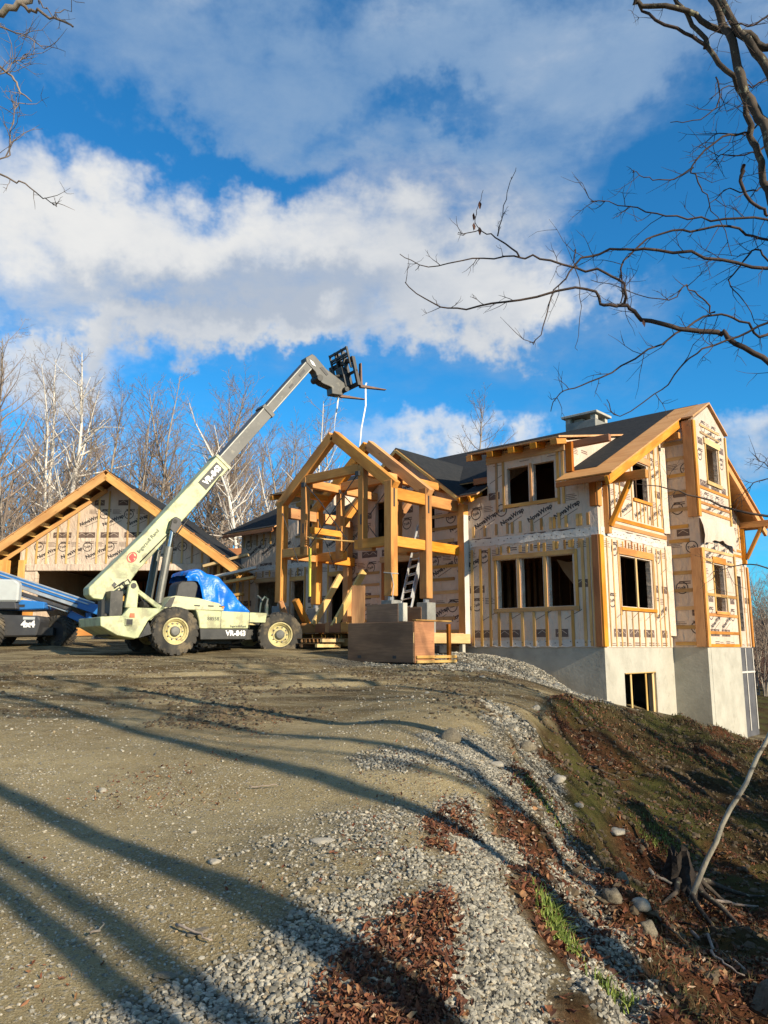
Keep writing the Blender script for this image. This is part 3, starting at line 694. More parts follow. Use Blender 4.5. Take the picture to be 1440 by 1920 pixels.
# eave board and rafter tails on the front eave right of the dormer
beam('fascia', (-.92, -.60, roofz(-.6) - .02), (.70, -.60, roofz(-.6) - .02), .03, .15, TIMBER_DK, house)
for x in (-3.9, -4.3, -9.9, -10.3):
    beam('rafter_tail', (x, -.62, roofz(-.62) - .03), (x, .0, roofz(0) - .03), .09, .19, TIMBER, house)
k = XL + .1
while k < -13.4:
    beam('rafter_tail', (k, -.56, roofz(-.56) - .03), (k, .0, roofz(0) - .03), .06, .16, TIMBER_DK, house); k += .61
beam('fascia', (XL - .5, -.61, roofz(-.6) + .0), (-13.25, -.61, roofz(-.6) + .0), .03, .13, TIMBER_DK, house)
# ---- shed dormers
def dormer(x0, x1):
    zf = 6.02; sl = 0.215; ye = (zf - RZ0 - TH) / (RS - sl)
    t = [(x0 - .35, -.55, zf - .55 * sl), (x1 + .12, -.55, zf - .55 * sl), (x1 + .12, ye + .25, zf + (ye + .25) * sl), (x0 - .35, ye + .25, zf + (ye + .25) * sl)]
    d = slab('dormer_roof', t, .05, PLY, house)
    slab('shingles', [(p[0], p[1], p[2] + .016) for p in t], .014, SHINGLE, d)
    for x, xo in ((x0, x0 + .13), (x1 - .13, x1)):
        MB().prism([(.165, RZ0 - .1 + RS * .16), (.165, 5.92), (ye - .15, roofz(ye) + .06), (ye - .1, roofz(ye) - .15)], (x, 0, 0), EY, EZ, EX, 0, .13).build('dormer_cheek', WRAP, d)
    xs_ = [x0 - .28 + i * ((x1 - x0) + .32) / 4 for i in range(5)]
    for x in xs_[:4] + [x1 - .05]:
        beam('rafter_tail', (x, -.55, zf - .55 * sl - .15), (x, -.002, zf - .15), .22, .17, TIMBER, d)
    beam('header', (x0, -.03, 5.72), (x1, -.03, 5.72), .05, .26, BATTEN, d)
    beam('outrigger', (x1 - .1, .3, 5.80), (x1 + 1.25, .3, 5.80), .14, .2, TIMBER_DK, d) if x1 > -5 else None
    beam('corner_post', (x1 + .11, .05, 4.95), (x1 + .11, .05, 5.83), .2, .12, TIMBER_DK, d, up=(0, 1, 0)) if x1 > -5 else None
    beam('outrigger', (x0 - .6, .2, 5.15), (x0 - .03, .2, 5.15), .2, .2, TIMBER_DK, d) if x1 > -5 else None
dormer(*dormA); dormer(*dormB)
# ---- entry cross gable
gz0 = 6.66; gs = 0.775; gy = 3.7
for s_ in (-1, 1):
    t = [(ENT, -.42, gz0), (ENT + s_ * 2.75, -.42, gz0 - gs * 2.75), (ENT + s_ * 2.75, .25, gz0 - gs * 2.75), (ENT, gy, gz0)]
    g = slab('entry_roof', t, .05, PLY, house); slab('shingles', [(p[0], p[1] - .0, p[2] + .018) for p in t], .014, SHINGLE, g)
    beam('rake_board', (ENT, -.43, gz0 - .10), (ENT + s_ * 2.8, -.43, gz0 - .10 - gs * 2.8), .03, .10, PINE, house)
beam('entry_post', (-4.52, -.13, .15), (-4.52, -.13, 4.42), .26, .24, TIMBER, house, up=(0, 1, 0))
beam('entry_post', (-9.62, -.13, .15), (-9.62, -.13, 4.42), .26, .24, TIMBER, house, up=(0, 1, 0))
# white film caught along the entry post
rn = random.Random(3); mb = MB(); pts = []
for i in range(15):
    z = .3 + i * .27; w = .06 + .05 * rn.random() + (0.06 if i in (13, 14) else 0); pts.append((z, w, rn.uniform(-.03, .03)))
vs = []
for z, w, o_ in pts: vs += [(-4.388, -.26 + o_ * .2, z), (-4.375 + abs(o_), -.15 + o_, z), (-4.386, -.02, z)]
mb.add(vs, [(i * 3 + j, i * 3 + j + 1, i * 3 + j + 4, i * 3 + j + 3) for i in range(len(pts) - 1) for j in range(2)])
mb.build('film_strip', WHITEPLAS, house, smooth=True)
# ---- chimney
ch = MB(); cx, cy, cz = -5.0, 9.0, 6.0
p = at(1100, 800, 28.5); q = p - HC; cx, cy = q.dot(HX), q.dot(HV)
ch.box(cx - .62, cx + .62, cy - .5, cy + .5, 5.0, 8.40)
chim = ch.build('chimney', CONC2, house, bevel=.01)
MB().box(cx - .74, cx + .74, cy - .6, cy + .6, 8.60, 8.69).build('chimney_cap', CONC, chim, bevel=.01)
for sx in (-1, 1):
    for sy in (-1, 1): MB().box(cx + sx * .52 - .1, cx + sx * .52 + .1, cy + sy * .38 - .1, cy + sy * .38 + .1, 8.402, 8.598).build('cap_support', CONC, chim)
MB().box(cx - .35, cx + .0, cy - .3, cy + .3, 8.402, 8.55).build('flue', CONC, chim)

# ---- battens, corner boards, window trim: each piece its own object
def vb(parent, face, u, z0, z1, w=.07, mat=None, th=.02, jit=True, nm='batten'):
    mat = mat or BATTEN
    if face == 'F': beam(nm, (u, -th / 2 - .001, z0), (u, -th / 2 - .001, z1), w, th, mat, parent, up=(0, 1, 0), bev=0)
    elif face == 'S': beam(nm, (th / 2 + .001, u, z0), (th / 2 + .001, u, z1), w, th, mat, parent, up=(1, 0, 0), bev=0)
    elif face == 'T': beam(nm, (TX + th / 2 + .001, u, z0), (TX + th / 2 + .001, u, z1), w, th, mat, parent, up=(1, 0, 0), bev=0)
def hb(parent, face, u0, u1, z, h=.07, mat=None, th=.022, nm='batten'):
    mat = mat or BATTEN
    if face == 'F': beam(nm, (u0, -th / 2 - .001, z), (u1, -th / 2 - .001, z), th, h, mat, parent, bev=0)
    elif face == 'S': beam(nm, (th / 2 + .001, u0, z), (th / 2 + .001, u1, z), th, h, mat, parent, bev=0)
    elif face == 'T': beam(nm, (TX + th / 2 + .001, u0, z), (TX + th / 2 + .001, u1, z), th, h, mat, parent, bev=0)
    elif face == 'L': beam(nm, (u0, TY0 - th / 2 - .001, z), (u1, TY0 - th / 2 - .001, z), th, h, mat, parent, bev=0)
rn = random.Random(11)
def col(parent, face, u, z0, z1, opens, **k):
    """vertical strapping broken by openings"""
    spans = [(z0, z1)]
    for a, b, c, d in opens:
        if a - .03 < u < b + .03:
            ns = []
            for s0, s1 in spans:
                if c - .14 > s0: ns.append((s0, min(s1, c - .14)))
                if d + .2 < s1: ns.append((max(s0, d + .2), s1))
            spans = ns
    for s0, s1 in spans:
        if s1 - s0 > .12: vb(parent, face, u, s0, s1, **k)
# front, right-hand part
u = -4.28
while u < -.3:
    col(fw, 'F', u + rn.uniform(-.02, .02), .03, 2.98, F_open[:3], w=.088); u += .315 if u < -3.5 else .405
for x in (-.22, -.34): vb(fw, 'F', x, .03, 3.0, w=.08)
for x in (-3.42, -2.6, -1.7, -.72): vb(fw, 'F', x, 1.0, 2.72, w=.085, th=.03)
for x in (-3.05, -1.18, -1.02, -3.3): vb(fw, 'F', x, 4.05, 5.6, w=.08)
for i, x in enumerate((-4.2, -3.78, -3.35, -2.95, -2.78, -2.5, -2.1, -1.78, -1.48, -1.36, -1.2, -.98, -.62, -.52, -.3)):
    vb(fw, 'F', x, 3.36, 3.70 + (.1 if i == 10 else 0), w=.085, mat=BATTEN)
for x in (-3.2, -2.3, -1.9, -1.4, -1.05, -.8, -.6): vb(fw, 'F', x, 2.75, 3.0, w=.07)
hb(fw, 'F', -3.5, -.72, 2.66, .13, BATTEN, .035, 'window_header'); hb(fw, 'F', -3.5, -.66, 1.08, .11, BATTEN, .035, 'window_sill')
hb(fw, 'F', -3.05, -1.2, 4.19, .10, BATTEN, .035, 'window_sill')
for (a, b, c, d) in F_open[:5]:
    for x in (a + .018, b - .018): beam('window_frame', (x, .08, c), (x, .08, d), .034, .15, WRAP, fw, up=(0, 1, 0), bev=0)
for x in (-2.60, -1.70): beam('mullion', (x, .0, 1.14), (x, .0, 2.6), .09, .05, TIMBER, fw, up=(0, 1, 0))
beam('mullion', (-2.09, .0, 4.24), (-2.09, .0, 5.4), .09, .05, TIMBER, fw, up=(0, 1, 0))
# corner boards
for (z0, z1) in ((.02, 3.06), (3.86, 4.56)):
    beam('corner_board', (-.10, -.035, z0), (-.10, -.035, z1), .2, .06, TIMBER_DK, house, up=(0, 1, 0))  # same fir as the side board, its shade put into the colour
    beam('corner_board', (.033, .055, z0), (.033, .055, z1), .22, .06, TIMBER, house, up=(1, 0, 0))
# entry wall: horizontal strapping
for i in range(11):
    z = .5 + i * .41
    hb(fw, 'F', -5.95, -4.72 - (.25 if i % 3 == 1 else 0), z, .10, BATTEN); 
    if z < 2.9: hb(fw, 'F', -9.3, -8.2, z, .09, BATTEN)
hb(fw, 'F', -8.15, -5.95, 2.96, .2, BATTEN, .04, 'door_header')
for x in (-8.02, -6.08): vb(fw, 'F', x, .1, 2.85, w=.12, th=.04, mat=TIMBER_DK, nm='door_frame')
# left wing strapping
u = XL + .2
while u < -9.8:
    col(fw, 'F', u, .03, 3.0, F_open[6:10], w=.075); 
    if u < -13.3 or u > -10.4: vb(fw, 'F', u, 4.05, 4.5, w=.09)
    u += .42
for a, b, c, d in F_open[6:10]: hb(fw, 'F', a - .08, b + .08, d + .09, .15, BATTEN, .035, 'window_header'); hb(fw, 'F', a - .08, b + .08, c - .06, .09, BATTEN, .035, 'window_sill')
# ---- right face strapping
sop = S_open + [(TY0, TY1, -9, 99)]
u = .42
while u < 4.5:
    col(sw, 'S', u, .03, 3.0, S_open[:1], w=.055); u += .33 if u < 1.1 or u > 3.3 else .395
for x in (3.36, 3.47, 1.14): vb(sw, 'S', x, .9, 2.75, w=.05)
for y in (.75, 1.05, 1.4, 2.2, 3.5, 3.62, 3.95, 4.3): vb(sw, 'S', y, 3.72, min(roofz(y) - .12, 6.7), w=.055)
for y in (2.5, 2.75, 3.0, 3.25): vb(sw, 'S', y, 3.72, 4.3, w=.05); 
for y in (1.6, 2.0, 2.4, 2.8): vb(sw, 'S', y, 2.80, 3.05, w=.06, mat=TIMBER_DK)
for z in (3.42, 3.62): hb(sw, 'S', .55, 4.55, z, .11, TIMBER); 
for z in (3.42, 3.62): hb(sw, 'S', 7.55, 11.6, z, .09, TIMBER)
hb(sw, 'S', 1.1, 3.45, 2.72, .20, TIMBER, .04, 'window_header'); hb(sw, 'S', 1.1, 3.45, 1.08, .09, TIMBER, .05, 'window_sill')
hb(sw, 'S', 2.28, 3.55, 5.68, .2, TIMBER, .04, 'window_header'); hb(sw, 'S', 2.28, 3.55, 4.36, .09, TIMBER, .05, 'window_sill')
for a, b, c, d in S_open:
    for y in (a + .018, b - .018): beam('window_frame', (-.08, y, c), (-.08, y, d), .034, .15, WRAP, sw, up=(1, 0, 0), bev=0)
beam('mullion', (0, 2.22, 1.14), (0, 2.22, 2.6), .09, .05, PINE, sw, up=(1, 0, 0))
for y in (7.75, 8.2, 8.7, 9.2, 9.7, 10.2, 10.62, 11.45, 11.8):
    col(sw, 'S', y, .03, 3.1, S_open[2:], w=.055); 
    if y < 11.5: vb(sw, 'S', y, 3.72, roofz(y) - .14, w=.055)
beam('corner_board', (.033, YB - .06, .02), (.033, YB - .06, 3.05), .14, .06, TIMBER, house, up=(1, 0, 0))
# ---- tower trim
for (z0, z1) in ((.02, 3.04), (4.02, 7.12)):
    beam('corner_board', (TX - .16, TY0 - .035, z0), (TX - .16, TY0 - .035, z1), .30, .06, TIMBER, house, up=(0, 1, 0))
    beam('corner_board', (TX + .033, TY0 + .03, z0), (TX + .033, TY0 + .03, z1), .19, .06, TIMBER, house, up=(1, 0, 0))
beam('corner_board', (TX + .033, TY1 - .05, .02), (TX + .033, TY1 - .05, 3.04), .10, .05, BATTEN, house, up=(1, 0, 0))
beam('corner_board', (TX + .033, TY1 - .05, 4.02), (TX + .033, TY1 - .05, 7.1), .08, .05, PINE, house, up=(1, 0, 0))
for z in (.12, .62, 1.2, 1.75, 2.3, 2.82, 3.3, 3.75, 4.3, 4.85, 5.4, 5.95, 6.45): hb(tl, 'L', .08, TX - .33, z, .11, BATTEN)
for z in (.06, .45, 1.0, 1.62, 2.7, 3.02): hb(tf, 'T', 4.75, 7.42, z, .09, TIMBER if z < 1.1 else BATTEN)
for z in (4.25, 4.5, 5.0): hb(tf, 'T', 4.75, 7.42, z, .09, TIMBER)
for z in (6.85, 7.1): hb(tf, 'T', 5.2, 6.9, z, .07, BATTEN)
hb(tf, 'T', 5.45, 6.85, 6.62, .2, PINE, .045, 'window_header'); hb(tf, 'T', 5.5, 6.8, 5.24, .12, PINE, .05, 'window_sill')
hb(tf, 'T', 5.45, 6.6, 2.74, .2, TIMBER, .045, 'window_header'); hb(tf, 'T', 5.45, 6.6, 1.07, .09, TIMBER, .05, 'window_sill')
for a, b, c, d in t_open:
    for y in (a - .04, b + .04): vb(tf, 'T', y, c - .1, d + .1, w=.06, th=.03, nm='window_frame', mat=PINE)
    for y in (a + .018, b - .018): beam('window_frame', (TX - .08, y, c), (TX - .08, y, d), .034, .13, WRAP, tf, up=(1, 0, 0), bev=0)
# loose flap of film at the tower's waist, torn strip at its inner corner
mb = MB(); n = 12; vs = []
for i in range(n):
    t = i / (n - 1); y = TY0 - .05 + t * 2.95
    for j in range(4):
        w_ = j / 3; vs.append((TX + .05 + .10 * math.sin(w_ * 2.2) + .03 * math.sin(i * 1.9 + j), y, 4.0 - w_ * (.88 - .25 * math.sin(t * 3.1)) + .03 * math.sin(i * 2.3)))
mb.add(vs, [(i * 4 + j, (i + 1) * 4 + j, (i + 1) * 4 + j + 1, i * 4 + j + 1) for i in range(n - 1) for j in range(3)])
mb.build('loose_film', WRAP, house, smooth=True)
mb = MB(); vs = []
rn = random.Random(9)
for i in range(16):
    z = .35 + i * .40; o_ = rn.uniform(-.04, .04)
    vs += [(.03, TY0 - .22 + o_, z), (.09 + o_, TY0 - .10 + o_, z), (.14, TY0 - .03, z)]
mb.add(vs, [(i * 3 + j, i * 3 + j + 1, i * 3 + j + 4, i * 3 + j + 3) for i in range(15) if i not in (7,) for j in range(2)])
mb.build('loose_film', WRAP, house, smooth=True)
# ---- overlapped film at the storey line, with a wavy loose edge and rows of staples
def seam(name, o, eu, en, u0, u1, z0, z1, seed):
    rn = random.Random(seed); o, eu, en = Vector(o), Vector(eu), Vector(en); n = max(8, int((u1 - u0) / .16)); vs = []
    for i in range(n + 1):
        u = u0 + (u1 - u0) * i / n
        for j in range(4):
            t = j / 3; z = z0 + (z1 - z0) * t + (rn.uniform(-.025, .025) if j in (0, 3) else 0)
            vs.append(o + eu * u + Vector((0, 0, z)) + en * (.006 + (.018 * rn.random() if j == 0 else .006 * rn.random())))
    f = [(i * 4 + j, (i + 1) * 4 + j, (i + 1) * 4 + j + 1, i * 4 + j + 1) for i in range(n) for j in range(3)]
    s_ = MB().add(vs, f).build(name, WHITEPLAS, house, smooth=True)
    st_ = MB(); u = u0 + .05
    while u < u1:
        z = (z0 + z1) / 2 + rn.uniform(-.05, .05); p = o + eu * u + en * .027 + Vector((0, 0, z)); st_.add([p, p + eu * .035, p + eu * .035 + Vector((0, 0, .022)), p + Vector((0, 0, .022))], [(0, 1, 2, 3)]); u += rn.uniform(.12, .3)
    q = st_.build('staple', INK, s_); q['kind'] = 'stuff'
seam('film_seam', (0, 0, 0), EX, (0, -1, 0), -4.35, -.02, 3.06, 3.28, 1); seam('film_seam', (0, 0, 0), EX, (0, -1, 0), XL, -9.75, 3.0, 3.2, 2)
seam('film_seam', (0, 0, 0), EY, (1, 0, 0), .12, 4.55, 3.06, 3.28, 3); seam('film_seam', (0, 0, 0), EY, (1, 0, 0), 7.6, 11.9, 3.06, 3.28, 4)
seam('film_seam', (0, 0, 0), EX, (0, -1, 0), -4.35, -.3, .02, .20, 5)
# ---- print on the film
def fo(u, z):
    if z < 0.02: return False
    if dormA[0] + .02 < u < dormA[1] - .02 or dormB[0] < u < dormB[1]: return z < 5.55
    if -9.5 < u < -4.6: return z < 6.3 - .78 * abs(u - ENT)
    return z < 4.5 and XL < u < -.25
wrap_print((0, 0, 0), EX, (0, -1, 0), XL, -.2, 0, 6, rect_ok(F_open, fo), fw, 1, dz=(-.55, .80, 2.25, 3.62, 5.0))
def so(u, z): return .2 < u < YB - .1 and .02 < z < roofz(u) - .2 and not (TY0 - .05 < u < TY1 + .05)
wrap_print((0, 0, 0), EY, (1, 0, 0), .15, YB, 0, 7, rect_ok(S_open, so), sw, 2, dz=(-.55, .80, 2.25, 3.80, 5.2, 6.3))
wrap_print((TX, 0, 0), EY, (1, 0, 0), TY0, TY1, 0, 7.4, rect_ok(t_open, lambda u, z: TY0 + .12 < u < TY1 - .1 and .02 < z < tz(u) - .25), tf, 3, dz=(-.5, .55, 1.75, 2.75, 4.2, 5.6, 6.6))
wrap_print((0, TY0, 0), EX, (0, -1, 0), 0, TX - .15, 0, 7.0, rect_ok([], lambda u, z: .0 < u < TX and .02 < z < 7.0), tl, 4, dz=(.12, 1.35, 2.6, 3.85, 5.1, 6.3))
for x0, x1 in (dormA,):
    wrap_print((x1, 0, 0), EY, (1, 0, 0), .2, 4, 4.6, 7, rect_ok([], lambda u, z: u > .25 and roofz(u) + .15 < z < 5.95 + .0 * u), house, 6, dz=(5.1, 5.5))

# ------------------------------------------------------------------ timber entry frame standing in front of the entry gable
def hthing(name, x, y, z, rz=0.0):
    return empty(name, HW(x, y, z), H_RZ + rz)
porch = hthing('timber_porch_frame', 0, 0, 0)
tag(porch, 'heavy orange fir timber frame with two open gabled trusses before the entry', 'timber frame')
PXL, PXR, PC = -9.47, -4.70, -7.085
B1, B2 = -3.3, -1.75
def Tm(n, a, b, w=.24, h=.28, up=(0, 0, 1), m=TIMBER, par=None): return beam(n, a, b, w, h, m, par or porch, up, bev=.012)
YU = (0, 1, 0)
for y in (B1, B2):
    for x in (PXL, PXR):
        p = Tm('post', (x, y, 1.42), (x, y, 4.72), .28, .28, YU)
        beam('post_base', (x, y, 1.30), (x, y, 1.418), .10, .16, STEEL, p and porch, YU)
    for s_ in (-1, 1):
        Tm('rafter', (PC + s_ * .02, y, 6.50), (PC + s_ * 2.56, y, 4.53), .24, .32)
        xi = PC + s_ * 1.27
        Tm('hammer_post', (xi, y, 2.85), (xi, y, 5.36), .22, .22, YU)
        Tm('hammer_beam', (PC + s_ * 2.255, y, 2.98), (PC + s_ * 1.02, y, 2.98), .22, .28)
        # curved brace under the hammer beam
        Tm('hammer_brace', (PC + s_ * 1.72, y, 2.80), (PC + s_ * 1.04, y, 2.87), .20, .10)
    # slightly cambered collar tie of two lengths
    Tm('collar_tie', (PC - 1.155, y, 5.27), (PC + 1.155, y, 5.27), .20, .28)
for x in (PXL, PXR):
    Tm('wall_plate', (x, B1 + .132, 4.36), (x, B2 - .132, 4.36), .22, .34); Tm('wall_plate', (x, B2 + .132, 4.36), (x, -.27, 4.36), .22, .34)
    Tm('side_rail', (x, B1 + .132, 2.98), (x, B2 - .132, 2.98), .20, .30); Tm('side_rail', (x, B2 + .132, 2.98), (x, -.02, 2.98), .20, .30)
for s_ in (-1, 1):
    xi = PC + s_ * 1.27
    Tm('purlin', (xi, B1 + .112, 5.18), (xi, B2 - .112, 5.18), .2, .26); Tm('purlin', (xi, B2 + .112, 5.18), (xi, -.02, 5.18), .2, .26)
    Tm('knee_brace', (xi, B2 + .10, 4.0), (xi, -.75, 5.04), .16, .18)
Tm('purlin', (PC + 1.8, B2 + .1, 5.05), (PC + 1.8, -.02, 5.05), .18, .24)
Tm('purlin', (PC - 1.85, B1 + .1, 4.95), (PC - 1.85, B2 - .1, 4.95), .18, .20)
Tm('loose_rail', (PC - 1.15, B1 + .1, 3.66), (PC - 1.15, B2 - .1, 3.66), .10, .20, m=TIMBER)
# scaffold plank and rails
for i in range(3): beam('scaffold_plank', (PC - 1.0 + .08 * i, B1 - .15, 3.40 - .03 * i), (PC - .6 + .1 * i, B2 - .1, 3.36), .05, .03, PINE, porch)
# cross cables with turnbuckles between the hammer posts
cb = MB()
for y in (B1, B2):
    cb.tube([(PC - 1.2, y - .13, 5.15), (PC - .5, y - .13, 4.5), (PC + .75, y - .13, 3.15)], .018, 5)
    cb.tube([(PC + 1.2, y - .14, 5.1), (PC + .2, y - .14, 4.15), (PC - .95, y - .14, 3.05)], .018, 5)
    cb.tube([(PXL + .15, y - .13, 4.3), (PC - 1.4, y - .13, 2.6)], .014, 5)
    for s_ in (-1, 1): cb.box(PC + s_ * 1.2 - .07, PC + s_ * 1.2 + .07, y - .2, y - .12, 5.02, 5.16)
cb.build('bracing_cable', BLACK, porch)
# dark straps set into rafter feet and peg holes
for y in (B1, B2):
    mb = MB(); z = 4.62
    mb.box(PXR + .132, PXR + .142, y - .05, y + .02, 3.95, 4.75); mb.build('steel_strap', BLACK, porch)
    mb = MB()
    for z in (2.88, 3.04): mb.lathe([(0, .03), (.004, .03), (.0042, 0)], (PXR + .131, y + .03, z), (1, 0, 0), 10)
    for x in (PXL, PC - 1.27, PC + 1.27, PXR): mb.box(x + .02, x + .07, y - .134, y - .128, 3.55, 3.85)
    mb.build('peg_hole', BLACK, porch)
ys = MB().bar((PC - .95, B1 - .05, 1.55), (PC - .97, B1 - .05, 3.05), .06, .06, YU); YEL = plain('yellow_level', (0.62, 0.60, 0.08), (0.5, 0.46, 0.06), 2, .5)
lev = ys.build('hanging_strap', YEL, None); lev.parent = porch
# ------------------------------------------------------------------ piers
for (x, y, g_, lab) in ((PXR, B1, 0, 'concrete pier under the front right porch post, half hidden by the plywood form'), (PXR, B2, 0, 'concrete pier under the second right porch post beside the ladder'),
                   (PXL, B1, 0, 'concrete pier under the front left porch post behind the tractor tyre'), (PXL, B2, 0, 'concrete pier under the rear left porch post behind planks')):
    w_ = HW(x, y); zg_ = gz(w_.x, w_.y)
    p = MB().box(-.25, .25, -.25, .25, zg_ - .3, .1).box(-.20, .20, -.20, .20, .103, 1.298).build('concrete_pier', CONC2, None, bevel=.012)
    p.location = HW(x, y, 0); p.rotation_euler = (0, 0, H_RZ); tag(p, lab, 'pier', 'concrete piers under the porch posts')
# ------------------------------------------------------------------ deck framing
deck = hthing('porch_deck', 0, 0, .12); tag(deck, 'low timber deck frame on posts under the porch with pale rim joists', 'deck')
Tm('rim_joist', (-4.33, -3.15, .14), (-4.33, .45 - .6, .14), .09, .29, m=PINE, par=deck); Tm('rim_joist', (-9.8, -3.2, .03), (-4.4, -3.2, .03), .12, .24, m=BATTEN, par=deck)
Tm('rim_joist', (-9.75, -3.1, .14), (-9.75, -.15, .14), .09, .28, m=PINE, par=deck)
for i in range(9): Tm('joist', (-9.3 + i * .6, -3.1, .15), (-9.3 + i * .6, -.1, .15), .045, .24, m=BATTEN, par=deck)
for i in range(20): beam('deck_board', (-9.7, -3.0 + i * .148, .29), (-4.45, -3.0 + i * .148, .29), .14, .03, PLY if i % 5 else BATTEN, deck, bev=.003)
for x, y in ((-4.42, -.4), (-4.42, -2.6), (-9.6, -3.0), (-7.9, -3.15), (-6.2, -3.15)):
    w_ = HW(x, y); beam('deck_post', (x, y, gz(w_.x, w_.y) - .3), (x, y, .0), .14, .14, CONC if x > -5 else PINE, deck, YU)
# short blocks standing in a row on the deck edge
rn = random.Random(21); x = -8.95; bi = 0
for wd, mt in ((.30, 'o'), (.42, 'd'), (.62, 'o'), (.45, 'd'), (.16, 'o'), (.5, 'd'), (.5, 'o')):
    b = MB().box(0, wd - .02, 0, .55, 0, .30 - .03 * (bi % 2)).build('timber_block', TIMBER if mt == 'o' else TIMBER_DK, None, bevel=.01)
    b.location = HW(x, -3.50, .432); b.rotation_euler = (0, 0, H_RZ + (R(34) if mt == 'o' else 0))
    tag(b, ['short orange timber offcut at the left end of the deck edge by the tyre', 'dark side of a timber offcut beside the orange V braces', 'wide orange timber block between the two pale leaning planks', 'dark brown timber block under the second leaning plank',
            'narrow upright orange offcut on the deck edge right of the second plank', 'dark timber offcut next to the plywood form', 'orange timber offcut behind the plywood form'][bi], 'timber', 'timber offcuts along the deck edge'); x += wd; bi += 1
def loose(name, a, b, w, h, mat, lab, cat, group=None, up=(0, 0, 1)):
    o = beam(name, a, b, w, h, mat, None, up); tag(o, lab, cat, group); return o
# pieces leaning on the deck
loose('leaning_plank', HW(-7.78, -3.42, .66), HW(-7.78, -2.27, 2.25), .09, .20, PINE, 'pale pine plank leaning up to the right, left of the pair', 'plank', 'pale planks leaning on the porch deck')
loose('leaning_plank', HW(-6.87, -3.45, .58), HW(-6.87, -2.15, 2.33), .09, .22, PINE, 'pale pine plank leaning up to the right, beside the upright block', 'plank', 'pale planks leaning on the porch deck')
loose('orange_brace', HW(-9.22, -3.52, 1.44), HW(-9.19, -3.20, .70), .12, .16, TIMBER, 'orange timber brace leaning left behind the front tyre', 'brace', 'orange braces crossed behind the tyre')
loose('orange_brace', HW(-8.53, -3.50, 1.46), HW(-8.53, -2.95, .66), .20, .17, TIMBER, 'orange timber brace leaning left beside the pale plank', 'brace', 'orange braces crossed behind the tyre')
loose('upright_block', HW(-5.66, -3.62, .45), HW(-5.66, -3.62, 1.74), .38, .16, TIMBER, 'upright orange timber slab standing beside the plywood form', 'timber', up=YU)
loose('short_stud', HW(-5.55, -2.5, .9), HW(-5.42, -2.5, 1.38), .14, .1, PINE, 'short pale stud end showing over the top of the form', 'timber', up=YU)
# pallets under the deck front
for i, (x, y) in enumerate(((-7.2, -4.05), (-7.1, -4.0))):
    w_ = HW(x, y); z_ = gz(w_.x, w_.y) + .02 + i * .15
    p = hthing('pallet', x, y, z_, .05 * i); tag(p, ['dark wooden pallet on the ground in front of the deck', 'upper wooden pallet stacked before the deck'][i], 'pallet', 'pallets in front of the deck')
    for k in range(6): beam('pallet_board', (-.7, -.3 + k * .16, .12), (.7, -.3 + k * .16, .12), .1, .02, STUD, p, bev=0)
    for k in (-.65, 0, .65): beam('pallet_runner', (k, -.36, .06), (k, .56, .06), .09, .09, PINE if k > .5 else STUD, p, bev=0)
# ------------------------------------------------------------------ plywood pier form (two stacked boxes and an open frame)
FXL, FXR, FY = -4.40, -2.2, -5.28
w_ = HW(-3.4, -4.8); fz = gz(w_.x, w_.y) - .02
REDPLY = wood('red_plywood', (0.42, 0.215, 0.115), (0.32, 0.155, 0.08), (0.22, 0.105, 0.06), rndamt=.1)
form = hthing('plywood_form', 0, 0, 0); tag(form, 'weathered plywood formwork box with smaller box on top in front of the porch', 'formwork')
beam('form_panel', (FXL, FY, (fz + .62) / 2), (FXR, FY, (fz + .62) / 2), .02, .62 - fz - .02, OLDPLY, form)
beam('form_panel', (FXR + .012, FY + .012, (fz + .62) / 2), (FXR + .012, FY + .76, (fz + .62) / 2), .02, .62 - fz, REDPLY, form, bev=.003)
beam('form_panel', (FXL - .012, FY + .012, (fz + .6) / 2), (FXL - .012, FY + 1.40, (fz + .6) / 2), .02, .55 - fz, OLDPLY, form)
beam('form_panel', (FXL + .64, FY + .02, .82), (FXR - .50, FY + .02, .82), .02, .48, OLDPLY, form, bev=.003)
beam('form_panel', (FXL + .65, FY + .9, .8), (FXR - .5, FY + .9, .8), .02, .42, OLDPLY, form)
beam('form_panel', (FXL + .63, FY + .035, .80), (FXL + .63, FY + .9, .80), .02, .40, OLDPLY, form)
beam('form_post', (FXR - .42, FY + .10, .62), (FXR - .42, FY + .10, 1.07), .16, .16, CONC, form, YU)
MB().box(FXL + .02, FXR - .02, FY + .02, FY + .74, .50, .56).build('form_lid', OLDPLY, form)
for y, m_ in ((FY + 1.36, BLACK),): beam('form_leg', (FXR + .0, y, fz), (FXR + .0, y, .58), .08, .10, TIMBER_DK, form, YU)
beam('form_rail', (FXR + .0, FY + .02, .645), (FXR + .0, FY + 1.42, .645), .12, .04, BATTEN, form)
for z in (fz + .03, fz + .14): beam('form_rail', (FXR + .04, FY + .05, z), (FXR + .04, FY + 1.6, z), .06, .07, BATTEN if z > fz + .1 else PINE, form)
mb = MB()
for x in (FXL + .42, FXR - .6): mb.box(x - .06, x + .06, FY - .012, FY - .009, fz + .10, fz + .17)
mb.build('lifting_slot', BLACK, form)
bb = MB().box(-.2, .2, -.2, .2, 0, .26).build('black_bucket', HOSE, None, bevel=.04); w_ = HW(-3.55, -2.6); bb.location = (w_.x, w_.y, gz(w_.x, w_.y)); bb.rotation_euler = (0, 0, H_RZ); tag(bb, 'small black tub standing behind the open end of the form', 'tub')
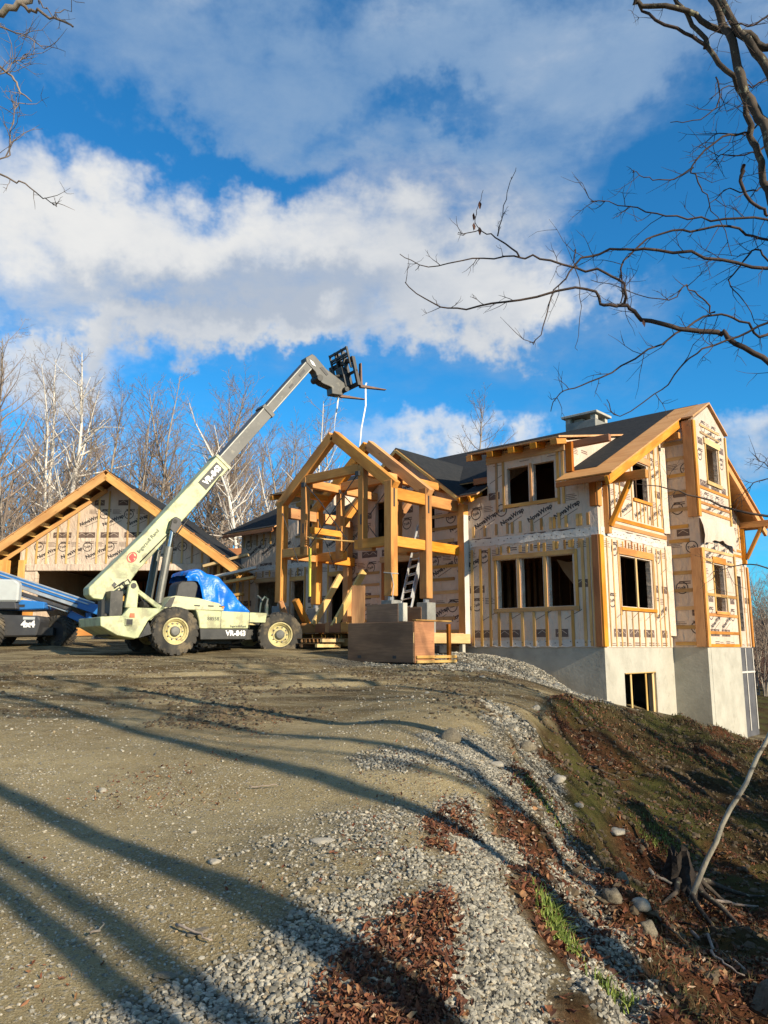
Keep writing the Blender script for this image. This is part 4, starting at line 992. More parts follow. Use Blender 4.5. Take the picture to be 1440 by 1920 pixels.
# ------------------------------------------------------------------ ladder
def ladder_build():
    root = hthing('extension_ladder', 0, 0, 0); tag(root, 'aluminium extension ladder leaning against the porch frame beside the right post', 'ladder')
    b = Vector((-5.05, -2.5, .43)); t = Vector((-5.72, -.6, 3.86)); d = (t - b).normalized(); sd = Vector((1, 0, 0)); sd = (sd - d * sd.dot(d)).normalized(); n = sd.cross(d)
    ALU = plain('ladder_aluminium', (0.62, 0.62, 0.60), (0.5, 0.5, 0.49), 5, .4, .6)
    for k, (s0, s1, off, w) in enumerate(((0, .66, 0, .21), (.28, 1.0, .055, .18))):
        L = (t - b).length
        for s_ in (-1, 1):
            beam('rail', b + d * (L * s0) + sd * (s_ * w) + n * off, b + d * (L * s1) + sd * (s_ * w) + n * off, .03, .085, ALU, root, n)
        mb = MB(); q = L * s0 + .25
        while q < L * s1 - .1:
            mb.tube([b + d * q - sd * w + n * off, b + d * q + sd * w + n * off], .017, 6); q += .305
        mb.build('rung', ALU, root)['kind'] = 'stuff'
    mb = MB()
    for s_ in (-1, 1): mb.bar(b - d * .03 + sd * (s_ * .21), b + d * .1 + sd * (s_ * .21), .05, .11, n)
    mb.build('ladder_foot', BLACK, root)
ladder_build()
rope = MB().tube([HW(PXR + .15, B1 - .15, 2.05), HW(PXR + .19, B1 - .1, 1.7), HW(PXR + .3, B1 - .3, 1.15), HW(PXR + .34, B1 - .5, .98)], .014, 6)
rope.tube([HW(PXR - .14, B1 - .145, 2.08), HW(PXR + .145, B1 - .145, 2.04), HW(PXR + .145, B1 + .14, 2.05)], .016, 6)
tag(rope.build('tie_rope', plain('grey_rope', (0.4, 0.38, 0.34), None, 9, .9), None), 'grey rope tied round the front right porch post', 'rope')

# ------------------------------------------------------------------ garage, gable end facing the yard
SUNLIT = wood('golden_lumber', (0.70, 0.40, 0.125), (0.60, 0.31, 0.085), (0.46, 0.20, 0.05))  # fir timber made lighter, bright sun put into its colour
GR_Y = 30.4; GCX = -10.80; GS = 0.715; GZ_ = 6.82
garage = empty('garage', (GCX, GR_Y, 0), R(-1.5)); tag(garage, 'unfinished detached garage with wide dark door opening and wrapped gable', 'garage')
gw0, gw1 = -3.62, 3.95; SL = .40
gl = lambda x: GZ_ - .33 - GS * abs(x)
D0, D1 = -2.98, 3.30
g_out = [(gw0, SL - .5), (D0, SL - .5), (D0, 2.98), (D1, 2.98), (D1, SL - .5), (gw1, SL - .5), (gw1, gl(gw1)), (0, gl(0)), (gw0, gl(gw0))]
gw = MB().prism(g_out, (0, 0, 0), EX, EZ, EY, 0, .16).build('wall', WRAP, garage)
for x, y0 in ((gw0, .165), (gw1 - .15, .165)):
    MB().box(x, x + .15, y0, 9.0, SL - .5, gl(gw1) + .0).build('wall', WRAP, garage)
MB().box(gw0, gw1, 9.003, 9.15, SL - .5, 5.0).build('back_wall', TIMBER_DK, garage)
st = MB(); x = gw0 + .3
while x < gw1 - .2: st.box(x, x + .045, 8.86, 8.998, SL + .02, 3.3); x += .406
st.build('back_studs', STUD, garage)['kind'] = 'stuff'
MB().box(gw0 + .16, gw1 - .16, .17, 9.0, 3.32, 3.4).build('ceiling_joists', STUD, garage)
MB().box(gw0 - .1, gw1 + .1, -1.2, 9.2, SL - .6, SL).build('slab', CONC, garage, bevel=.01)
OV = -1.0
for s_, mt_ in ((-1, 0), (1, 0)):
    xe = s_ * 5.42
    r_ = slab('roof', [(0, OV - .05, GZ_), (xe, OV - .05, GZ_ - GS * 5.42), (xe, 9.6, GZ_ - GS * 5.42), (0, 9.6, GZ_)], .03, PLY, garage)
    slab('shingles', [(0, OV - .02, GZ_ + .02), (xe * 1.01, OV - .02, GZ_ + .02 - GS * 5.47), (xe * 1.01, 9.65, GZ_ + .02 - GS * 5.47), (0, 9.65, GZ_ + .02)], .016, SHINGLE, r_)
    # outer and inner barge rafters, lookouts between
    beam('barge_rafter', (s_ * .003, OV, GZ_ - .23), (s_ * 5.36, OV, GZ_ - .23 - GS * 5.357), .07, .30, SUNLIT, garage)
    beam('barge_rafter', (s_ * .3, -.06, GZ_ - .40 - GS * .3), (s_ * 5.2, -.06, GZ_ - .40 - GS * 5.2), .06, .18, SUNLIT, garage)
    for i in range(10):
        x = s_ * (.45 + i * .52); beam('lookout', (x, OV + .04, GZ_ - .26 - GS * abs(x)), (x, -.01, GZ_ - .26 - GS * abs(x)), .06, .17, PINE, garage)
    for i in range(9):
        x = s_ * (.5 + i * .6); beam('rafter_end', (x, OV - .045, GZ_ - .02 - GS * abs(x)), (x, OV - .04 + .08, GZ_ - .02 - GS * abs(x)), .16, .045, TIMBER_DK, garage)
    # eave overhang rafters
    for i in range(12):
        y = .3 + i * .75; a = abs(gw0 if s_ < 0 else gw1)
        beam('rafter_tail', (s_ * a, y, GZ_ - .17 - GS * a), (s_ * 5.30, y, GZ_ - .17 - GS * 5.30), .06, .16, BATTEN, garage)
x = gw0 + .25
while x < gw1 - .1:
    if gl(x) - .25 > 3.3 and rn.random() < .93: beam('batten', (x, -.012, 3.26), (x, -.012, gl(x) - .20), .07, .02, PINE if rn.random() < .75 else BATTEN, gw, YU, bev=0)
    x += .40 if rn.random() < .8 else .2
beam('door_header', (gw0 + .3, -.03, 3.11), (gw1 - .3, -.03, 3.11), .06, .26, WRAP, gw); 
for x in (D0 + .05, D1 - .05): beam('door_frame', (x, .08, SL), (x, .08, 2.97), .1, .2, WRAP, gw, YU)
beam('corner_post', (gw0 - .42, -.42, 1.2), (gw0 - .42, -.42, 3.35), .42, .3, SUNLIT, garage, YU)
beam('corner_post', (gw0 + .12, -.06, SL), (gw0 + .12, -.06, 3.4), .24, .1, PINE, garage, YU)
beam('door_divider', (.35, .2, SL), (.35, .2, 2.97), .34, .25, PINE, garage, YU)
wrap_print((0, 0, 0), EX, (0, -1, 0), gw0, gw1, 2.9, 6.6, rect_ok([], lambda u, z: z > 3.28 and z < gl(u) - .12 and gw0 + .1 < u < gw1 - .1), gw, 8, dz=(3.45, 4.75, 5.6))
# lumber, boards and scraps around the garage's right corner
gp = lambda x, y, z: Vector((GCX + x, GR_Y + y, z))
rn = random.Random(31)
pile = [((3.9, -.9, 3.05), (5.6, -.9, 3.5), PINE, 'pale board poking out under the garage eave, uppermost'), ((4.0, -1.0, 2.55), (6.0, -1.2, 2.98), WHITEPLAS, 'film covered board lying on the stack by the garage'),
        ((3.9, -1.0, 2.28), (5.9, -1.1, 2.62), BATTEN, 'tan board in the middle of the stack by the garage'), ((4.1, -1.0, 1.78), (5.5, -1.2, 1.98), BATTEN, 'tan board low in the stack beside the blue tarp')]
for a, b, m_, l_ in pile: loose('stacked_board', gp(*a), gp(*b), .35, .10, m_, l_, 'board', 'boards racked beside the garage')
for k in range(6):
    x = 3.85 + .25 * k; z1 = 3.2 - .05 * k + .1 * rn.random()
    loose('upright_stud', gp(x, -.5, SL - .1), gp(x + .04, -.45, z1), .12, .06, [PINE, STUD, BATTEN][k % 3], ['upright stud leaning at the garage corner, nearest the opening', 'second upright stud at the garage corner', 'third upright stud at the garage corner', 'fourth upright stud at the garage corner', 'fifth upright stud at the garage corner', 'last upright stud from the garage opening'][k], 'stud', 'studs standing at the garage corner', YU)
loose('lumber_block', gp(-1.25, -.9, SL + .16), gp(-.15, -.9, SL + .16), .4, .32, TIMBER, 'orange timber block on the slab in the garage opening', 'timber')
loose('orange_post', gp(-2.55, -1.3, SL), gp(-2.5, -1.3, 1.55), .34, .16, TIMBER, 'orange timber stub behind the lift beside the garage door', 'timber', up=YU)

# ------------------------------------------------------------------ vehicle paints
CREAM = plain('cream_green_paint', (0.47, 0.50, 0.27), (0.40, 0.43, 0.235), 1.6, .5, bmp=.05, bscale=3, detail=8, dirt=((0.23, 0.205, 0.125), 3.5, .47, .7))
CREAM2 = plain('faded_cream_paint', (0.48, 0.48, 0.29), (0.40, 0.40, 0.245), 2.5, .5, detail=8, dirt=((0.23, 0.2, 0.135), 4.0, .50, .7))
RIM = plain('pale_yellow_rim', (0.52, 0.45, 0.20), (0.45, 0.38, 0.165), 3, .5, dirt=((0.22, 0.17, 0.09), 6.0, .50, .75))
BOOMG = plain('dark_grey_boom', (0.085, 0.083, 0.076), (0.06, 0.06, 0.055), 2, .45, .35, dirt=((0.17, 0.16, 0.13), 4.0, .55, .6))
BOOMH = plain('grey_boom_edge', (0.30, 0.30, 0.27), (0.22, 0.22, 0.2), 4, .45, .3)
TYRE = plain('muddy_rubber', (0.050, 0.045, 0.036), (0.028, 0.027, 0.025), 4, .9, bmp=.3, bscale=25, dirt=((0.16, 0.125, 0.075), 3.0, .48, .75))
SKIRT = plain('black_skirt', (0.02, 0.022, 0.022), (0.035, 0.035, 0.032), 3, .55, dirt=((0.12, 0.1, 0.07), 3, .6, .5))
DKSTEEL = plain('oily_steel', (0.05, 0.048, 0.042), (0.03, 0.03, 0.028), 7, .5, .4, dirt=((0.25, 0.24, 0.22), 9, .6, .7))
CHROME = plain('cylinder_rod', (0.55, 0.55, 0.52), (0.4, 0.4, 0.38), 4, .22, 1.0)
CYLG = plain('grey_cylinder', (0.14, 0.14, 0.12), (0.10, 0.10, 0.09), 3, .45, .3, dirt=((0.24, 0.22, 0.17), 4, .55, .6))
WHITEINK = plain('white_decal', (0.8, 0.8, 0.78), (0.74, 0.74, 0.72), 4, .5)
REDINK = plain('red_decal', (0.62, 0.04, 0.03), (0.55, 0.03, 0.03), 4, .5)
BLUE = plain('blue_lift_paint', (0.02, 0.145, 0.42), (0.016, 0.115, 0.36), 2, .38, dirt=((0.15, 0.2, 0.26), 4, .6, .5))
LGREY = plain('light_grey_paint', (0.42, 0.45, 0.44), (0.36, 0.38, 0.38), 2, .4, dirt=((0.38, 0.37, 0.33), 3, .6, .5))
DGREY = plain('charcoal_paint', (0.045, 0.047, 0.05), (0.035, 0.036, 0.04), 3, .5, dirt=((0.13, 0.11, 0.08), 4, .58, .5))
SILV = plain('worn_aluminium', (0.45, 0.48, 0.5), (0.33, 0.36, 0.39), 4, .4, .5)

def decal(txt, o, eu, ev, size, mat, parent, name='lettering', bold=0.03, lift=.004):
    T = text_polys(txt, bold); o, eu, ev = Vector(o), Vector(eu).normalized(), Vector(ev).normalized(); n = eu.cross(ev); k = size
    return MB().add([o + eu * (x * k) + ev * (y * k) + n * lift for x, y in T[0]], T[1]).build(name, mat, parent)
def wheel(parent, c, axis, Rr, W, rimr, face, rot=0.0, lugs=20, rimmat=RIM):
    """agricultural wheel: tyre with chevron lugs, dished rim, hub with nuts. axis = outward direction"""
    w = empty('wheel', c, 0, parent); ax = Vector(axis).normalized(); w.rotation_euler = ax.to_track_quat('X', 'Z').to_euler()
    A = (1, 0, 0)
    t = MB(); h = W / 2
    t.lathe([(-h * .80, rimr), (-h * .98, rimr + .05), (-h, (rimr + Rr) / 2), (-h * .92, Rr - .06), (-h * .6, Rr - .035), (0, Rr - .03), (h * .6, Rr - .035), (h * .92, Rr - .06), (h, (rimr + Rr) / 2), (h * .98, rimr + .05), (h * .80, rimr)], (0, 0, 0), A, 36)
    for i in range(lugs):
        for s_ in (-1, 1):
            a0 = 2 * math.pi * (i + (.5 if s_ > 0 else 0)) / lugs; da = .16
            def P(t_, a, r): return Vector((t_, math.cos(a) * r, math.sin(a) * r))
            a1 = a0 + .30
            q = []
            for r, e in ((Rr - .07, 1.25), (Rr, 1.0)):
                q += [P(s_ * -.02, a1 - da * .4 * e, r), P(s_ * -.02, a1 + da * .4 * e, r), P(s_ * h * .99, a0 + da * .42 * e, r - .02), P(s_ * h * .99, a0 - da * .42 * e, r - .02)]
            q += [P(s_ * h * 1.01, a0 + da * .35, Rr - .17), P(s_ * h * 1.01, a0 - da * .35, Rr - .17)]
            t.add(q, [(4, 5, 6, 7), (0, 1, 5, 4), (1, 2, 6, 5), (3, 0, 4, 7), (2, 8, 9, 3), (2, 6, 8), (7, 3, 9), (6, 7, 9, 8)])
    ty = t.build('tyre', TYRE, w)
    bm = bmesh.new(); bm.from_mesh(ty.data); bmesh.ops.recalc_face_normals(bm, faces=bm.faces); bm.to_mesh(ty.data); bm.free()
    r_ = MB(); r_.lathe([(h * .80, rimr + .012), (h * .92, rimr + .012), (h * .92, rimr - .02), (h * .78, rimr - .035), (h * .62, rimr - .075), (h * .42, rimr - .085), (h * .40, rimr * .62), (h * .52, rimr * .55), (h * .52, .0)], (0, 0, 0), A, 32)
    r_.lathe([(-h * .85, rimr + .012), (-h * .85, 0)], (0, 0, 0), A, 24)
    ro = r_.build('rim', rimmat, w, smooth=False)
    hb_ = MB(); hb_.lathe([(h * .5, rimr * .40), (h * .82, rimr * .38), (h * .90, rimr * .30), (h * .92, 0)], (0, 0, 0), A, 18)
    for i in range(10):
        a = 2 * math.pi * i / 10; hb_.lathe([(h * .42, .024), (h * .64, .022), (h * .66, 0)], (0, math.cos(a) * rimr * .62, math.sin(a) * rimr * .62), A, 6)
    hb_.build('hub', CYLG, w); return w

# ------------------------------------------------------------------ telescopic handler
TH0 = Vector((-5.53, 20.8, 0)); TH0.z = gz(-5.5, 20.7) + .0
tele = empty('telehandler', TH0, R(36)); tag(tele, 'cream telescopic handler with raised grey boom parked before the garage', 'telehandler')
ZO = 0.64
def c_(s, z): return (s, z + ZO)
XZ = dict(o=(0, 0, 0), eu=(1, 0, 0), ev=(0, 0, 1), en=(0, 1, 0))
def side(poly, y0, y1, name, mat, par=None, bev=.015, rel=True):
    return MB().prism([c_(*p) if rel else p for p in poly], (0, 0, 0), (1, 0, 0), (0, 0, 1), (0, 1, 0), y0, y1).build(name, mat, par or tele, bevel=bev)
wheel(tele, (0, .19, .66), (0, -1, 0), .66, .38, .345, 1)
wheel(tele, (3.21, .20, .60), (-.35, -.93, 0), .66, .38, .345, 1)
wheel(tele, (0, 2.2, .66), (0, 1, 0), .66, .38, .345, 1); wheel(tele, (3.21, 2.2, .62), (.35, .93, 0), .66, .38, .345, 1)
fr = side([(-1.6, -.12), (3.7, -.12), (3.7, .22), (-1.2, .30)], .62, 1.78, 'chassis_frame', DKSTEEL)
mb = MB(); mb.tube([(0, .3, .66), (0, 2.1, .66)], .13, 10); mb.tube([(3.21, .35, .64), (3.21, 2.1, .64)], .13, 10); mb.box(-.25, .25, 1.0, 1.4, .4, .9); mb.box(2.95, 3.45, 1.0, 1.4, .4, .9)
mb.build('axle', DKSTEEL, tele)
# rear frame: cream plate with counterweight horn
side([(-1.95, .36), (-1.93, .13), (-1.5, -.10), (-1.05, -.18), (-.95, -.16), (-.72, .28), (-.30, .61), (-1.22, .62), (-1.4, .40)], .14, .26, 'rear_plate', CREAM)
side([(-1.95, .36), (-1.93, .13), (-1.5, -.10), (-1.0, -.20), (-.95, .3), (-1.4, .38)], .263, 2.16, 'counterweight', CREAM)
side([(-1.3, .30), (-.35, .30), (-.35, .61), (-1.22, .62)], .266, 2.0, 'rear_deck', CREAM)
side([(-.72, .25), (-.60, -.05), (-.95, -.16)], .10, .4, 'fender', SKIRT, bev=0)
lamp = side([(-1.32, .15), (-1.12, .15), (-1.12, .33), (-1.32, .33)], .10, .137, 'lamp_guard', CREAM2, bev=.005)
side([(-1.30, .17), (-1.14, .17), (-1.14, .31), (-1.30, .31)], .085, .099, 'tail_lamp', DKSTEEL, lamp, bev=0)
side([(-1.22, .36), (-1.08, .36), (-1.09, .47), (-1.20, .47)], .12, .139, 'reflector', plain('orange_reflector', (.6, .12, .04), None, 4, .4), lamp, bev=0)
# side box, skirt and hood
sb = side([(.60, .60), (2.77, .57), (2.73, .30), (2.20, .30), (2.18, .12), (.72, .10), (.70, .3)], .15, .70, 'side_box', CREAM, bev=.02)
side([(.73, .098), (2.19, .118), (2.12, -.18), (.76, -.20)], .16, .68, 'side_skirt', SKIRT)
for s_ in (1.33, 2.2): side([(s_, .59), (s_ + .012, .59), (s_ + .012, .12), (s_, .12)], .144, .149, 'seam', DKSTEEL, sb, bev=0)
decal('88558', (.93, .149, ZO + .33), (1, 0, 0), (0, 0, 1), .14, SKIRT, sb, bold=.01)
decal('Ingersoll-Rand', (1.62, .149, ZO + .155), (1, 0, 0), (0, 0, 1), .085, SKIRT, sb, bold=.02)
decal('VR-843', (1.50, .159, ZO - .08), (1, 0, 0), (0, 0, 1), .20, WHITEINK, tele, bold=.04)
# flat deck behind the hood, hood
side([(.3, .60), (2.78, .575), (2.78, .54), (.3, .54)], .72, 2.0, 'deck_plate', CREAM2, bev=0)
hood = side([(-.32, .62), (-.12, .93), (.02, .97), (.66, .93), (1.30, .80), (1.43, .66), (1.43, .60), (-.25, .60)], .17, .82, 'engine_hood', CREAM2, bev=.03)
side([(-.30, .66), (-.13, .91), (.0, .94), (-.10, .66)], .155, .169, 'hood_grille', DKSTEEL, hood, bev=0)
for s_ in (.55, .95, 1.28): side([(s_, .74), (s_ + .16, .735), (s_ + .16, .71), (s_, .715)], .15, .169, 'hood_latch', DKSTEEL, hood, bev=0)
side([(1.36, .67), (1.42, .67), (1.42, .72), (1.36, .72)], .15, .169, 'marker_lamp', plain('amber_marker', (.7, .22, .02), None, 4, .4), hood, bev=0)
# pedestal that carries the boom
side([(-1.27, .62), (-1.20, 1.18), (-1.12, 1.33), (-1.02, 1.33), (-.93, 1.15), (-.95, .62)], .36, .50, 'boom_pedestal', CREAM)
side([(-.97, 1.22), (-.90, 1.10), (-.14, .60), (-.38, .60), (-.98, 1.02)], .38, .48, 'pedestal_brace', CREAM)
side([(-1.27, .62), (-1.20, 1.18), (-1.12, 1.33), (-1.02, 1.33), (-.93, 1.15), (-.95, .62)], 1.75, 1.88, 'boom_pedestal', CREAM)
mb = MB(); mb.tube([(-1.08, .34, ZO + 1.20), (-1.08, 1.9, ZO + 1.20)], .075, 12); mb.build('pivot_pin', DKSTEEL, tele)
# boom sections (profile in the side plane)
bu = Vector((.62, 0, .785)).normalized()
bo = side([(-2.06, 1.14), (-2.04, .95), (-1.93, .86), (-1.56, .83), (-1.02, 1.30), (-.78, 1.66), (-.02, 2.60), (.10, 2.60), (.34, 2.98), (.30, 3.02), (1.78, 4.88), (1.42, 5.25), (-.6, 2.76)], .95, 1.50, 'boom', CREAM, bev=.02)
# butt end steel details
side([(-1.50, 1.42), (-.95, 1.42), (-1.12, 1.02), (-1.28, 1.02)], .942, .948, 'boom_shadow_plate', CREAM2, bo, bev=0)  # thin plate on the boom butt, in faded cream
for s_, z_ in ((-1.41, 1.24), (-1.32, 1.05)): side([(s_ - .07, z_), (s_, z_ + .08), (s_ + .07, z_ + .02), (s_, z_ - .07)], .938, .9415, 'lifting_hole', BLACK, bo, bev=0)
# collar at the end of the outer section
e0_ = Vector((1.60, 0, 5.06)); nrm = Vector((-.785, 0, .62))
def boomrect(name, s0, s1, hw, y0, y1, mat, par=None, bev=.008, shift=0.0):
    """box along the boom axis; s measured from the outer section's end"""
    ax0 = Vector((1.60, 0, 5.065 + ZO)) + bu * s0 + nrm * shift; ax1 = Vector((1.60, 0, 5.065 + ZO)) + bu * s1 + nrm * shift
    vs = []
    for p in (ax0, ax1):
        for y in (y0, y1):
            for k in (-1, 1): q = p + nrm * (k * hw); vs.append((q.x, y, q.z))
    mb = MB().add(vs, [(0, 1, 3, 2), (4, 6, 7, 5), (0, 4, 5, 1), (2, 3, 7, 6), (0, 2, 6, 4), (1, 5, 7, 3)])
    me = mb.mesh(name, mat); bm = bmesh.new(); bm.from_mesh(me); bmesh.ops.recalc_face_normals(bm, faces=bm.faces)
    if bev: bmesh.ops.bevel(bm, geom=list(bm.edges), offset=bev, segments=1, affect='EDGES')
    bm.to_mesh(me); bm.free(); return link(name, me, None, par or tele)
boomrect('boom_collar', -.06, .03, .285, .925, 1.525, CREAM2)
boomrect('inner_boom', -.5, 2.38, .195, .99, 1.46, BOOMG)
boomrect('inner_boom_edge', .032, 2.34, .022, .975, .988, BOOMH, shift=.165)
boomrect('boom_collar', 2.30, 2.44, .235, .965, 1.485, BOOMG)
boomrect('fly_boom', 1.8, 4.72, .165, 1.03, 1.42, BOOMG)
boomrect('fly_boom_edge', 2.45, 4.7, .02, 1.018, 1.029, BOOMH, shift=.135)
boomrect('fly_boom_edge', 2.45, 4.7, .02, 1.018, 1.029, BOOMH, shift=-.135)
boomrect('boom_slot', 3.55, 3.75, .035, 1.018, 1.0295, BLACK, bev=0, shift=-.02); boomrect('boom_slot', 4.15, 4.45, .045, 1.018, 1.0295, BLACK, bev=0, shift=.0)
# decals on the outer boom (run along the boom, upright from the near side)
bp0 = Vector((1.60, .946, 5.065 + ZO))
boomrect('name_plate', -1.05, -.18, .165, .936, .9485, SKIRT, bo, bev=0, shift=-.01)
decal('VR-843', bp0 + bu * -.94 + nrm * -.085 + Vector((0, -.012, 0)), bu, nrm, .24, WHITEINK, bo, bold=.05)
decal('Ingersoll Rand', bp0 + bu * -3.78 + nrm * .05, bu, nrm, .15, SKIRT, bo, bold=.01)
decal('IR', bp0 + bu * -4.10 + nrm * .05, bu + nrm * .0, nrm + bu * .35, .22, REDINK, bo, bold=.07)
mb = MB(); pr = Print((0, 0, 0), EX, (0, -1, 0)); pr.ring(0, 0, .16, .028, 22)
mb = MB().add([bp0 + bu * (-3.99 + v[0]) + nrm * (.13 + v[2] * .8) + Vector((0, -.004, 0)) for v in pr.mb.v], pr.mb.f); mb.build('round_logo', REDINK, bo)
# head: gooseneck, quick-attach frame, forks
hd = side([(4.66, 9.20), (4.42, 9.02), (4.44, 8.86), (4.80, 8.60), (4.92, 8.34), (5.10, 8.26), (5.44, 8.20), (5.46, 7.98), (5.85, 8.00), (6.08, 8.22), (6.06, 8.40), (5.22, 8.80), (4.78, 9.16)], 1.06, 1.40, 'boom_head', BOOMG)
side([(4.55, 8.98), (4.70, 8.92), (4.80, 8.78), (4.66, 8.82)], 1.045, 1.058, 'white_decal', WHITEINK, hd, bev=0)
side([(4.95, 8.78), (5.05, 8.84), (5.30, 8.62), (5.22, 8.56)], 1.045, 1.058, 'boom_slot', BLACK, hd, bev=0)
mb = MB(); mb.tube([(4.95, 1.0, 8.42 + ZO), (4.95, 1.46, 8.42 + ZO)], .11, 12); mb.tube([(5.95, .9, 8.2 + ZO), (5.95, 1.55, 8.2 + ZO)], .09, 12)
mb.tube([(5.0, 1.23, 8.42 + ZO), (5.9, 1.23, 8.75 + ZO)], .06, 8); mb.build('tilt_cylinder', DKSTEEL, tele)
cg = MB(); y0, y1 = .55, 2.02; xx = 6.22
for z in (8.36, 9.20): cg.box(xx - .05, xx + .05, y0 + .004, y1 - .004, ZO + z - .06, ZO + z + .06)
cg.box(xx - .04, xx + .04, y0, y1, ZO + 8.76, ZO + 8.82)
for y in (y0, y1 - .10): cg.box(xx - .06, xx + .06, y, y + .10, ZO + 8.3, ZO + 9.26)
for y in (1.0, 1.3): cg.box(xx - .05, xx + .05, y, y + .10, ZO + 8.42, ZO + 9.55)
bx = xx - .1
for z in (9.38, 9.56): cg.box(bx - .03, bx + .03, .68, 1.75, ZO + z - .03, ZO + z + .03)
cg.box(bx - .03, bx + .03, .68, 1.75, ZO + 9.28, ZO + 9.31)
for y in (.66, .98, 1.38, 1.72): cg.box(bx - .035, bx + .035, y, y + .05, ZO + 8.9, ZO + 9.6)
cg.box(xx - .25, xx - .06, 1.02, 1.42, ZO + 8.35, ZO + 9.0); cg.lathe([(-.15, .14), (.15, .14), (.15, 0)], (xx - .12, 1.22, ZO + 8.75), (0, 1, 0), 12)
cg.v = [(x - .30 * max(0, z - ZO - 8.4), y, z) for x, y, z in cg.v]
cr = cg.build('fork_carriage', BLACK, tele)
fk = plain('rusty_fork', (0.16, 0.085, 0.05), (0.09, 0.055, 0.04), 6, .6, .2)
for y in (.60, 1.88): side([(xx + .06, 8.27), (xx + .10, 8.24), (7.36, 8.36), (7.36, 8.38), (xx + .14, 8.34), (xx + .10, 9.1), (xx + .06, 9.1)], y - .03, y + .10, 'fork', fk, bev=.004)
for p in ((.95, .32), (2.1, .9)): pass
# lift cylinders
cy = MB(); cy.tube([(-.24, .78, ZO + .70), (-.18, .78, ZO + 1.2), (-.02, .78, ZO + 2.35)], .115, 14); cy.build('lift_cylinder', CYLG, tele)
cy = MB(); cy.tube([(-.24, 1.68, ZO + .70), (-.02, 1.68, ZO + 2.35)], .115, 14); cy.build('lift_cylinder', CYLG, tele)
for y in (.78, 1.68): MB().tube([(-.02, y, ZO + 2.3), (.10, y, ZO + 3.10)], .06, 12).build('lift_rod', CHROME, tele)
for ya, yb in ((.70, .86), (1.60, 1.76)): side([(-.04, 2.86), (.02, 3.14), (.12, 3.22), (.26, 3.16), (.30, 3.02), (.12, 2.72)], ya, yb, 'cylinder_lug', BLACK, bev=.01)
MB().tube([(.10, .7, ZO + 3.08), (.10, 1.76, ZO + 3.08)], .07, 10).build('cylinder_pin', DKSTEEL, tele)
MB().tube([Vector((-.75, .92, 1.9 + ZO)), Vector((.0, .92, 2.75 + ZO)), Vector((.12, .90, 2.55 + ZO)), Vector((.4, .92, 2.98 + ZO)), Vector((1.5, .92, 4.6 + ZO))], .018, 6).build('boom_hose', HOSE, tele, smooth=True)
# hoses and pipes by the boom foot
rn = random.Random(8); mb = MB()
for i in range(9):
    y = .6 + .1 * i * .9; x0 = -1.35 + rn.uniform(-.1, .15); z0 = ZO + .9 + rn.uniform(0, .3)
    mb.tube([(x0, y, z0), (x0 + .2, y - .1, z0 + .18), (x0 + .45, y, z0 - .05 + rn.uniform(-.1, .1)), (x0 + .65, y + .05, ZO + .66)], .022, 6)
for i in range(4): mb.tube([(-1.5 + .1 * i, .92, ZO + .95 + .02 * i), (-1.55 + .1 * i, .85, ZO + .7), (-1.35 + .1 * i, .8, ZO + .55)], .025, 6)
mb.build('hydraulic_hose', HOSE, tele)['kind'] = 'stuff'
mb = MB(); mb.box(-1.62, -1.30, .5, 1.6, ZO + .38, ZO + 1.05); mb.box(-1.28, -.9, .55, .9, ZO + .62, ZO + .8); mb.tube([(-.8, .5, ZO + .72), (-.55, .62, ZO + .72)], .10, 10); mb.tube([(-.45, .5, ZO + .68), (-.2, .62, ZO + .7)], .09, 10); mb.build('valve_block', DKSTEEL, tele)
mb = MB(); mb.tube([(-1.78, .55, ZO + .36), (-1.80, .55, ZO + .82)], .055, 8); mb.tube([(-1.72, .7, ZO + .4), (-1.3, .75, ZO + .40)], .08, 8); mb.build('exhaust_pipe', SKIRT, tele)
mb = MB(); rn = random.Random(4)
for i in range(26):
    x = rn.uniform(.75, 2.0); y = rn.uniform(.35, 1.2); z = ZO - .28 - rn.uniform(0, .15); mb.tube([(x, y, z), (x + rn.uniform(-.25, .25), y + rn.uniform(-.2, .2), z + rn.uniform(-.08, .08))], rn.uniform(.02, .06), 6)
mb.box(.7, 2.1, .5, 1.7, ZO - .3, ZO - .15); mb.build('drive_train', DKSTEEL, tele)
# seat and front hose stand
st_ = side([(.30, .95), (.36, 1.34), (.46, 1.44), (.92, 1.47), (.98, 1.36), (.90, .95)], .95, 1.6, 'seat', HOSE, bev=.03)
mb = MB(); mb.tube([(2.92, .5, ZO + .30), (2.92, .5, ZO + .85)], .055, 10); mb.tube([(2.92, .5, ZO + .85), (2.95, .5, ZO + 1.0), (2.85, .5, ZO + 1.06), (2.76, .5, ZO + .95)], .035, 8); mb.tube([(2.75, .6, ZO + .6), (2.8, .6, ZO + 1.0), (2.72, .7, ZO + 1.1)], .03, 8)
mb.build('front_valve', plain('dark_green_steel', (0.02, 0.05, 0.04), (0.09, 0.09, 0.08), 6, .5), tele)
side([(2.2, .1), (3.05, .25), (3.05, -.15), (2.3, -.2)], .6, 1.8, 'front_frame', DKSTEEL)
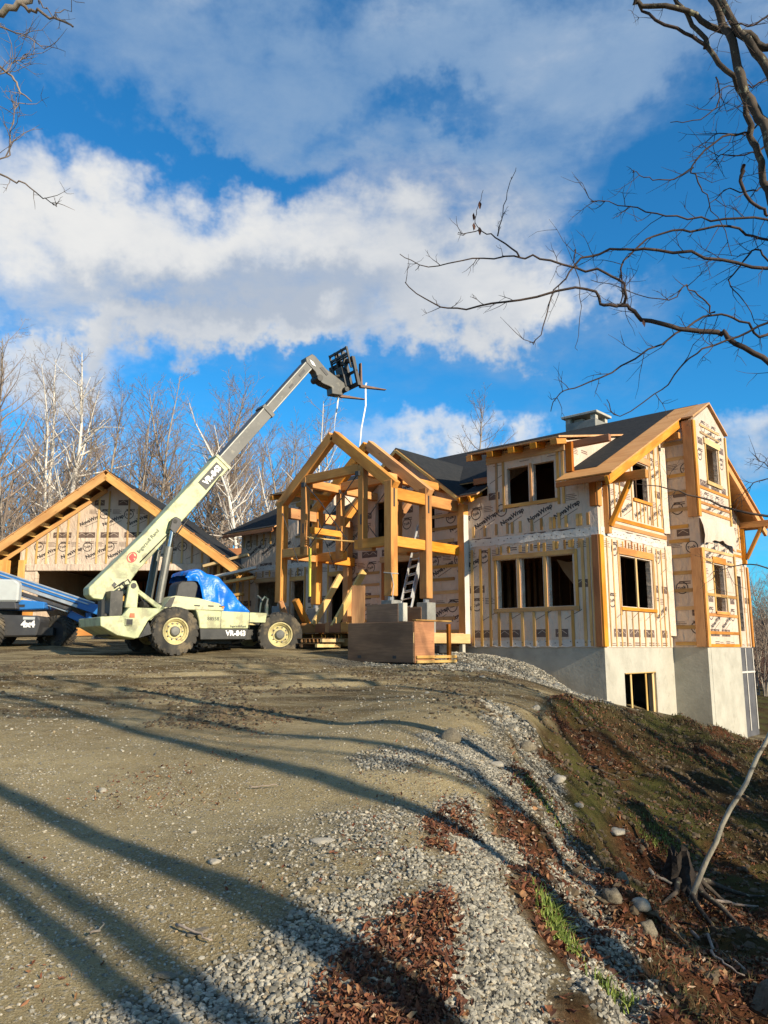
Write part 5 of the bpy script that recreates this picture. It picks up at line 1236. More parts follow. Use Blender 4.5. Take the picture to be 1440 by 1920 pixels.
# blue tarpaulin over the cab
def tarp():
    n, k = 30, 22; vs = []; rn = random.Random(2)
    prof = [(.60, 1.62), (.66, 1.74), (.86, 1.80), (1.15, 1.76), (1.42, 1.68), (1.60, 1.60), (1.80, 1.42), (2.05, 1.18), (2.30, .92), (2.55, .68), (2.62, .60)]
    def pf(t):
        q = t * (len(prof) - 1); i = min(int(q), len(prof) - 2); f = q - i; return prof[i][0] * (1 - f) + prof[i + 1][0] * f, prof[i][1] * (1 - f) + prof[i + 1][1] * f
    for i in range(n):
        s_, z = pf(i / (n - 1))
        for j in range(k):
            u = j / (k - 1) * 2 - 1; 
            y = 1.55 + .62 * max(-1, min(1, u * 1.9)); ed = max(0, abs(u) - .52) / .48
            low = .60 if s_ > 1.0 else 1.52
            zz = z - .05 * (abs(u) ** 3) - ed * (z - low)
            wob = float(vnoise(np.array([s_ * 3 + 5.]), np.array([zz * 2.2 + u * 2 + 9.]), .55, 33)[0]) + .45 * abs(math.sin(7 * s_ + 3.2 * zz + 2 * math.sin(4 * zz))) - .2
            w2 = float(vnoise(np.array([s_ * 3 + 5.]), np.array([u * 7.]), .35, 34)[0]) + .8 * float(vnoise(np.array([s_ * 5 + zz]), np.array([u * 5. + zz * 2]), .3, 35)[0])
            yy = y + (.22 * wob + .07 * w2) * (1 if u > 0 else -1) * min(1, ed * 2 + .15)
            vs.append((s_ + .07 * w2, yy, ZO + zz + .08 * wob * (1 - ed) + .03 * w2))
    f = [(i * k + j, (i + 1) * k + j, (i + 1) * k + j + 1, i * k + j + 1) for i in range(n - 1) for j in range(k - 1)]
    # front end closed by a hanging sheet
    TARP = plain('blue_tarp', (0.008, 0.16, 0.62), (0.006, 0.12, 0.52), 2, .35, bmp=.9, bscale=9, spec=.4)
    o = MB().add(vs, f).build('blue_tarp', TARP, None, smooth=True); o.location = TH0; o.rotation_euler = (0, 0, R(36))
    sub = o.modifiers.new('soft', 'SUBSURF'); sub.levels = 1; sub.render_levels = 1
    tag(o, 'crumpled bright blue tarpaulin draped over the cab of the cream handler', 'tarp')
tarp()
# slings hanging from the forks
def TW_(x, y, z): return tele.matrix_basis @ Vector((x, y, z))
bpy.context.view_layer.update()
SLING = plain('white_webbing', (0.72, 0.68, 0.58), (0.62, 0.56, 0.45), 6, .7)
def ribbon(name, pts, w, mat, lab, twist=0.8):
    vs = []; n = len(pts)
    for i, p in enumerate(pts):
        a = twist * i / n + .2; d = Vector((math.cos(a), math.sin(a), 0)) * w / 2; p = Vector(p); q = Vector((-d.y, d.x, 0)).normalized() * .004
        vs += [p - d - q, p + d - q, p + d + q, p - d + q]
    f = [(i * 4 + j, i * 4 + (j + 1) % 4, i * 4 + 4 + (j + 1) % 4, i * 4 + 4 + j) for i in range(n - 1) for j in range(4)]
    o = MB().add(vs, f).build(name, mat, None); tag(o, lab, 'sling', 'slings hanging from the forks'); return o
pa = TW_(6.55, .62, ZO + 8.36); tgt = HW(PC - .42, B2, 6.32)
ribbon('lifting_sling', [pa + Vector((.0, 0, .10)), pa + Vector((-.03, -.0, .0)), pa.lerp(tgt, .3) + Vector((.05, 0, 0)), pa.lerp(tgt, .65) + Vector((-.01, 0, 0)), pa.lerp(tgt, .8), tgt, tgt + Vector((0.0, -.2, -.35))], .05, SLING, 'long white webbing sling running from the forks to the timber gable', 1.3)
pb = TW_(6.22, 1.88, ZO + 8.22)
ribbon('lifting_sling', [pb + Vector((0, 0, .08)), pb, pb + Vector((-.03, 0, -.35)), pb + Vector((-.10, 0, -.8)), pb + Vector((-.13, .02, -1.3)), pb + Vector((-.16, .02, -2.0))], .06, SLING, 'short thin sling hanging from the far fork under the boom head', 2.4)

# ------------------------------------------------------------------ boom lift at the left edge
LZ = gz(-11.2, 23.5)
lift = empty('boom_lift', (0, 0, LZ), 0); lift.location = Vector((-11.6, 24.0, LZ)); lift.rotation_euler = (0, 0, R(8))
tag(lift, 'blue and grey four wheel boom lift parked in front of the garage door', 'boom lift')
L_ = lambda px, py, Y=24.0: at(px, py, Y) - lift.location
wheel(lift, (-.10, -1.0, .52), (-.75, -.66, 0), .52, .40, .28, 1, lugs=24, rimmat=LGREY)
wheel(lift, (1.52, .35, .50), (.55, .84, 0), .52, .42, .28, 1, lugs=24, rimmat=DGREY)
wheel(lift, (-.6, 1.35, .5), (-.1, 1, 0), .52, .40, .28, 1, lugs=24, rimmat=LGREY); wheel(lift, (.95, 1.5, .5), (.5, 1, 0), .52, .40, .28, 1, lugs=24, rimmat=LGREY)
chs = MB().prism([(-.95, .30), (-.95, 1.00), (1.08, .96), (1.16, .82), (1.06, .35)], (0, 0, 0), EX, EZ, EY, -.62, .9).build('chassis', DGREY, lift, bevel=.04)
MB().box(.9, 1.4, -.1, .6, .38, .62).box(-.6, .8, 1.0, 1.5, .4, .6).build('axle', BLACK, lift)
decal('4x4', (.62, -.628, .62), (1, 0, 0), (0, 0, 1), .26, WHITEINK, chs, bold=.05); MB().box(.66, 1.0, -.632, -.621, .84, .92).build('warning_label', LGREY, chs); MB().box(-.38, -.24, -.632, -.621, .76, .9).build('warning_label', LGREY, chs)
MB().lathe([(0, .55), (.14, .55)], (-.2, .2, .98), (0, 0, 1), 24).build('turntable', BLACK, lift)
tt = MB().prism([(-1.6, 1.13), (-1.6, 1.40), (.55, 1.44), (1.18, 1.38), (1.18, 1.17), (.5, 1.13)], (0, 0, 0), EX, EZ, EY, -.42, .85).build('turret', BLUE, lift, bevel=.03)
MB().prism([(-1.9, 1.12), (-1.9, 1.36), (.45, 1.36), (.5, 1.14)], (0, 0, 0), EX, EZ, EY, -.80, -.43).build('engine_cover_base', DGREY, lift, bevel=.03)
MB().prism([(-1.9, 1.365), (-1.9, 2.06), (.36, 2.03), (.52, 1.92), (.52, 1.365)], (0, 0, 0), EX, EZ, EY, -.80, -.44).build('engine_cover', LGREY, lift, bevel=.05)
MB().box(.4, .62, -.43, -.424, 1.22, 1.3).build('latch', BLACK, tt)
# main boom: falls from the turret to the right
b0 = Vector((-1.9, .1, 2.75)); b1 = Vector((2.72, .1, 1.22))
def bar(n, a, b, w, h, mat, dy=0, dz=0, par=lift): return MB().bar(Vector(a) + Vector((0, dy, dz)), Vector(b) + Vector((0, dy, dz)), w, h).build(n, mat, par, bevel=.012)
bar('main_boom', b0, b1, .32, .17, BLUE); 
bar('boom_rail', b0, b0.lerp(b1, .93), .02, .045, SILV, -.172, .01)
bar('boom_rail', b0, b0.lerp(b1, .97), .05, .05, SILV, -.15, .11)
bar('lower_boom', b0.lerp(b1, .05), b0.lerp(b1, .93), .28, .11, SILV, 0, -.16)
bar('cable_tray', b0.lerp(b1, .35), b0.lerp(b1, .80), .10, .06, SILV, -.1, -.42)
bar('cable_tray', b0.lerp(b1, .30), b0.lerp(b1, .82), .05, .10, DGREY, -.18, -.33)
bar('boom_tip', b0.lerp(b1, .86), b1 + Vector((.12, 0, -.05)), .36, .18, BLUE, 0, -.12)
MB().bar(b1 + Vector((-.95, .1, -.16)), b1 + Vector((-.2, .1, -.52)), .18, .22).bar(b1 + Vector((-.35, .1, -.12)), b1 + Vector((-.3, .1, -.5)), .2, .2).build('jib_knuckle', BLUE, lift, bevel=.02)
mb = MB(); p = b1
for dy in (-.5, .5): mb.box(p.x - .1, p.x + .7, dy - .02 + .1, dy + .02 + .1, p.z - .95, p.z - .91)
mb.box(p.x - .06, p.x - .02, -.4, .6, p.z - .95, p.z - .3); mb.build('platform_frame', DGREY, lift)

# ------------------------------------------------------------------ bare trees
def barkmat(name, c1, c2, birch=False, lichen=False):
    m, nt, bs = newmat(name); v = coords(nt, (1, 1, .35)); oi = nd(nt, 'ShaderNodeObjectInfo')
    col = MIX(nt, MR(nt, NOISE(nt, v, 9 if not birch else 3, 5, .65), .35, .65), c1, c2)
    if birch:
        vv = coords(nt, (1.2, 1.2, 7)); col = MIX(nt, M(nt, 'MULTIPLY', MR(nt, NOISE(nt, vv, 1.6, 4, .6), .58, .66), .8), col, (0.07, 0.06, 0.05))
    if lichen:
        col = MIX(nt, M(nt, 'MULTIPLY', MR(nt, NOISE(nt, coords(nt), 14, 4, .6), .58, .68), .7), col, (0.30, 0.30, 0.20))
    nt.links.new(col, bs.inputs['Base Color']); bs.inputs['Roughness'].default_value = .9; bs.inputs['Specular IOR Level'].default_value = .2
    bump(nt, bs, NOISE(nt, v, 30, 4, .6), .6, .01); return m
BIRCH = barkmat('white_birch_bark', (0.66, 0.62, 0.55), (0.50, 0.46, 0.40), birch=True)
BIRCHT = barkmat('birch_twig_bark', (0.30, 0.245, 0.20), (0.20, 0.16, 0.13))
GREYB_ = barkmat('grey_bark', (0.33, 0.28, 0.225), (0.21, 0.175, 0.14), lichen=True)
TWIGB = barkmat('brown_twig_bark', (0.265, 0.205, 0.16), (0.17, 0.128, 0.098))
DARKB = barkmat('dark_bark', (0.085, 0.068, 0.052), (0.042, 0.034, 0.027), lichen=True)
DARKT = barkmat('dark_twig_bark', (0.075, 0.052, 0.042), (0.04, 0.03, 0.025))
def wander(p, d, L, segs, rn, curve, up):
    pts = [Vector(p)]; d = Vector(d).normalized(); st = L / segs
    for i in range(segs):
        d = (d + Vector((rn.gauss(0, curve), rn.gauss(0, curve), rn.gauss(0, curve) + up))).normalized(); pts.append(pts[-1] + d * st)
    return pts
def grow(rn, H, r0, stems, style, lean=0.0, wob=.055):
    """returns trunk and crown tubes of one bare tree standing at the origin"""
    T, Cn = MB(), MB()
    def twigs(pts, r, lvl, Lc, k, ang, up, cur):
        n = max(1, int(round(k)))
        for i in range(n):
            t = (.18 if lvl > 0 else style['clear']) + ((1 - (.18 if lvl > 0 else style['clear'])) * (i + rn.random()) / n)
            q = t * (len(pts) - 1); j = min(int(q), len(pts) - 2); p = pts[j].lerp(pts[j + 1], q - j); d = (pts[j + 1] - pts[j]).normalized()
            sdv = d.orthogonal(); sdv.rotate(Matrix.Rotation(rn.uniform(0, 6.283), 3, d)); a = R(rn.gauss(ang, 9))
            dd = d * math.cos(a) + sdv * math.sin(a)
            L = Lc * (1.12 - .75 * t) * rn.uniform(.65, 1.25); rr = max(style['rmin'], r * (1 - .8 * t) * (.55 if lvl == 0 else .5))
            segs = 5 if lvl == 0 else (3 if lvl == 1 else 2)
            pp = wander(p, dd, L, segs, rn, cur, up)
            rad = [rr * (1 - .75 * s_ / segs) for s_ in range(segs + 1)]
            (T if (lvl == 0 and style['white'] and rr > .028) else Cn).tube(pp, rad, 5 if rr > .03 else 3, cap=False)
            if lvl < 2: twigs(pp, rr, lvl + 1, L * style['ratio'], style['k'][lvl + 1] * (L / max(.1, Lc)) ** .5, style['ang'][lvl + 1], up * 1.1, cur * 1.1)
    for s_ in range(stems):
        a = rn.uniform(0, 6.28); tl = (0 if stems == 1 else rn.uniform(.08, .30)) + lean
        d = Vector((math.sin(tl) * math.cos(a), math.sin(tl) * math.sin(a), math.cos(tl)))
        Hs = H * (1 if s_ == 0 else rn.uniform(.68, 1)); rs = r0 * (1 if s_ == 0 else rn.uniform(.6, .9))
        pts = wander((.12 * math.cos(a) * (stems > 1), .12 * math.sin(a) * (stems > 1), -.4), d, Hs, 11, rn, wob, .045)
        T.tube(pts, [rs * (1.25 if i == 0 else (1 - .92 * i / 11) ** .9 + .02) for i in range(12)], 8, cap=False)
        twigs(pts, rs, 0, Hs * style['len'], style['k'][0], style['ang'][0], style['up'], style['cur'])
    return T, Cn
ST = dict(
    maple=dict(clear=.30, len=.33, ratio=.48, k=(38, 9, 5), ang=(40, 38, 34), up=.10, cur=.10, rmin=.009, white=False),
    birch=dict(clear=.34, len=.26, ratio=.50, k=(30, 9, 5), ang=(42, 40, 36), up=.06, cur=.12, rmin=.008, white=True),
    slender=dict(clear=.25, len=.20, ratio=.50, k=(32, 8, 4), ang=(40, 38, 36), up=.12, cur=.10, rmin=.008, white=False),
    brush=dict(clear=.12, len=.36, ratio=.5, k=(16, 7, 4), ang=(34, 36, 34), up=.10, cur=.12, rmin=.007, white=False))
def proto(seed, H, r0, stems, st, bark, twig, lean=0.0):
    rn = random.Random(seed); T, Cn = grow(rn, H, r0, stems, ST[st], lean)
    return T.mesh('trunk', bark, True), Cn.mesh('crown', twig, True), H
PR = dict(
    mapleA=proto(101, 15, .17, 1, 'maple', GREYB_, TWIGB), mapleB=proto(102, 15, .15, 3, 'maple', GREYB_, TWIGB), mapleC=proto(107, 15, .16, 2, 'maple', GREYB_, TWIGB),
    birchA=proto(103, 15, .19, 4, 'birch', BIRCH, BIRCHT), birchB=proto(104, 14, .15, 2, 'birch', BIRCH, BIRCHT), birchC=proto(105, 15, .14, 1, 'birch', BIRCH, BIRCHT),
    slender=proto(106, 15, .12, 1, 'slender', GREYB_, BIRCHT), brush=proto(108, 5.5, .05, 5, 'brush', GREYB_, TWIGB), brushB=proto(109, 5.0, .045, 6, 'brush', GREYB_, BIRCHT))
NAMES = dict(mapleA='bare_tree', mapleB='bare_tree', mapleC='bare_tree', slender='bare_tree', birchA='birch_tree', birchB='birch_tree', birchC='birch_tree', brush='sapling_clump', brushB='sapling_clump')
def plant(kind, px, top, Y, rz, label, group):
    tm, cm, H = PR[kind]; a = at(px, 1214, Y); zb = float(ground_base(np.array([a.x]), np.array([Y]))[0])
    h = at(px, top, Y).z - zb; s_ = h / H
    o = empty(NAMES[kind], (a.x, Y, zb), rz); o.scale = (s_, s_, s_)
    tag(o, label, 'tree' if 'brush' not in kind else 'saplings', group)
    link('trunk', tm, None, o); link('crown', cm, None, o); return o
FOREST = 'bare trees in the wood behind the garage'
spec = [
 ('birchA', 82, 650, 42, 0.4, 'tall white birch with four forked stems rising behind the garage roof\'s left slope'),
 ('mapleA', -5, 615, 36, 1.1, 'tall grey tree cut by the left edge of the photo'), ('mapleC', 30, 700, 47, 2.0, 'grey tree just left of the forked white birch'),
 ('mapleB', 205, 705, 43, .3, 'bushy brown tree standing directly behind the garage peak'), ('slender', 150, 735, 45, 3.0, 'thin grey tree between the forked birch and the garage peak'),
 ('slender', 292, 690, 44, .9, 'straight slender grey tree right of the garage peak'), ('mapleB', 385, 705, 45, 2.2, 'dense brown tree directly behind the lifted boom'),
 ('birchC', 452, 720, 40, 1.3, 'slim white birch between the boom and the left wing roof'), ('birchB', 505, 745, 42, 2.9, 'white birch with two stems left of the timber peak'),
 ('mapleC', 350, 730, 50, 4.2, 'grey tree behind the dense brown one left of the boom'), ('birchB', 585, 760, 47, 5.1, 'pale birch whose crown fans out behind the timber peak'),
 ('mapleA', 940, 762, 47, 1.9, 'lone grey tree top showing above the main roof ridge left of the chimney'),
 ('slender', 245, 720, 52, 1.0, 'faint thin tree in the gap between two bushy trees behind the garage roof'), ('mapleA', 430, 735, 52, 3.3, 'tall grey tree to the right of the boom behind the slim birch'),
 ('mapleA', 110, 720, 52, 5.5, 'grey tree behind the forked white birch'), ('mapleC', 545, 770, 52, .7, 'grey tree between the two stemmed birch and the timber peak')]
for k, px, top, Y, rz, lb in spec: plant(k, px, top, Y, rz, lb, FOREST)
rn = random.Random(77)
for i in range(18):
    px = rn.uniform(-120, 640); plant(rn.choice(['mapleA', 'mapleB', 'mapleC', 'slender', 'mapleB']), px, rn.uniform(745, 840), rn.uniform(56, 78), rn.uniform(0, 6.28), 'small grey brown tree far back in the bare wood', 'far trees deep in the bare wood')
for i in range(16):
    px = rn.uniform(-60, 130); plant(rn.choice(['brush', 'brushB']), px, rn.uniform(880, 985), rn.uniform(35, 41), rn.uniform(0, 6.28), 'thicket of tan saplings left of the garage', 'sapling thicket left of the garage')
for i in range(5):
    px = rn.uniform(430, 520); plant(rn.choice(['brush', 'brushB']), px, rn.uniform(960, 1000), rn.uniform(40, 44), rn.uniform(0, 6.28), 'saplings in the gap between the garage and the left wing', 'saplings between garage and house')
for i in range(44):
    px = rn.uniform(1395, 1600) if i < 24 else rn.uniform(1600, 2300); Y = rn.uniform(42, 95); plant(rn.choice(['mapleA', 'mapleB', 'mapleC', 'slender', 'brush', 'birchC']), px, rn.uniform(1025, 1105), Y, rn.uniform(0, 6.28), 'brown bare tree on the slope beyond the house\'s right end', 'bare trees beyond the right end of the house')
# evergreens at the right edge behind the house
NEEDLE = plain('dark_needles', (0.03, 0.06, 0.02), (0.055, 0.085, 0.03), 3, .85)
def conifer(p, H, lab, grp='dark evergreens beyond the house'):
    o = empty('fir_tree', p); tag(o, lab, 'tree', grp); rn = random.Random(int(p[0] * 10))
    MB().tube([(0, 0, -.3), (0, 0, H)], [.12, .02], 7).build('trunk', GREYB_, o)
    mb = MB()
    for i in range(700):
        t = rn.random() ** .8; z = H * (.08 + .9 * t); Rr = (1 - t) * H * .26 * rn.uniform(.3, 1.05) + .05; a = rn.uniform(0, 6.283)
        c = Vector((math.cos(a) * Rr, math.sin(a) * Rr, z - Rr * .3)); d = Vector((math.cos(a), math.sin(a), -.25)); w = Vector((-math.sin(a), math.cos(a), rn.uniform(-.3, .3)))
        L = .35 + .2 * rn.random(); mb.add([c - d * L * .5 - w * .03, c + w * .13, c + d * L * .6, c - w * .13], [(0, 1, 2, 3)])
    mb.build('crown', NEEDLE, o)
conifer((24.5, 46, -3.2), 4.6, 'small dark evergreen at the right edge behind the house'); conifer((26.6, 50, -3.0), 5.6, 'taller dark evergreen behind the small one at the right edge')
conifer((-11.0, 42, 1.4), 4.4, 'dark evergreen in the gap between garage and left wing')

# ------------------------------------------------------------------ trees by the camera that throw the long shadows and hang into view
def shadow_tree(x, y, H, r0, seed, stems, label, lean=0.0, clear=.42):
    rn = random.Random(seed); T, Cn = grow(rn, H, r0, stems, dict(ST['maple'], clear=clear, len=.30, k=(17, 6, 3.2)), lean, .012)
    o = empty('bare_tree', (x, y, gz(x, y))); tag(o, label, 'tree', 'trees beside the drive that shade the yard')
    T.build('trunk', GREYB_, o, smooth=True); Cn.build('crown', TWIGB, o, smooth=True)
shadow_tree(9.09, -1.95, 17, .21, 201, 1, 'tall bare tree to the right of the drive, its trunk shadow crossing mid yard', clear=.6)
shadow_tree(5.86, -1.9, 16, .18, 202, 1, 'bare tree beside the drive whose broad shadow runs through the foreground', clear=.6)
shadow_tree(7.34, -4.2, 17, .145, 203, 1, 'bare tree behind the drive casting the wide shadow lower left', clear=.6)
shadow_tree(4.72, -2.2, 15, .125, 204, 1, 'thin bare tree casting the lowest left shadow', clear=.6)
shadow_tree(13.5, 2.4, 17, .16, 205, 2, 'bare tree up the bank casting blurred shadow over the yard'); shadow_tree(16.5, 4.8, 17, .17, 206, 1, 'bare tree further up the bank shading the mound')
shadow_tree(14.0, -3.2, 18, .17, 207, 2, 'bare tree far right behind the drive shading the yard'); shadow_tree(19.5, -1.0, 18, .18, 208, 1, 'large bare tree far right behind the drive')
shadow_tree(21.5, 3.6, 16, .16, 209, 2, 'bare tree at the far right of the bank')

for k, (x, y, h, sd) in enumerate(((13.4, 9.2, 6.6, 211), (12.0, 7.0, 6.2, 212), (15.3, 9.6, 6.8, 213), (10.4, 5.4, 6.0, 214), (17.5, 11.0, 6.5, 215), (14.2, 6.4, 7.0, 216), (9.2, 3.0, 7.0, 217))):  # low trees added out of view to dapple the bank with shade
    shadow_tree(x, y, h, .06, sd, 4, ['low spreading tree on the bank right of the view, nearest the house', 'low bushy tree on the right bank shading the mound', 'wide low tree further up the right bank', 'small many stemmed tree close to the ditch', 'low tree at the far end of the right bank', 'many stemmed tree between the low ones on the bank', 'small tree beside the ditch nearest the camera'][k], clear=.12)
for k, (x, y, h) in enumerate(((12.6, 9.6, 5.4), (16.8, 9.0, 6.2), (11.0, 7.4, 5.0), (9.3, 5.0, 4.6), (13.2, 6.8, 5.6), (7.6, 2.6, 4.4))):  # evergreens added out of view for denser shade on the bank
    conifer((x, y, gz(x, y)), h, ['young hemlock on the right bank nearest the house', 'taller hemlock high on the right bank', 'small hemlock beside the ditch', 'small hemlock low on the bank by the camera', 'hemlock between the small ones on the right bank', 'smallest hemlock right beside the camera'][k], 'young hemlocks on the right bank')
def q3(x, y, Y): return at(740 + x / 2.057, y / 2.057, Y)
def spline(pts, sub=4):
    o = []; n = len(pts)
    for i in range(n - 1):
        p0, p1, p2, p3 = pts[max(0, i - 1)], pts[i], pts[i + 1], pts[min(n - 1, i + 2)]
        for k in range(sub):
            t = k / sub; o.append(0.5 * ((2 * p1) + (p2 - p0) * t + (2 * p0 - 5 * p1 + 4 * p2 - p3) * t * t + (3 * p1 - p0 - 3 * p2 + p3) * t ** 3))
    return o + [pts[-1]]
def limb_set(rn, T, Cn, pts, r0, r1, tw, L=.45, lvl=0, big=False):
    pp = spline(pts); n = len(pp)
    pp = [p + Vector((rn.gauss(0, .006), rn.gauss(0, .02), rn.gauss(0, .006))) for p in pp]
    (T if big else Cn).tube(pp, [r0 + (r1 - r0) * i / (n - 1) for i in range(n)], 8 if big else 6, cap=False)
    Lt = sum((pp[i + 1] - pp[i]).length for i in range(n - 1))
    for i in range(int(Lt * tw)):
        q = rn.random() * (n - 1); j = min(int(q), n - 2); p = pp[j].lerp(pp[j + 1], q - j); d = (pp[j + 1] - pp[j]).normalized()
        sd = d.orthogonal(); sd.rotate(Matrix.Rotation(rn.uniform(0, 6.28), 3, d)); a = R(rn.gauss(48, 14))
        l = L * rn.uniform(.3, 1.2); r = min(.004, r0 * .5)
        w = wander(p, d * math.cos(a) + sd * math.sin(a), l, 4, rn, .22, .05); Cn.tube(w, [r, r * .85, r * .7, r * .5, r * .3], 3, cap=False)
        for k in range(rn.choice((1, 2, 3))):
            m = rn.randint(1, 3); d2 = (w[m + 1] - w[m]).normalized(); s2 = d2.orthogonal(); s2.rotate(Matrix.Rotation(rn.uniform(0, 6.28), 3, d2)); a = R(rn.gauss(45, 12))
            Cn.tube(wander(w[m], d2 * math.cos(a) + s2 * math.sin(a), l * rn.uniform(.25, .6), 3, rn, .2, .03), [r * .6, r * .5, r * .4, r * .25], 3, cap=False)
def overhang():
    rn = random.Random(55); T, Cn = MB(), MB(); Y = 6.2
    bx, by = 4.7, 6.4; zb = gz(bx, by)
    o = empty('overhanging_tree', (bx, by, zb)); tag(o, 'big bare tree leaning in from the right edge with dark rough limbs overhead', 'tree')
    fork = q3(1530, 900, Y)
    limb_set(rn, T, Cn, [Vector((bx, by, zb - .3)), Vector((bx - .15, by, zb + 1.6)), Vector((bx - .45, by - .05, 0.9)), fork], .15, .09, 0, big=True)
    Q = lambda l, Yo=0.0: [q3(x, y, Y + Yo) for x, y in l]
    limb_set(rn, T, Cn, [fork] + Q([(1450, 560), (1395, 430), (1345, 330), (1300, 170), (1240, 20), (1190, -120)]), .050, .030, 2, .35, big=True)
    limb_set(rn, T, Cn, [fork + Vector((.02, .1, 0))] + Q([(1440, 730), (1400, 600), (1370, 490), (1345, 370), (1250, 250), (1200, 150), (1110, 30), (1060, -60)], .15), .036, .018, 2.5, .35, big=True)
    limb_set(rn, T, Cn, [fork + Vector((.1, -.05, .1))] + Q([(1500, 420), (1440, 270), (1380, 180), (1290, 60), (1220, -60)], -.1), .048, .028, 2, .35, big=True)
    limb_set(rn, T, Cn, Q([(1440, 190), (1360, 140), (1240, 110), (1130, 40), (960, 10), (930, -10)], .1), .035, .02, 3, .3, big=True)
    limb_set(rn, T, Cn, Q([(1205, 180), (1150, 150), (1010, 75), (920, -10)], .15), .018, .012, 3, .3)
    limb_set(rn, T, Cn, [fork + Vector((.25, 0, -.5))] + Q([(1500, 1410), (1420, 1380), (1290, 1300), (1250, 1278), (1100, 1265), (960, 1228), (890, 1178), (810, 1180), (745, 1115), (480, 1155), (280, 1190), (150, 1170), (38, 1093)]), .030, .004, 5, .32)
    limb_set(rn, T, Cn, Q([(890, 1172), (860, 1080), (740, 1040), (560, 998), (460, 990), (300, 1000), (130, 1028), (20, 983)]), .013, .003, 6, .3)
    limb_set(rn, T, Cn, Q([(478, 990), (410, 920), (330, 892), (245, 900)], -.02), .008, .003, 4, .2); limb_set(rn, T, Cn, Q([(400, 905), (412, 850), (435, 740), (472, 642)], -.02), .006, .002, 8, .1)
    limb_set(rn, T, Cn, Q([(330, 890), (308, 840), (325, 790), (338, 742)], -.02), .004, .002, 1, .08)
    limb_set(rn, T, Cn, [fork + Vector((.3, .1, -.2))] + Q([(1440, 1030), (1200, 990), (960, 965), (870, 958), (720, 1000), (660, 1070), (610, 1130), (560, 1290), (525, 1320)], .1), .017, .003, 6, .4)
    limb_set(rn, T, Cn, [fork + Vector((.3, 0, -.1))] + Q([(1440, 930), (1330, 880), (1150, 882), (1000, 910), (885, 1005), (872, 1090), (890, 1170)], .2), .013, .006, 6, .4)
    limb_set(rn, T, Cn, [fork + Vector((.3, -.1, -.1))] + Q([(1440, 850), (1220, 848), (1050, 828), (900, 795), (760, 770)], -.1), .013, .003, 7, .4)
    limb_set(rn, T, Cn, [fork + Vector((.3, .1, -.4))] + Q([(1440, 1292), (1330, 1240), (1230, 1208), (1080, 1290), (880, 1410), (720, 1490), (640, 1515), (598, 1590)], .15), .014, .003, 6, .4)
    limb_set(rn, T, Cn, Q([(1230, 1208), (1190, 1150), (1120, 1105), (1060, 1160), (900, 1120), (760, 1080)], .15), .008, .003, 6, .35)
    limb_set(rn, T, Cn, [fork + Vector((.3, -.1, -.4))] + Q([(1440, 1240), (1300, 1310), (1190, 1345), (1100, 1420), (1035, 1500), (870, 1602), (815, 1545)], -.15), .011, .003, 5, .4)
    limb_set(rn, T, Cn, Q([(1370, 505), (1260, 535), (1150, 640), (1180, 720), (1225, 800), (1305, 990)], .1), .010, .003, 7, .45)
    limb_set(rn, T, Cn, Q([(1350, 640), (1335, 700), (1390, 790), (1440, 830)], 0), .017, .014, 3, .3)
    limb_set(rn, T, Cn, Q([(1240, 300), (1250, 400), (1180, 460), (1060, 478)], .1), .008, .003, 7, .35); limb_set(rn, T, Cn, Q([(1150, 650), (1060, 690), (980, 690), (920, 655)], .1), .007, .003, 7, .35)
    limb_set(rn, T, Cn, Q([(1440, 1010), (1390, 960), (1345, 1010), (1290, 1090), (1340, 1150), (1400, 1260)], .3), .010, .003, 8, .5)
    limb_set(rn, T, Cn, Q([(700, 955), (690, 1010), (715, 1100), (712, 1260), (700, 1350)], 0), .005, .002, 4, .25)
    for a in ((1440, 60), (1440, 300), (1430, 560), (1440, 700), (1400, 480)):
        limb_set(rn, T, Cn, Q([a, (a[0] - 60, a[1] + 40), (a[0] - 150, a[1] + 30), (a[0] - 230, a[1] + 90)], rn.uniform(-.3, .3)), .009, .003, 9, .4)
    for M_ in (T, Cn): M_.v = [(x - bx, y - by, z - zb) for x, y, z in M_.v]
    T.build('trunk', DARKB, o, smooth=True); Cn.build('branches', DARKT, o, smooth=True)
    LEAFD = plain('withered_leaf', (0.16, 0.06, 0.03), (0.08, 0.03, 0.018), 9, .8)
    for (x, y) in ((305, 820), (328, 775), (306, 858), (328, 875), (960, 1232)):
        p = q3(x, y, Y - .02) - Vector((bx, by, zb)); mb = MB()
        for k in range(2):
            a = rn.uniform(0, 6.28); e = Vector((math.cos(a), math.sin(a), 0)) * .018
            mb.add([p, p + e + Vector((0, 0, -.03)), p + Vector((e.y * .5, -e.x * .5, -.075)), p - e + Vector((0, 0, -.035))], [(0, 1, 2), (0, 2, 3)])
        mb.build('withered_leaf', LEAFD, o)
overhang()
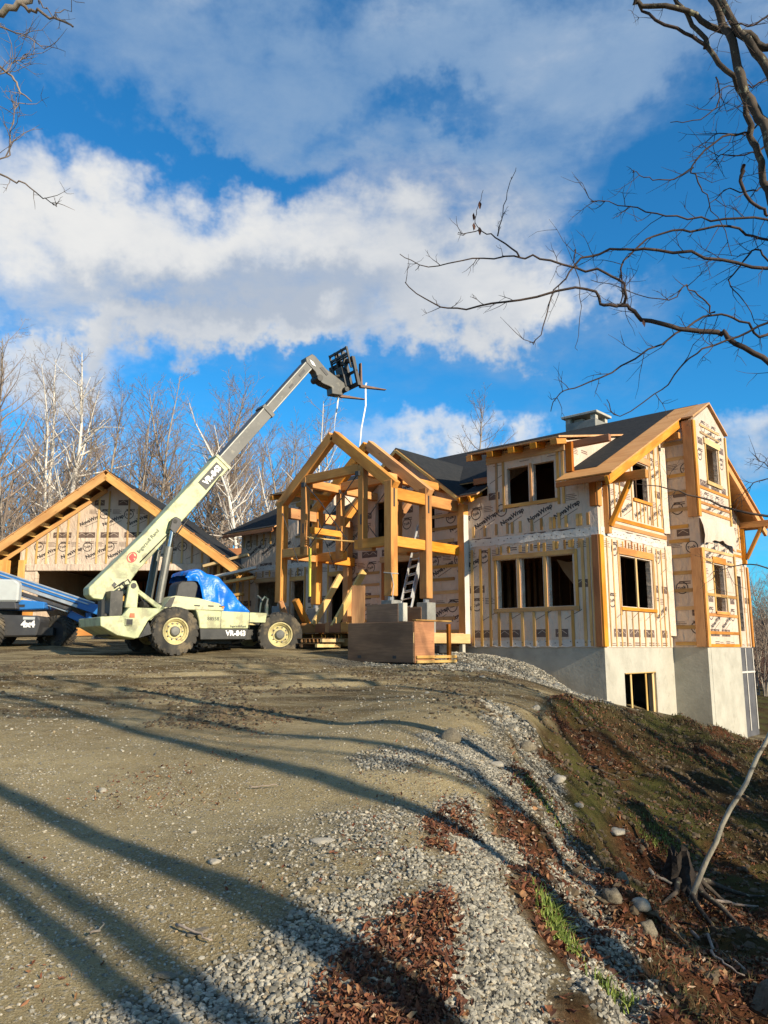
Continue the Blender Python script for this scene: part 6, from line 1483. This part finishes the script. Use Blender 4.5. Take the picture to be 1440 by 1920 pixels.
def overhang_left():
    rn = random.Random(56); T, Cn = MB(), MB(); Y = 6.0; bx, by = -5.2, 6.4; zb = gz(bx, by)
    o = empty('overhanging_tree', (bx, by, zb)); tag(o, 'bare tree outside the left edge with pale twigs reaching into the sky', 'tree')
    Q = lambda l: [at(x / 2, y / 2, Y) for x, y in l]
    top = at(-620, 250, Y + .2)
    limb_set(rn, T, Cn, [Vector((bx, by, zb - .3)), Vector((bx + .05, by, zb + 2.5)), Vector((bx, by - .1, 3.2)), Vector((bx - .1, by - .1, 8.0))], .16, .08, 0, big=True)
    J = lambda z: Vector((bx, by - .08, z))
    limb_set(rn, T, Cn, [J(4.6)] + Q([(-200, 120), (0, 45), (90, 8), (150, -30)]), .05, .016, 3, .3, big=True)
    limb_set(rn, T, Cn, Q([(85, 22), (130, 42), (200, 66), (272, 95)]), .016, .008, 3, .2)
    limb_set(rn, T, Cn, [J(4.0)] + Q([(-220, 60), (0, 98), (90, 130), (182, 190)]), .012, .003, 6, .3)
    limb_set(rn, T, Cn, [J(3.9)] + Q([(-200, 180), (0, 252), (60, 310), (75, 345), (115, 372)]), .014, .005, 4, .25)
    limb_set(rn, T, Cn, [J(3.4)] + Q([(-250, 600), (0, 655), (90, 690), (170, 740), (215, 775)]), .011, .003, 4, .25)
    limb_set(rn, T, Cn, [J(3.3)] + Q([(-200, 640), (0, 600), (40, 540), (45, 450), (72, 388)]), .009, .003, 8, .35)
    limb_set(rn, T, Cn, Q([(140, 0), (170, 30), (215, 70)]), .007, .003, 4, .3); limb_set(rn, T, Cn, Q([(200, 60), (260, 30), (316, 2)]), .005, .002, 6, .2)
    limb_set(rn, T, Cn, [J(3.7)] + Q([(-150, 350), (0, 290), (60, 230), (105, 200)]), .009, .003, 8, .35)
    limb_set(rn, T, Cn, [J(5.2)] + [at(250, -420, Y), at(420, -160, Y), at(480, -20, Y), at(497, -2, Y), at(488, 25, Y), at(980, 0, Y)][:2], .02, .004, 2, .3)
    for M_ in (T, Cn): M_.v = [(x - bx, y - by, z - zb) for x, y, z in M_.v]
    T.build('trunk', GREYB_, o, smooth=True); Cn.build('branches', TWIGB, o, smooth=True)
overhang_left()
def sapling():
    rn = random.Random(58); T, Cn = MB(), MB(); p0 = at(1287, 1685, 9.0)
    for i in range(300):
        p0 = at(1287, 1685, 6.0 + i * .02)
        if p0.z < gz(p0.x, p0.y): break
    zb = gz(p0.x, p0.y); b = Vector((p0.x, p0.y, zb - .15))
    o = empty('leaning_sapling', (p0.x, p0.y, zb)); tag(o, 'pale leaning sapling growing out of the leaf covered bank at right', 'tree')
    limb_set(rn, T, Cn, [b, at(1342, 1577, p0.y - .05), at(1398, 1466, p0.y - .12), at(1450, 1364, p0.y - .2), at(1545, 1190, 8.7), at(1600, 900, 8.6), at(1620, 500, 8.5)], .033, .016, 0, big=True)
    limb_set(rn, T, Cn, [at(1590, 960, 8.6), at(1440, 970, 8.4), at(1330, 938, 8.4), at(1255, 916, 8.3), at(1183, 906, 8.3)], .018, .003, 3, .35)
    limb_set(rn, T, Cn, [at(1560, 1120, 8.6), at(1440, 1064, 8.4), at(1380, 1060, 8.4), at(1340, 1070, 8.3)], .010, .003, 4, .35)
    limb_set(rn, T, Cn, [at(1600, 880, 8.6), at(1480, 900, 8.4), at(1430, 870, 8.4), at(1412, 850, 8.4)], .010, .003, 6, .3)
    limb_set(rn, T, Cn, [at(1600, 900, 8.6), at(1440, 898, 8.4), at(1400, 920, 8.4), at(1370, 950, 8.4)], .008, .003, 6, .3)
    for M_ in (T, Cn): M_.v = [(x - o.location.x, y - o.location.y, z - o.location.z) for x, y, z in M_.v]
    T.build('trunk', barkmat('pale_sapling_bark', (0.36, 0.33, 0.26), (0.17, 0.15, 0.115), birch=True, lichen=True), o, smooth=True); Cn.build('branches', DARKT, o, smooth=True)
sapling()

# ------------------------------------------------------------------ rocks, roots, litter on the ground
ROCKM = plain('field_stone', (0.20, 0.17, 0.115), (0.12, 0.10, 0.068), 6, .9, bmp=.5, bscale=14, dirt=((0.10, 0.085, 0.05), 4, .55, .6))
ROCKW = plain('pale_stone', (0.36, 0.33, 0.26), (0.26, 0.235, 0.185), 8, .9, bmp=.4, bscale=16)
def rock(px, py, Y, wpx, hr, lab, mat=ROCKM, seed=0, flat=1.0, name='rock'):
    a = at(px, py, Y)
    # find the ground under this pixel by marching along the sight line
    for i in range(400):
        Yt = 3.0 + i * .055; q = at(px, py, Yt)
        if q.z < gz(q.x, q.y): a = q; Y = Yt; break
    r = wpx / 2 * Y / 1450; rn = random.Random(seed)
    bm = bmesh.new(); bmesh.ops.create_icosphere(bm, subdivisions=3, radius=1.0); off = Vector((rn.uniform(0, 50), rn.uniform(0, 50), rn.uniform(0, 50)))
    from mathutils import noise as mn
    for v in bm.verts:
        n = mn.noise(v.co * 1.1 + off) * .38 + mn.noise(v.co * 2.6 + off) * .14; v.co = v.co * (1 + n); v.co.z = v.co.z * hr if v.co.z > -.3 else -.3 * hr
        # chipped facets
        for k in range(3):
            d = Vector((math.sin(seed * 1.7 + k * 2.1), math.cos(seed * 2.3 + k), .4 * math.sin(seed + k))).normalized(); t = v.co.dot(d)
            if t > .78: v.co -= d * (t - .78) * .8
    me = bpy.data.meshes.new(name); bm.to_mesh(me); bm.free(); me.materials.append(mat); me.polygons.foreach_set('use_smooth', [True] * len(me.polygons))
    o = link(name, me); o.location = (a.x, a.y, gz(a.x, a.y) + r * hr * .18); o.scale = (r, r * rn.uniform(.7, .95), r); o.rotation_euler = (rn.uniform(-.15, .15), rn.uniform(-.15, .15), rn.uniform(0, 6.28))
    tag(o, lab, 'rock', 'stones lying about the yard and bank'); return o
for i, (px, py, w, hr, lab, mt) in enumerate([
    (846, 1392, 40, .9, 'brown round boulder at the head of the gravel gutter', ROCKM), (987, 1408, 40, .6, 'grey stone at the top of the bank beside the gutter', ROCKM), (1046, 1465, 34, .5, 'pale flat stone half way down the bank by the gutter', ROCKW),
    (928, 1437, 34, .45, 'yellowish long stone lying in the gravel gutter', ROCKW), (1006, 1330, 16, .8, 'small pale stone on the rim of the bank', ROCKW), (1165, 1655, 34, .9, 'tan rock among leaves on the lower bank, highest of the group', ROCKM),
    (1150, 1690, 40, .7, 'tan rock left of the leaf covered group on the lower bank', ROCKM), (1203, 1705, 34, .9, 'pale grey rock right of the tan rocks on the lower bank', ROCKW), (1214, 1755, 44, .9, 'olive tan rock lowest of the bank group', ROCKM),
    (1158, 1562, 34, .4, 'pale flat stone above the leaning sapling\'s stump', ROCKW), (1085, 1515, 18, .6, 'little stone below the gutter on the bank', ROCKW), (192, 1485, 15, .8, 'small cream stone alone in the left yard', ROCKW),
    (604, 1582, 42, .22, 'flat tan stone set in the gravelly drive', ROCKW), (306, 1842, 44, .22, 'flat tan stone in the lower shadow on the drive', ROCKM), (402, 1618, 24, .5, 'pale stone beside the middle shadow', ROCKW),
    (372, 1752, 44, .15, 'thin grey slab lying near the stick on the drive', ROCKM), (282, 1710, 13, .6, 'small white pebble between the two wide shadows', ROCKW), (362, 1565, 12, .7, 'tiny pale stone above the middle shadow', ROCKW), (1042, 1288, 14, .8, 'pale block lying on the gravel heap by the foundation', ROCKW),
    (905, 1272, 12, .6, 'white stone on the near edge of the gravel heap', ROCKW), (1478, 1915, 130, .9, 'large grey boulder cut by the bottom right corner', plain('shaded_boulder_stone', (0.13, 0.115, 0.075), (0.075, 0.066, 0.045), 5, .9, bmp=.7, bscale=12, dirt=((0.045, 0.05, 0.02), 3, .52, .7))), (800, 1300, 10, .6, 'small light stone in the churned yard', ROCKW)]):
    rock(px, py, 8, w, hr, lab, mt, i * 7 + 3)
def ground_at(px, py):
    for i in range(420):
        Yt = 3.0 + i * .05; q = at(px, py, Yt)
        if q.z < gz(q.x, q.y): return q
    return q
# rotten stump with roots
q = ground_at(1285, 1668); rn = random.Random(12)
stump = empty('rotten_stump', (q.x, q.y, gz(q.x, q.y))); tag(stump, 'black rotten stump with roots beside the leaning sapling', 'stump')
from mathutils import noise as mno
mb = MB(); n = 15
for k in range(9):
    t = k / 8
    for j in range(n):
        a = 2 * math.pi * j / n; c = Vector((math.cos(a) * 1.3, math.sin(a) * 1.3, t * 1.5)); r = (.26 - .16 * t) * (1 + .75 * mno.noise(c * 1.6)) + (.12 * (1 - t) ** 2)
        top = .16 * mno.noise(Vector((math.cos(a) * 2.2, math.sin(a) * 2.2, 7.0))) + .05 * ((j * 7) % 3 - 1)
        mb.v.append((math.cos(a) * r - .05 * t, math.sin(a) * r, -.2 + t * (.62 + top)))
for k in range(8):
    for j in range(n): mb.f.append((k * n + j, k * n + (j + 1) % n, (k + 1) * n + (j + 1) % n, (k + 1) * n + j)); mb.m.append(0)
mb.v.append((-.04, 0, .18)); mb.f += [(8 * n + j, 8 * n + (j + 1) % n, 9 * n) for j in range(n)]; mb.m += [0] * n
mb.build('stump_wood', plain('black_rot', (0.014, 0.011, 0.009), (0.035, 0.024, 0.016), 9, .95, bmp=.8, bscale=22), stump)
mb = MB()
for i in range(7):
    a = -2.2 + i * .55 + rn.uniform(-.2, .2); L = rn.uniform(.5, 1.1); pts = []
    for k in range(5):
        t = k / 4; x = math.cos(a) * L * t + rn.gauss(0, .03); y = math.sin(a) * L * t; w_ = gz(q.x + x, q.y + y) - stump.location.z; pts.append((x, y, w_ + .10 * (1 - t) + .02))
    mb.tube(pts, [.045, .035, .028, .02, .01], 6)
mb.build('roots', DARKB, stump, smooth=True)
# fallen sticks and dead stems
def stick(a, b, r, lab, bark=GREYB_, sag=0.02, cat='stick', lift=.03, name='fallen_branch'):
    p, e = ground_at(*a), ground_at(*b); rn = random.Random(int(a[0] * 3 + a[1])); pts = []
    for k in range(7):
        t = k / 6; c = p.lerp(e, t); z = max(c.z, gz(c.x, c.y)) + lift + rn.gauss(0, .006); pts.append((c.x + rn.gauss(0, .012), c.y, z))
    o = MB().tube(pts, [r * (1 - .5 * k / 6) for k in range(7)], 6).build(name, bark, None, smooth=True)
    tag(o, lab, cat, 'sticks lying on the ground'); return o
stick((325, 1752), (392, 1778), .009, 'thin tan stick lying on the drive beside the grey slab', BIRCHT)
stick((170, 1770), (196, 1748), .008, 'short dark twig in the lower left shadow'); stick((465, 1483), (520, 1482), .008, 'straight pale straw across the drive mid left', BIRCHT)
stick((1215, 1640), (1262, 1665), .028, 'grey weathered branch leading to the rotten stump'); stick((1340, 1695), (1420, 1706), .022, 'pale fallen branch right of the sapling foot', BIRCHT)
stick((1300, 1760), (1395, 1830), .02, 'long grey fallen branch down the lower right bank'); stick((1225, 1720), (1290, 1780), .014, 'dark root like stick below the stump', DARKB)
stick((1330, 1800), (1400, 1838), .012, 'thin tan branch near the bottom right boulder', BIRCHT); stick((1280, 1735), (1420, 1770), .012, 'slim dark branch across the lower right leaves', DARKB); stick((1110, 1440), (1180, 1470), .01, 'thin twig on the brown bank below the mound', DARKB)

rs = np.random.default_rng(7)
ICO_V = []; 
bm = bmesh.new(); bmesh.ops.create_icosphere(bm, subdivisions=1, radius=1.0); ICO_V = np.array([v.co[:] for v in bm.verts]); ICO_F = np.array([[v.index for v in f.verts] for f in bm.faces]); bm.free()
def sample_pts(n, x0, x1, y0, y1, dens):
    """rejection sampling by a density function, denser towards the camera"""
    px, py = [], []; got = 0
    while got < n:
        t = rs.random(6000); y = y0 * (y1 / y0) ** t; x = x0 + (x1 - x0) * rs.random(6000)
        k = rs.random(6000) < dens(x, y); px.append(x[k]); py.append(y[k]); got += k.sum()
    return np.concatenate(px)[:n], np.concatenate(py)[:n]
def in_view(x, y): return (np.abs(x) < .56 * y + .25)
def stones(name, x, y, rmin, rmax, mat, sink=.3, flat=.65):
    n = len(x); z = ground_fine(x, y); r = rmin + (rmax - rmin) * rs.random(n) ** 2.2
    J = 1 + rs.normal(0, .20, (n, len(ICO_V), 1)); V = ICO_V[None] * J
    sc = np.stack([rs.uniform(.7, 1.35, n), rs.uniform(.6, 1.0, n), flat * rs.uniform(.6, 1.2, n)], 1); V = V * sc[:, None]
    a = rs.uniform(0, 6.28, n); b = rs.normal(0, .45, n); c, s_ = np.cos(a), np.sin(a); cb, sb = np.cos(b), np.sin(b)
    X, Y_, Z = V[..., 0], V[..., 1], V[..., 2]; Y2 = Y_ * cb[:, None] - Z * sb[:, None]; Z2 = Y_ * sb[:, None] + Z * cb[:, None]
    V = np.stack([X * c[:, None] - Y2 * s_[:, None], X * s_[:, None] + Y2 * c[:, None], Z2], -1) * r[:, None, None]
    V += np.stack([x, y, z + r * flat * (1 - sink) * .6], 1)[:, None]
    Fc = (ICO_F[None] + (np.arange(n) * len(ICO_V))[:, None, None]).reshape(-1, 3)
    me = npmesh(name, V.reshape(-1, 3), Fc, mat, np.repeat(rs.random(n), len(ICO_V)))
    o = link(name, me); o['kind'] = 'stuff'; return o
def rampmat(name, stops, rough=.9, noise_s=40, amt=.35, trans=0.0):
    m, nt, bs = newmat(name); a = nd(nt, 'ShaderNodeAttribute', attribute_name='rnd'); cr = nd(nt, 'ShaderNodeValToRGB'); nt.links.new(a.outputs['Fac'], cr.inputs[0])
    el = cr.color_ramp.elements
    while len(el) < len(stops): el.new(.5)
    for e, (p, c) in zip(el, stops): e.position = p; e.color = c + (1,)
    col = MIX(nt, M(nt, 'MULTIPLY', MR(nt, NOISE(nt, coords(nt), noise_s, 4, .6), .4, .7), amt), cr.outputs[0], (0.08, 0.07, 0.055))
    nt.links.new(col, bs.inputs['Base Color']); bs.inputs['Roughness'].default_value = rough; bs.inputs['Specular IOR Level'].default_value = .25
    return m
GRAVM = rampmat('crushed_stone', [(0, (0.10, 0.095, 0.078)), (.3, (0.20, 0.188, 0.15)), (.6, (0.29, 0.272, 0.22)), (.82, (0.38, 0.35, 0.275)), (.93, (0.24, 0.185, 0.11)), (1, (0.50, 0.47, 0.39))])
gv = lambda x, y: zones(x, y)[0] ** 1.6 * in_view(x, y)
x, y = sample_pts(30000, -2.2, 2.8, 3.3, 10.8, gv); stones('gravel', x, y, .008, .022, GRAVM)
x, y = sample_pts(7000, -.5, 6, 10.8, 23.5, gv); stones('gravel', x, y, .018, .045, GRAVM)
x, y = sample_pts(16000, -4.8, 1.2, 3.3, 10.0, lambda x, y: (1 - zones(x, y)[1]) * in_view(x, y) * np.clip(.5 + 1.3 * vnoise(x, y, .9, 41), .04, 1)); stones('scattered_pebbles', x, y, .003, .014, GRAVM, sink=.75)
x, y = sample_pts(2600, -8, 3.0, 7.5, 20, lambda x, y: (1 - zones(x, y)[1]) * in_view(x, y) * np.clip(.4 + 1.5 * vnoise(x, y, 1.5, 42), .02, 1)); stones('scattered_pebbles', x, y, .008, .026, GRAVM, sink=.7)
# clods of churned earth further up
CLOD = plain('earth_clod', (0.10, 0.072, 0.04), (0.06, 0.043, 0.024), 8, .95)
x, y = sample_pts(3500, -9, 3, 10.5, 21, lambda x, y: (1 - zones(x, y)[1]) * in_view(x, y) * np.clip(1.8 * vnoise(x, y, 1.3, 43) + .1, 0, 1)); stones('earth_clods', x, y, .015, .05, CLOD, sink=.6)
x, y = sample_pts(5000, 1.4, 11, 6, 21.0, lambda x, y: zones(x, y)[1] * in_view(x, y)); stones('earth_clods', x, y, .015, .055, CLOD, sink=.6)
# fallen leaves: curled five point blades
def leaves(name, x, y, smin, smax, mat, lift=.012):
    n = len(x); z = ground_fine(x, y)
    base = np.array([(-1, 0, .12), (-.35, -.42, .16), (.35, -.36, .05), (1, 0, .22), (.35, .36, .10), (-.35, .42, .20), (0, 0, -.05)])
    Fb = np.array([(0, 1, 6), (1, 2, 6), (2, 3, 6), (3, 4, 6), (4, 5, 6), (5, 0, 6)])
    V = base[None] * (1 + rs.normal(0, .16, (n, 7, 3))); s_ = smin + (smax - smin) * rs.random(n); V = V * s_[:, None, None] * .5
    V[..., 1] *= (.28 + .9 * rs.random(n) ** 1.4)[:, None]; V[..., 2] *= rs.uniform(.4, 3.2, n)[:, None]
    for ax in ((1, 2), (0, 2)):
        a = rs.normal(0, .55, n); c, sn = np.cos(a)[:, None], np.sin(a)[:, None]; A, B = V[..., ax[0]].copy(), V[..., ax[1]].copy(); V[..., ax[0]] = A * c - B * sn; V[..., ax[1]] = A * sn + B * c
    a = rs.uniform(0, 6.28, n); c, sn = np.cos(a)[:, None], np.sin(a)[:, None]; A, B = V[..., 0].copy(), V[..., 1].copy(); V[..., 0] = A * c - B * sn; V[..., 1] = A * sn + B * c
    V += np.stack([x, y, z + lift + s_ * .22 * rs.random(n)], 1)[:, None]
    Fc = (Fb[None] + (np.arange(n) * 7)[:, None, None]).reshape(-1, 3)
    o = link(name, npmesh(name, V.reshape(-1, 3), Fc, mat, np.repeat(rs.random(n), 7))); o['kind'] = 'stuff'; return o
LEAFM = rampmat('fallen_leaf', [(0, (0.05, 0.02, 0.012)), (.35, (0.115, 0.038, 0.019)), (.62, (0.17, 0.058, 0.026)), (.82, (0.22, 0.095, 0.045)), (.95, (0.30, 0.17, 0.075)), (1, (0.42, 0.33, 0.24))], .8, 30, .4)
lfz = lambda x, y: zones(x, y)[2] ** 1.3 * in_view(x, y)
x, y = sample_pts(4200, -1.0, 1.0, 3.3, 7.8, lambda x, y: lfz(x, y) * (right_of_edge(x, y) < .02)); leaves('fallen_leaves', x, y, .018, .07, LEAFM)
x, y = sample_pts(12000, .5, 7.5, 3.3, 13.5, lambda x, y: lfz(x, y) * (right_of_edge(x, y) > -.02)); leaves('fallen_leaves', x, y, .03, .085, LEAFM)
x, y = sample_pts(4500, .5, 12, 9, 21, lambda x, y: zones(x, y)[1] * in_view(x, y) * np.clip(.15 + 1.6 * vnoise(x, y, 1.2, 44), 0, 1)); leaves('fallen_leaves', x, y, .04, .09, LEAFM)
x, y = sample_pts(900, -3, 1.0, 3.5, 12, lambda x, y: in_view(x, y) * np.clip(-.1 + 1.5 * vnoise(x, y, .8, 45), 0, 1)); leaves('fallen_leaves', x, y, .02, .05, LEAFM, lift=.005)
# grass
def grass(name, x, y, h0, h1, mat, lean=.5, w=.004):
    n = len(x); z = ground_fine(x, y); h = h0 + (h1 - h0) * rs.random(n); a = rs.uniform(0, 6.28, n); l = np.abs(rs.normal(0, lean, n)) + .15
    dx, dy = np.cos(a), np.sin(a); px, py = -dy, dx; ww = w * (1 + rs.random(n)); o = np.stack([x, y, z - .01], 1)
    P = np.stack([px, py, np.zeros(n)], 1) * ww[:, None]; D = np.stack([dx, dy, np.zeros(n)], 1); U = np.array([0, 0, 1.])
    m1 = o + D * (h * l * .3)[:, None] + U * (h * .55)[:, None]; tp = o + D * (h * l)[:, None] + U * (h * np.clip(1 - .35 * l, .2, 1))[:, None]
    V = np.stack([o - P, o + P, m1 + P * .7, m1 - P * .7, tp], 1); Fb = np.array([(0, 1, 2), (0, 2, 3), (3, 2, 4)])
    Fc = (Fb[None] + (np.arange(n) * 5)[:, None, None]).reshape(-1, 3)
    q = link(name, npmesh(name, V.reshape(-1, 3), Fc, mat, np.repeat(rs.random(n), 5))); q['kind'] = 'stuff'; return q
GRASSM = rampmat('green_grass_blade', [(0, (0.06, 0.10, 0.015)), (.5, (0.13, 0.19, 0.03)), (1, (0.26, 0.28, 0.07))], .7, 30, .1)
DRYM = rampmat('dead_grass_blade', [(0, (0.055, 0.037, 0.016)), (.4, (0.10, 0.07, 0.03)), (.6, (0.05, 0.058, 0.016)), (.9, (0.075, 0.065, 0.024)), (1, (0.22, 0.17, 0.085))], .8, 30, .2)
def near_px(lst, r):
    C = [(p.x, p.y) for p in (ground_at(*q) for q in lst)]
    return lambda x, y: np.max([np.exp(-((x - a) ** 2 + (y - b) ** 2) / (r * r)) for a, b in C], axis=0) * in_view(x, y)
x, y = sample_pts(700, .3, 4, 3.5, 9, near_px([(1036, 1715), (1044, 1745), (1052, 1775)], .08)); grass('grass', x, y, .04, .13, GRASSM)
x, y = sample_pts(120, .3, 4, 3.5, 9, near_px([(1140, 1865), (1165, 1885)], .07)); grass('grass', x, y, .04, .13, GRASSM)
x, y = sample_pts(500, 1, 7, 5, 11, near_px([(1030, 1530), (1015, 1500), (1225, 1580), (1250, 1575), (1430, 1540)], .16)); grass('grass', x, y, .04, .12, GRASSM)
x, y = sample_pts(9000, .6, 11, 4, 21, lambda x, y: zones(x, y)[1] * (1 - zones(x, y)[0]) * in_view(x, y) * np.clip(.18 + 1.5 * vnoise(x, y, .9, 46), 0, 1)); grass('dead_grass', x, y, .03, .11, DRYM, 1.1)
x, y = sample_pts(3500, 4, 11, 15, 21.5, lambda x, y: zones(x, y)[1] * in_view(x, y)); grass('dead_grass', x, y, .04, .15, DRYM, 1.1, .006)
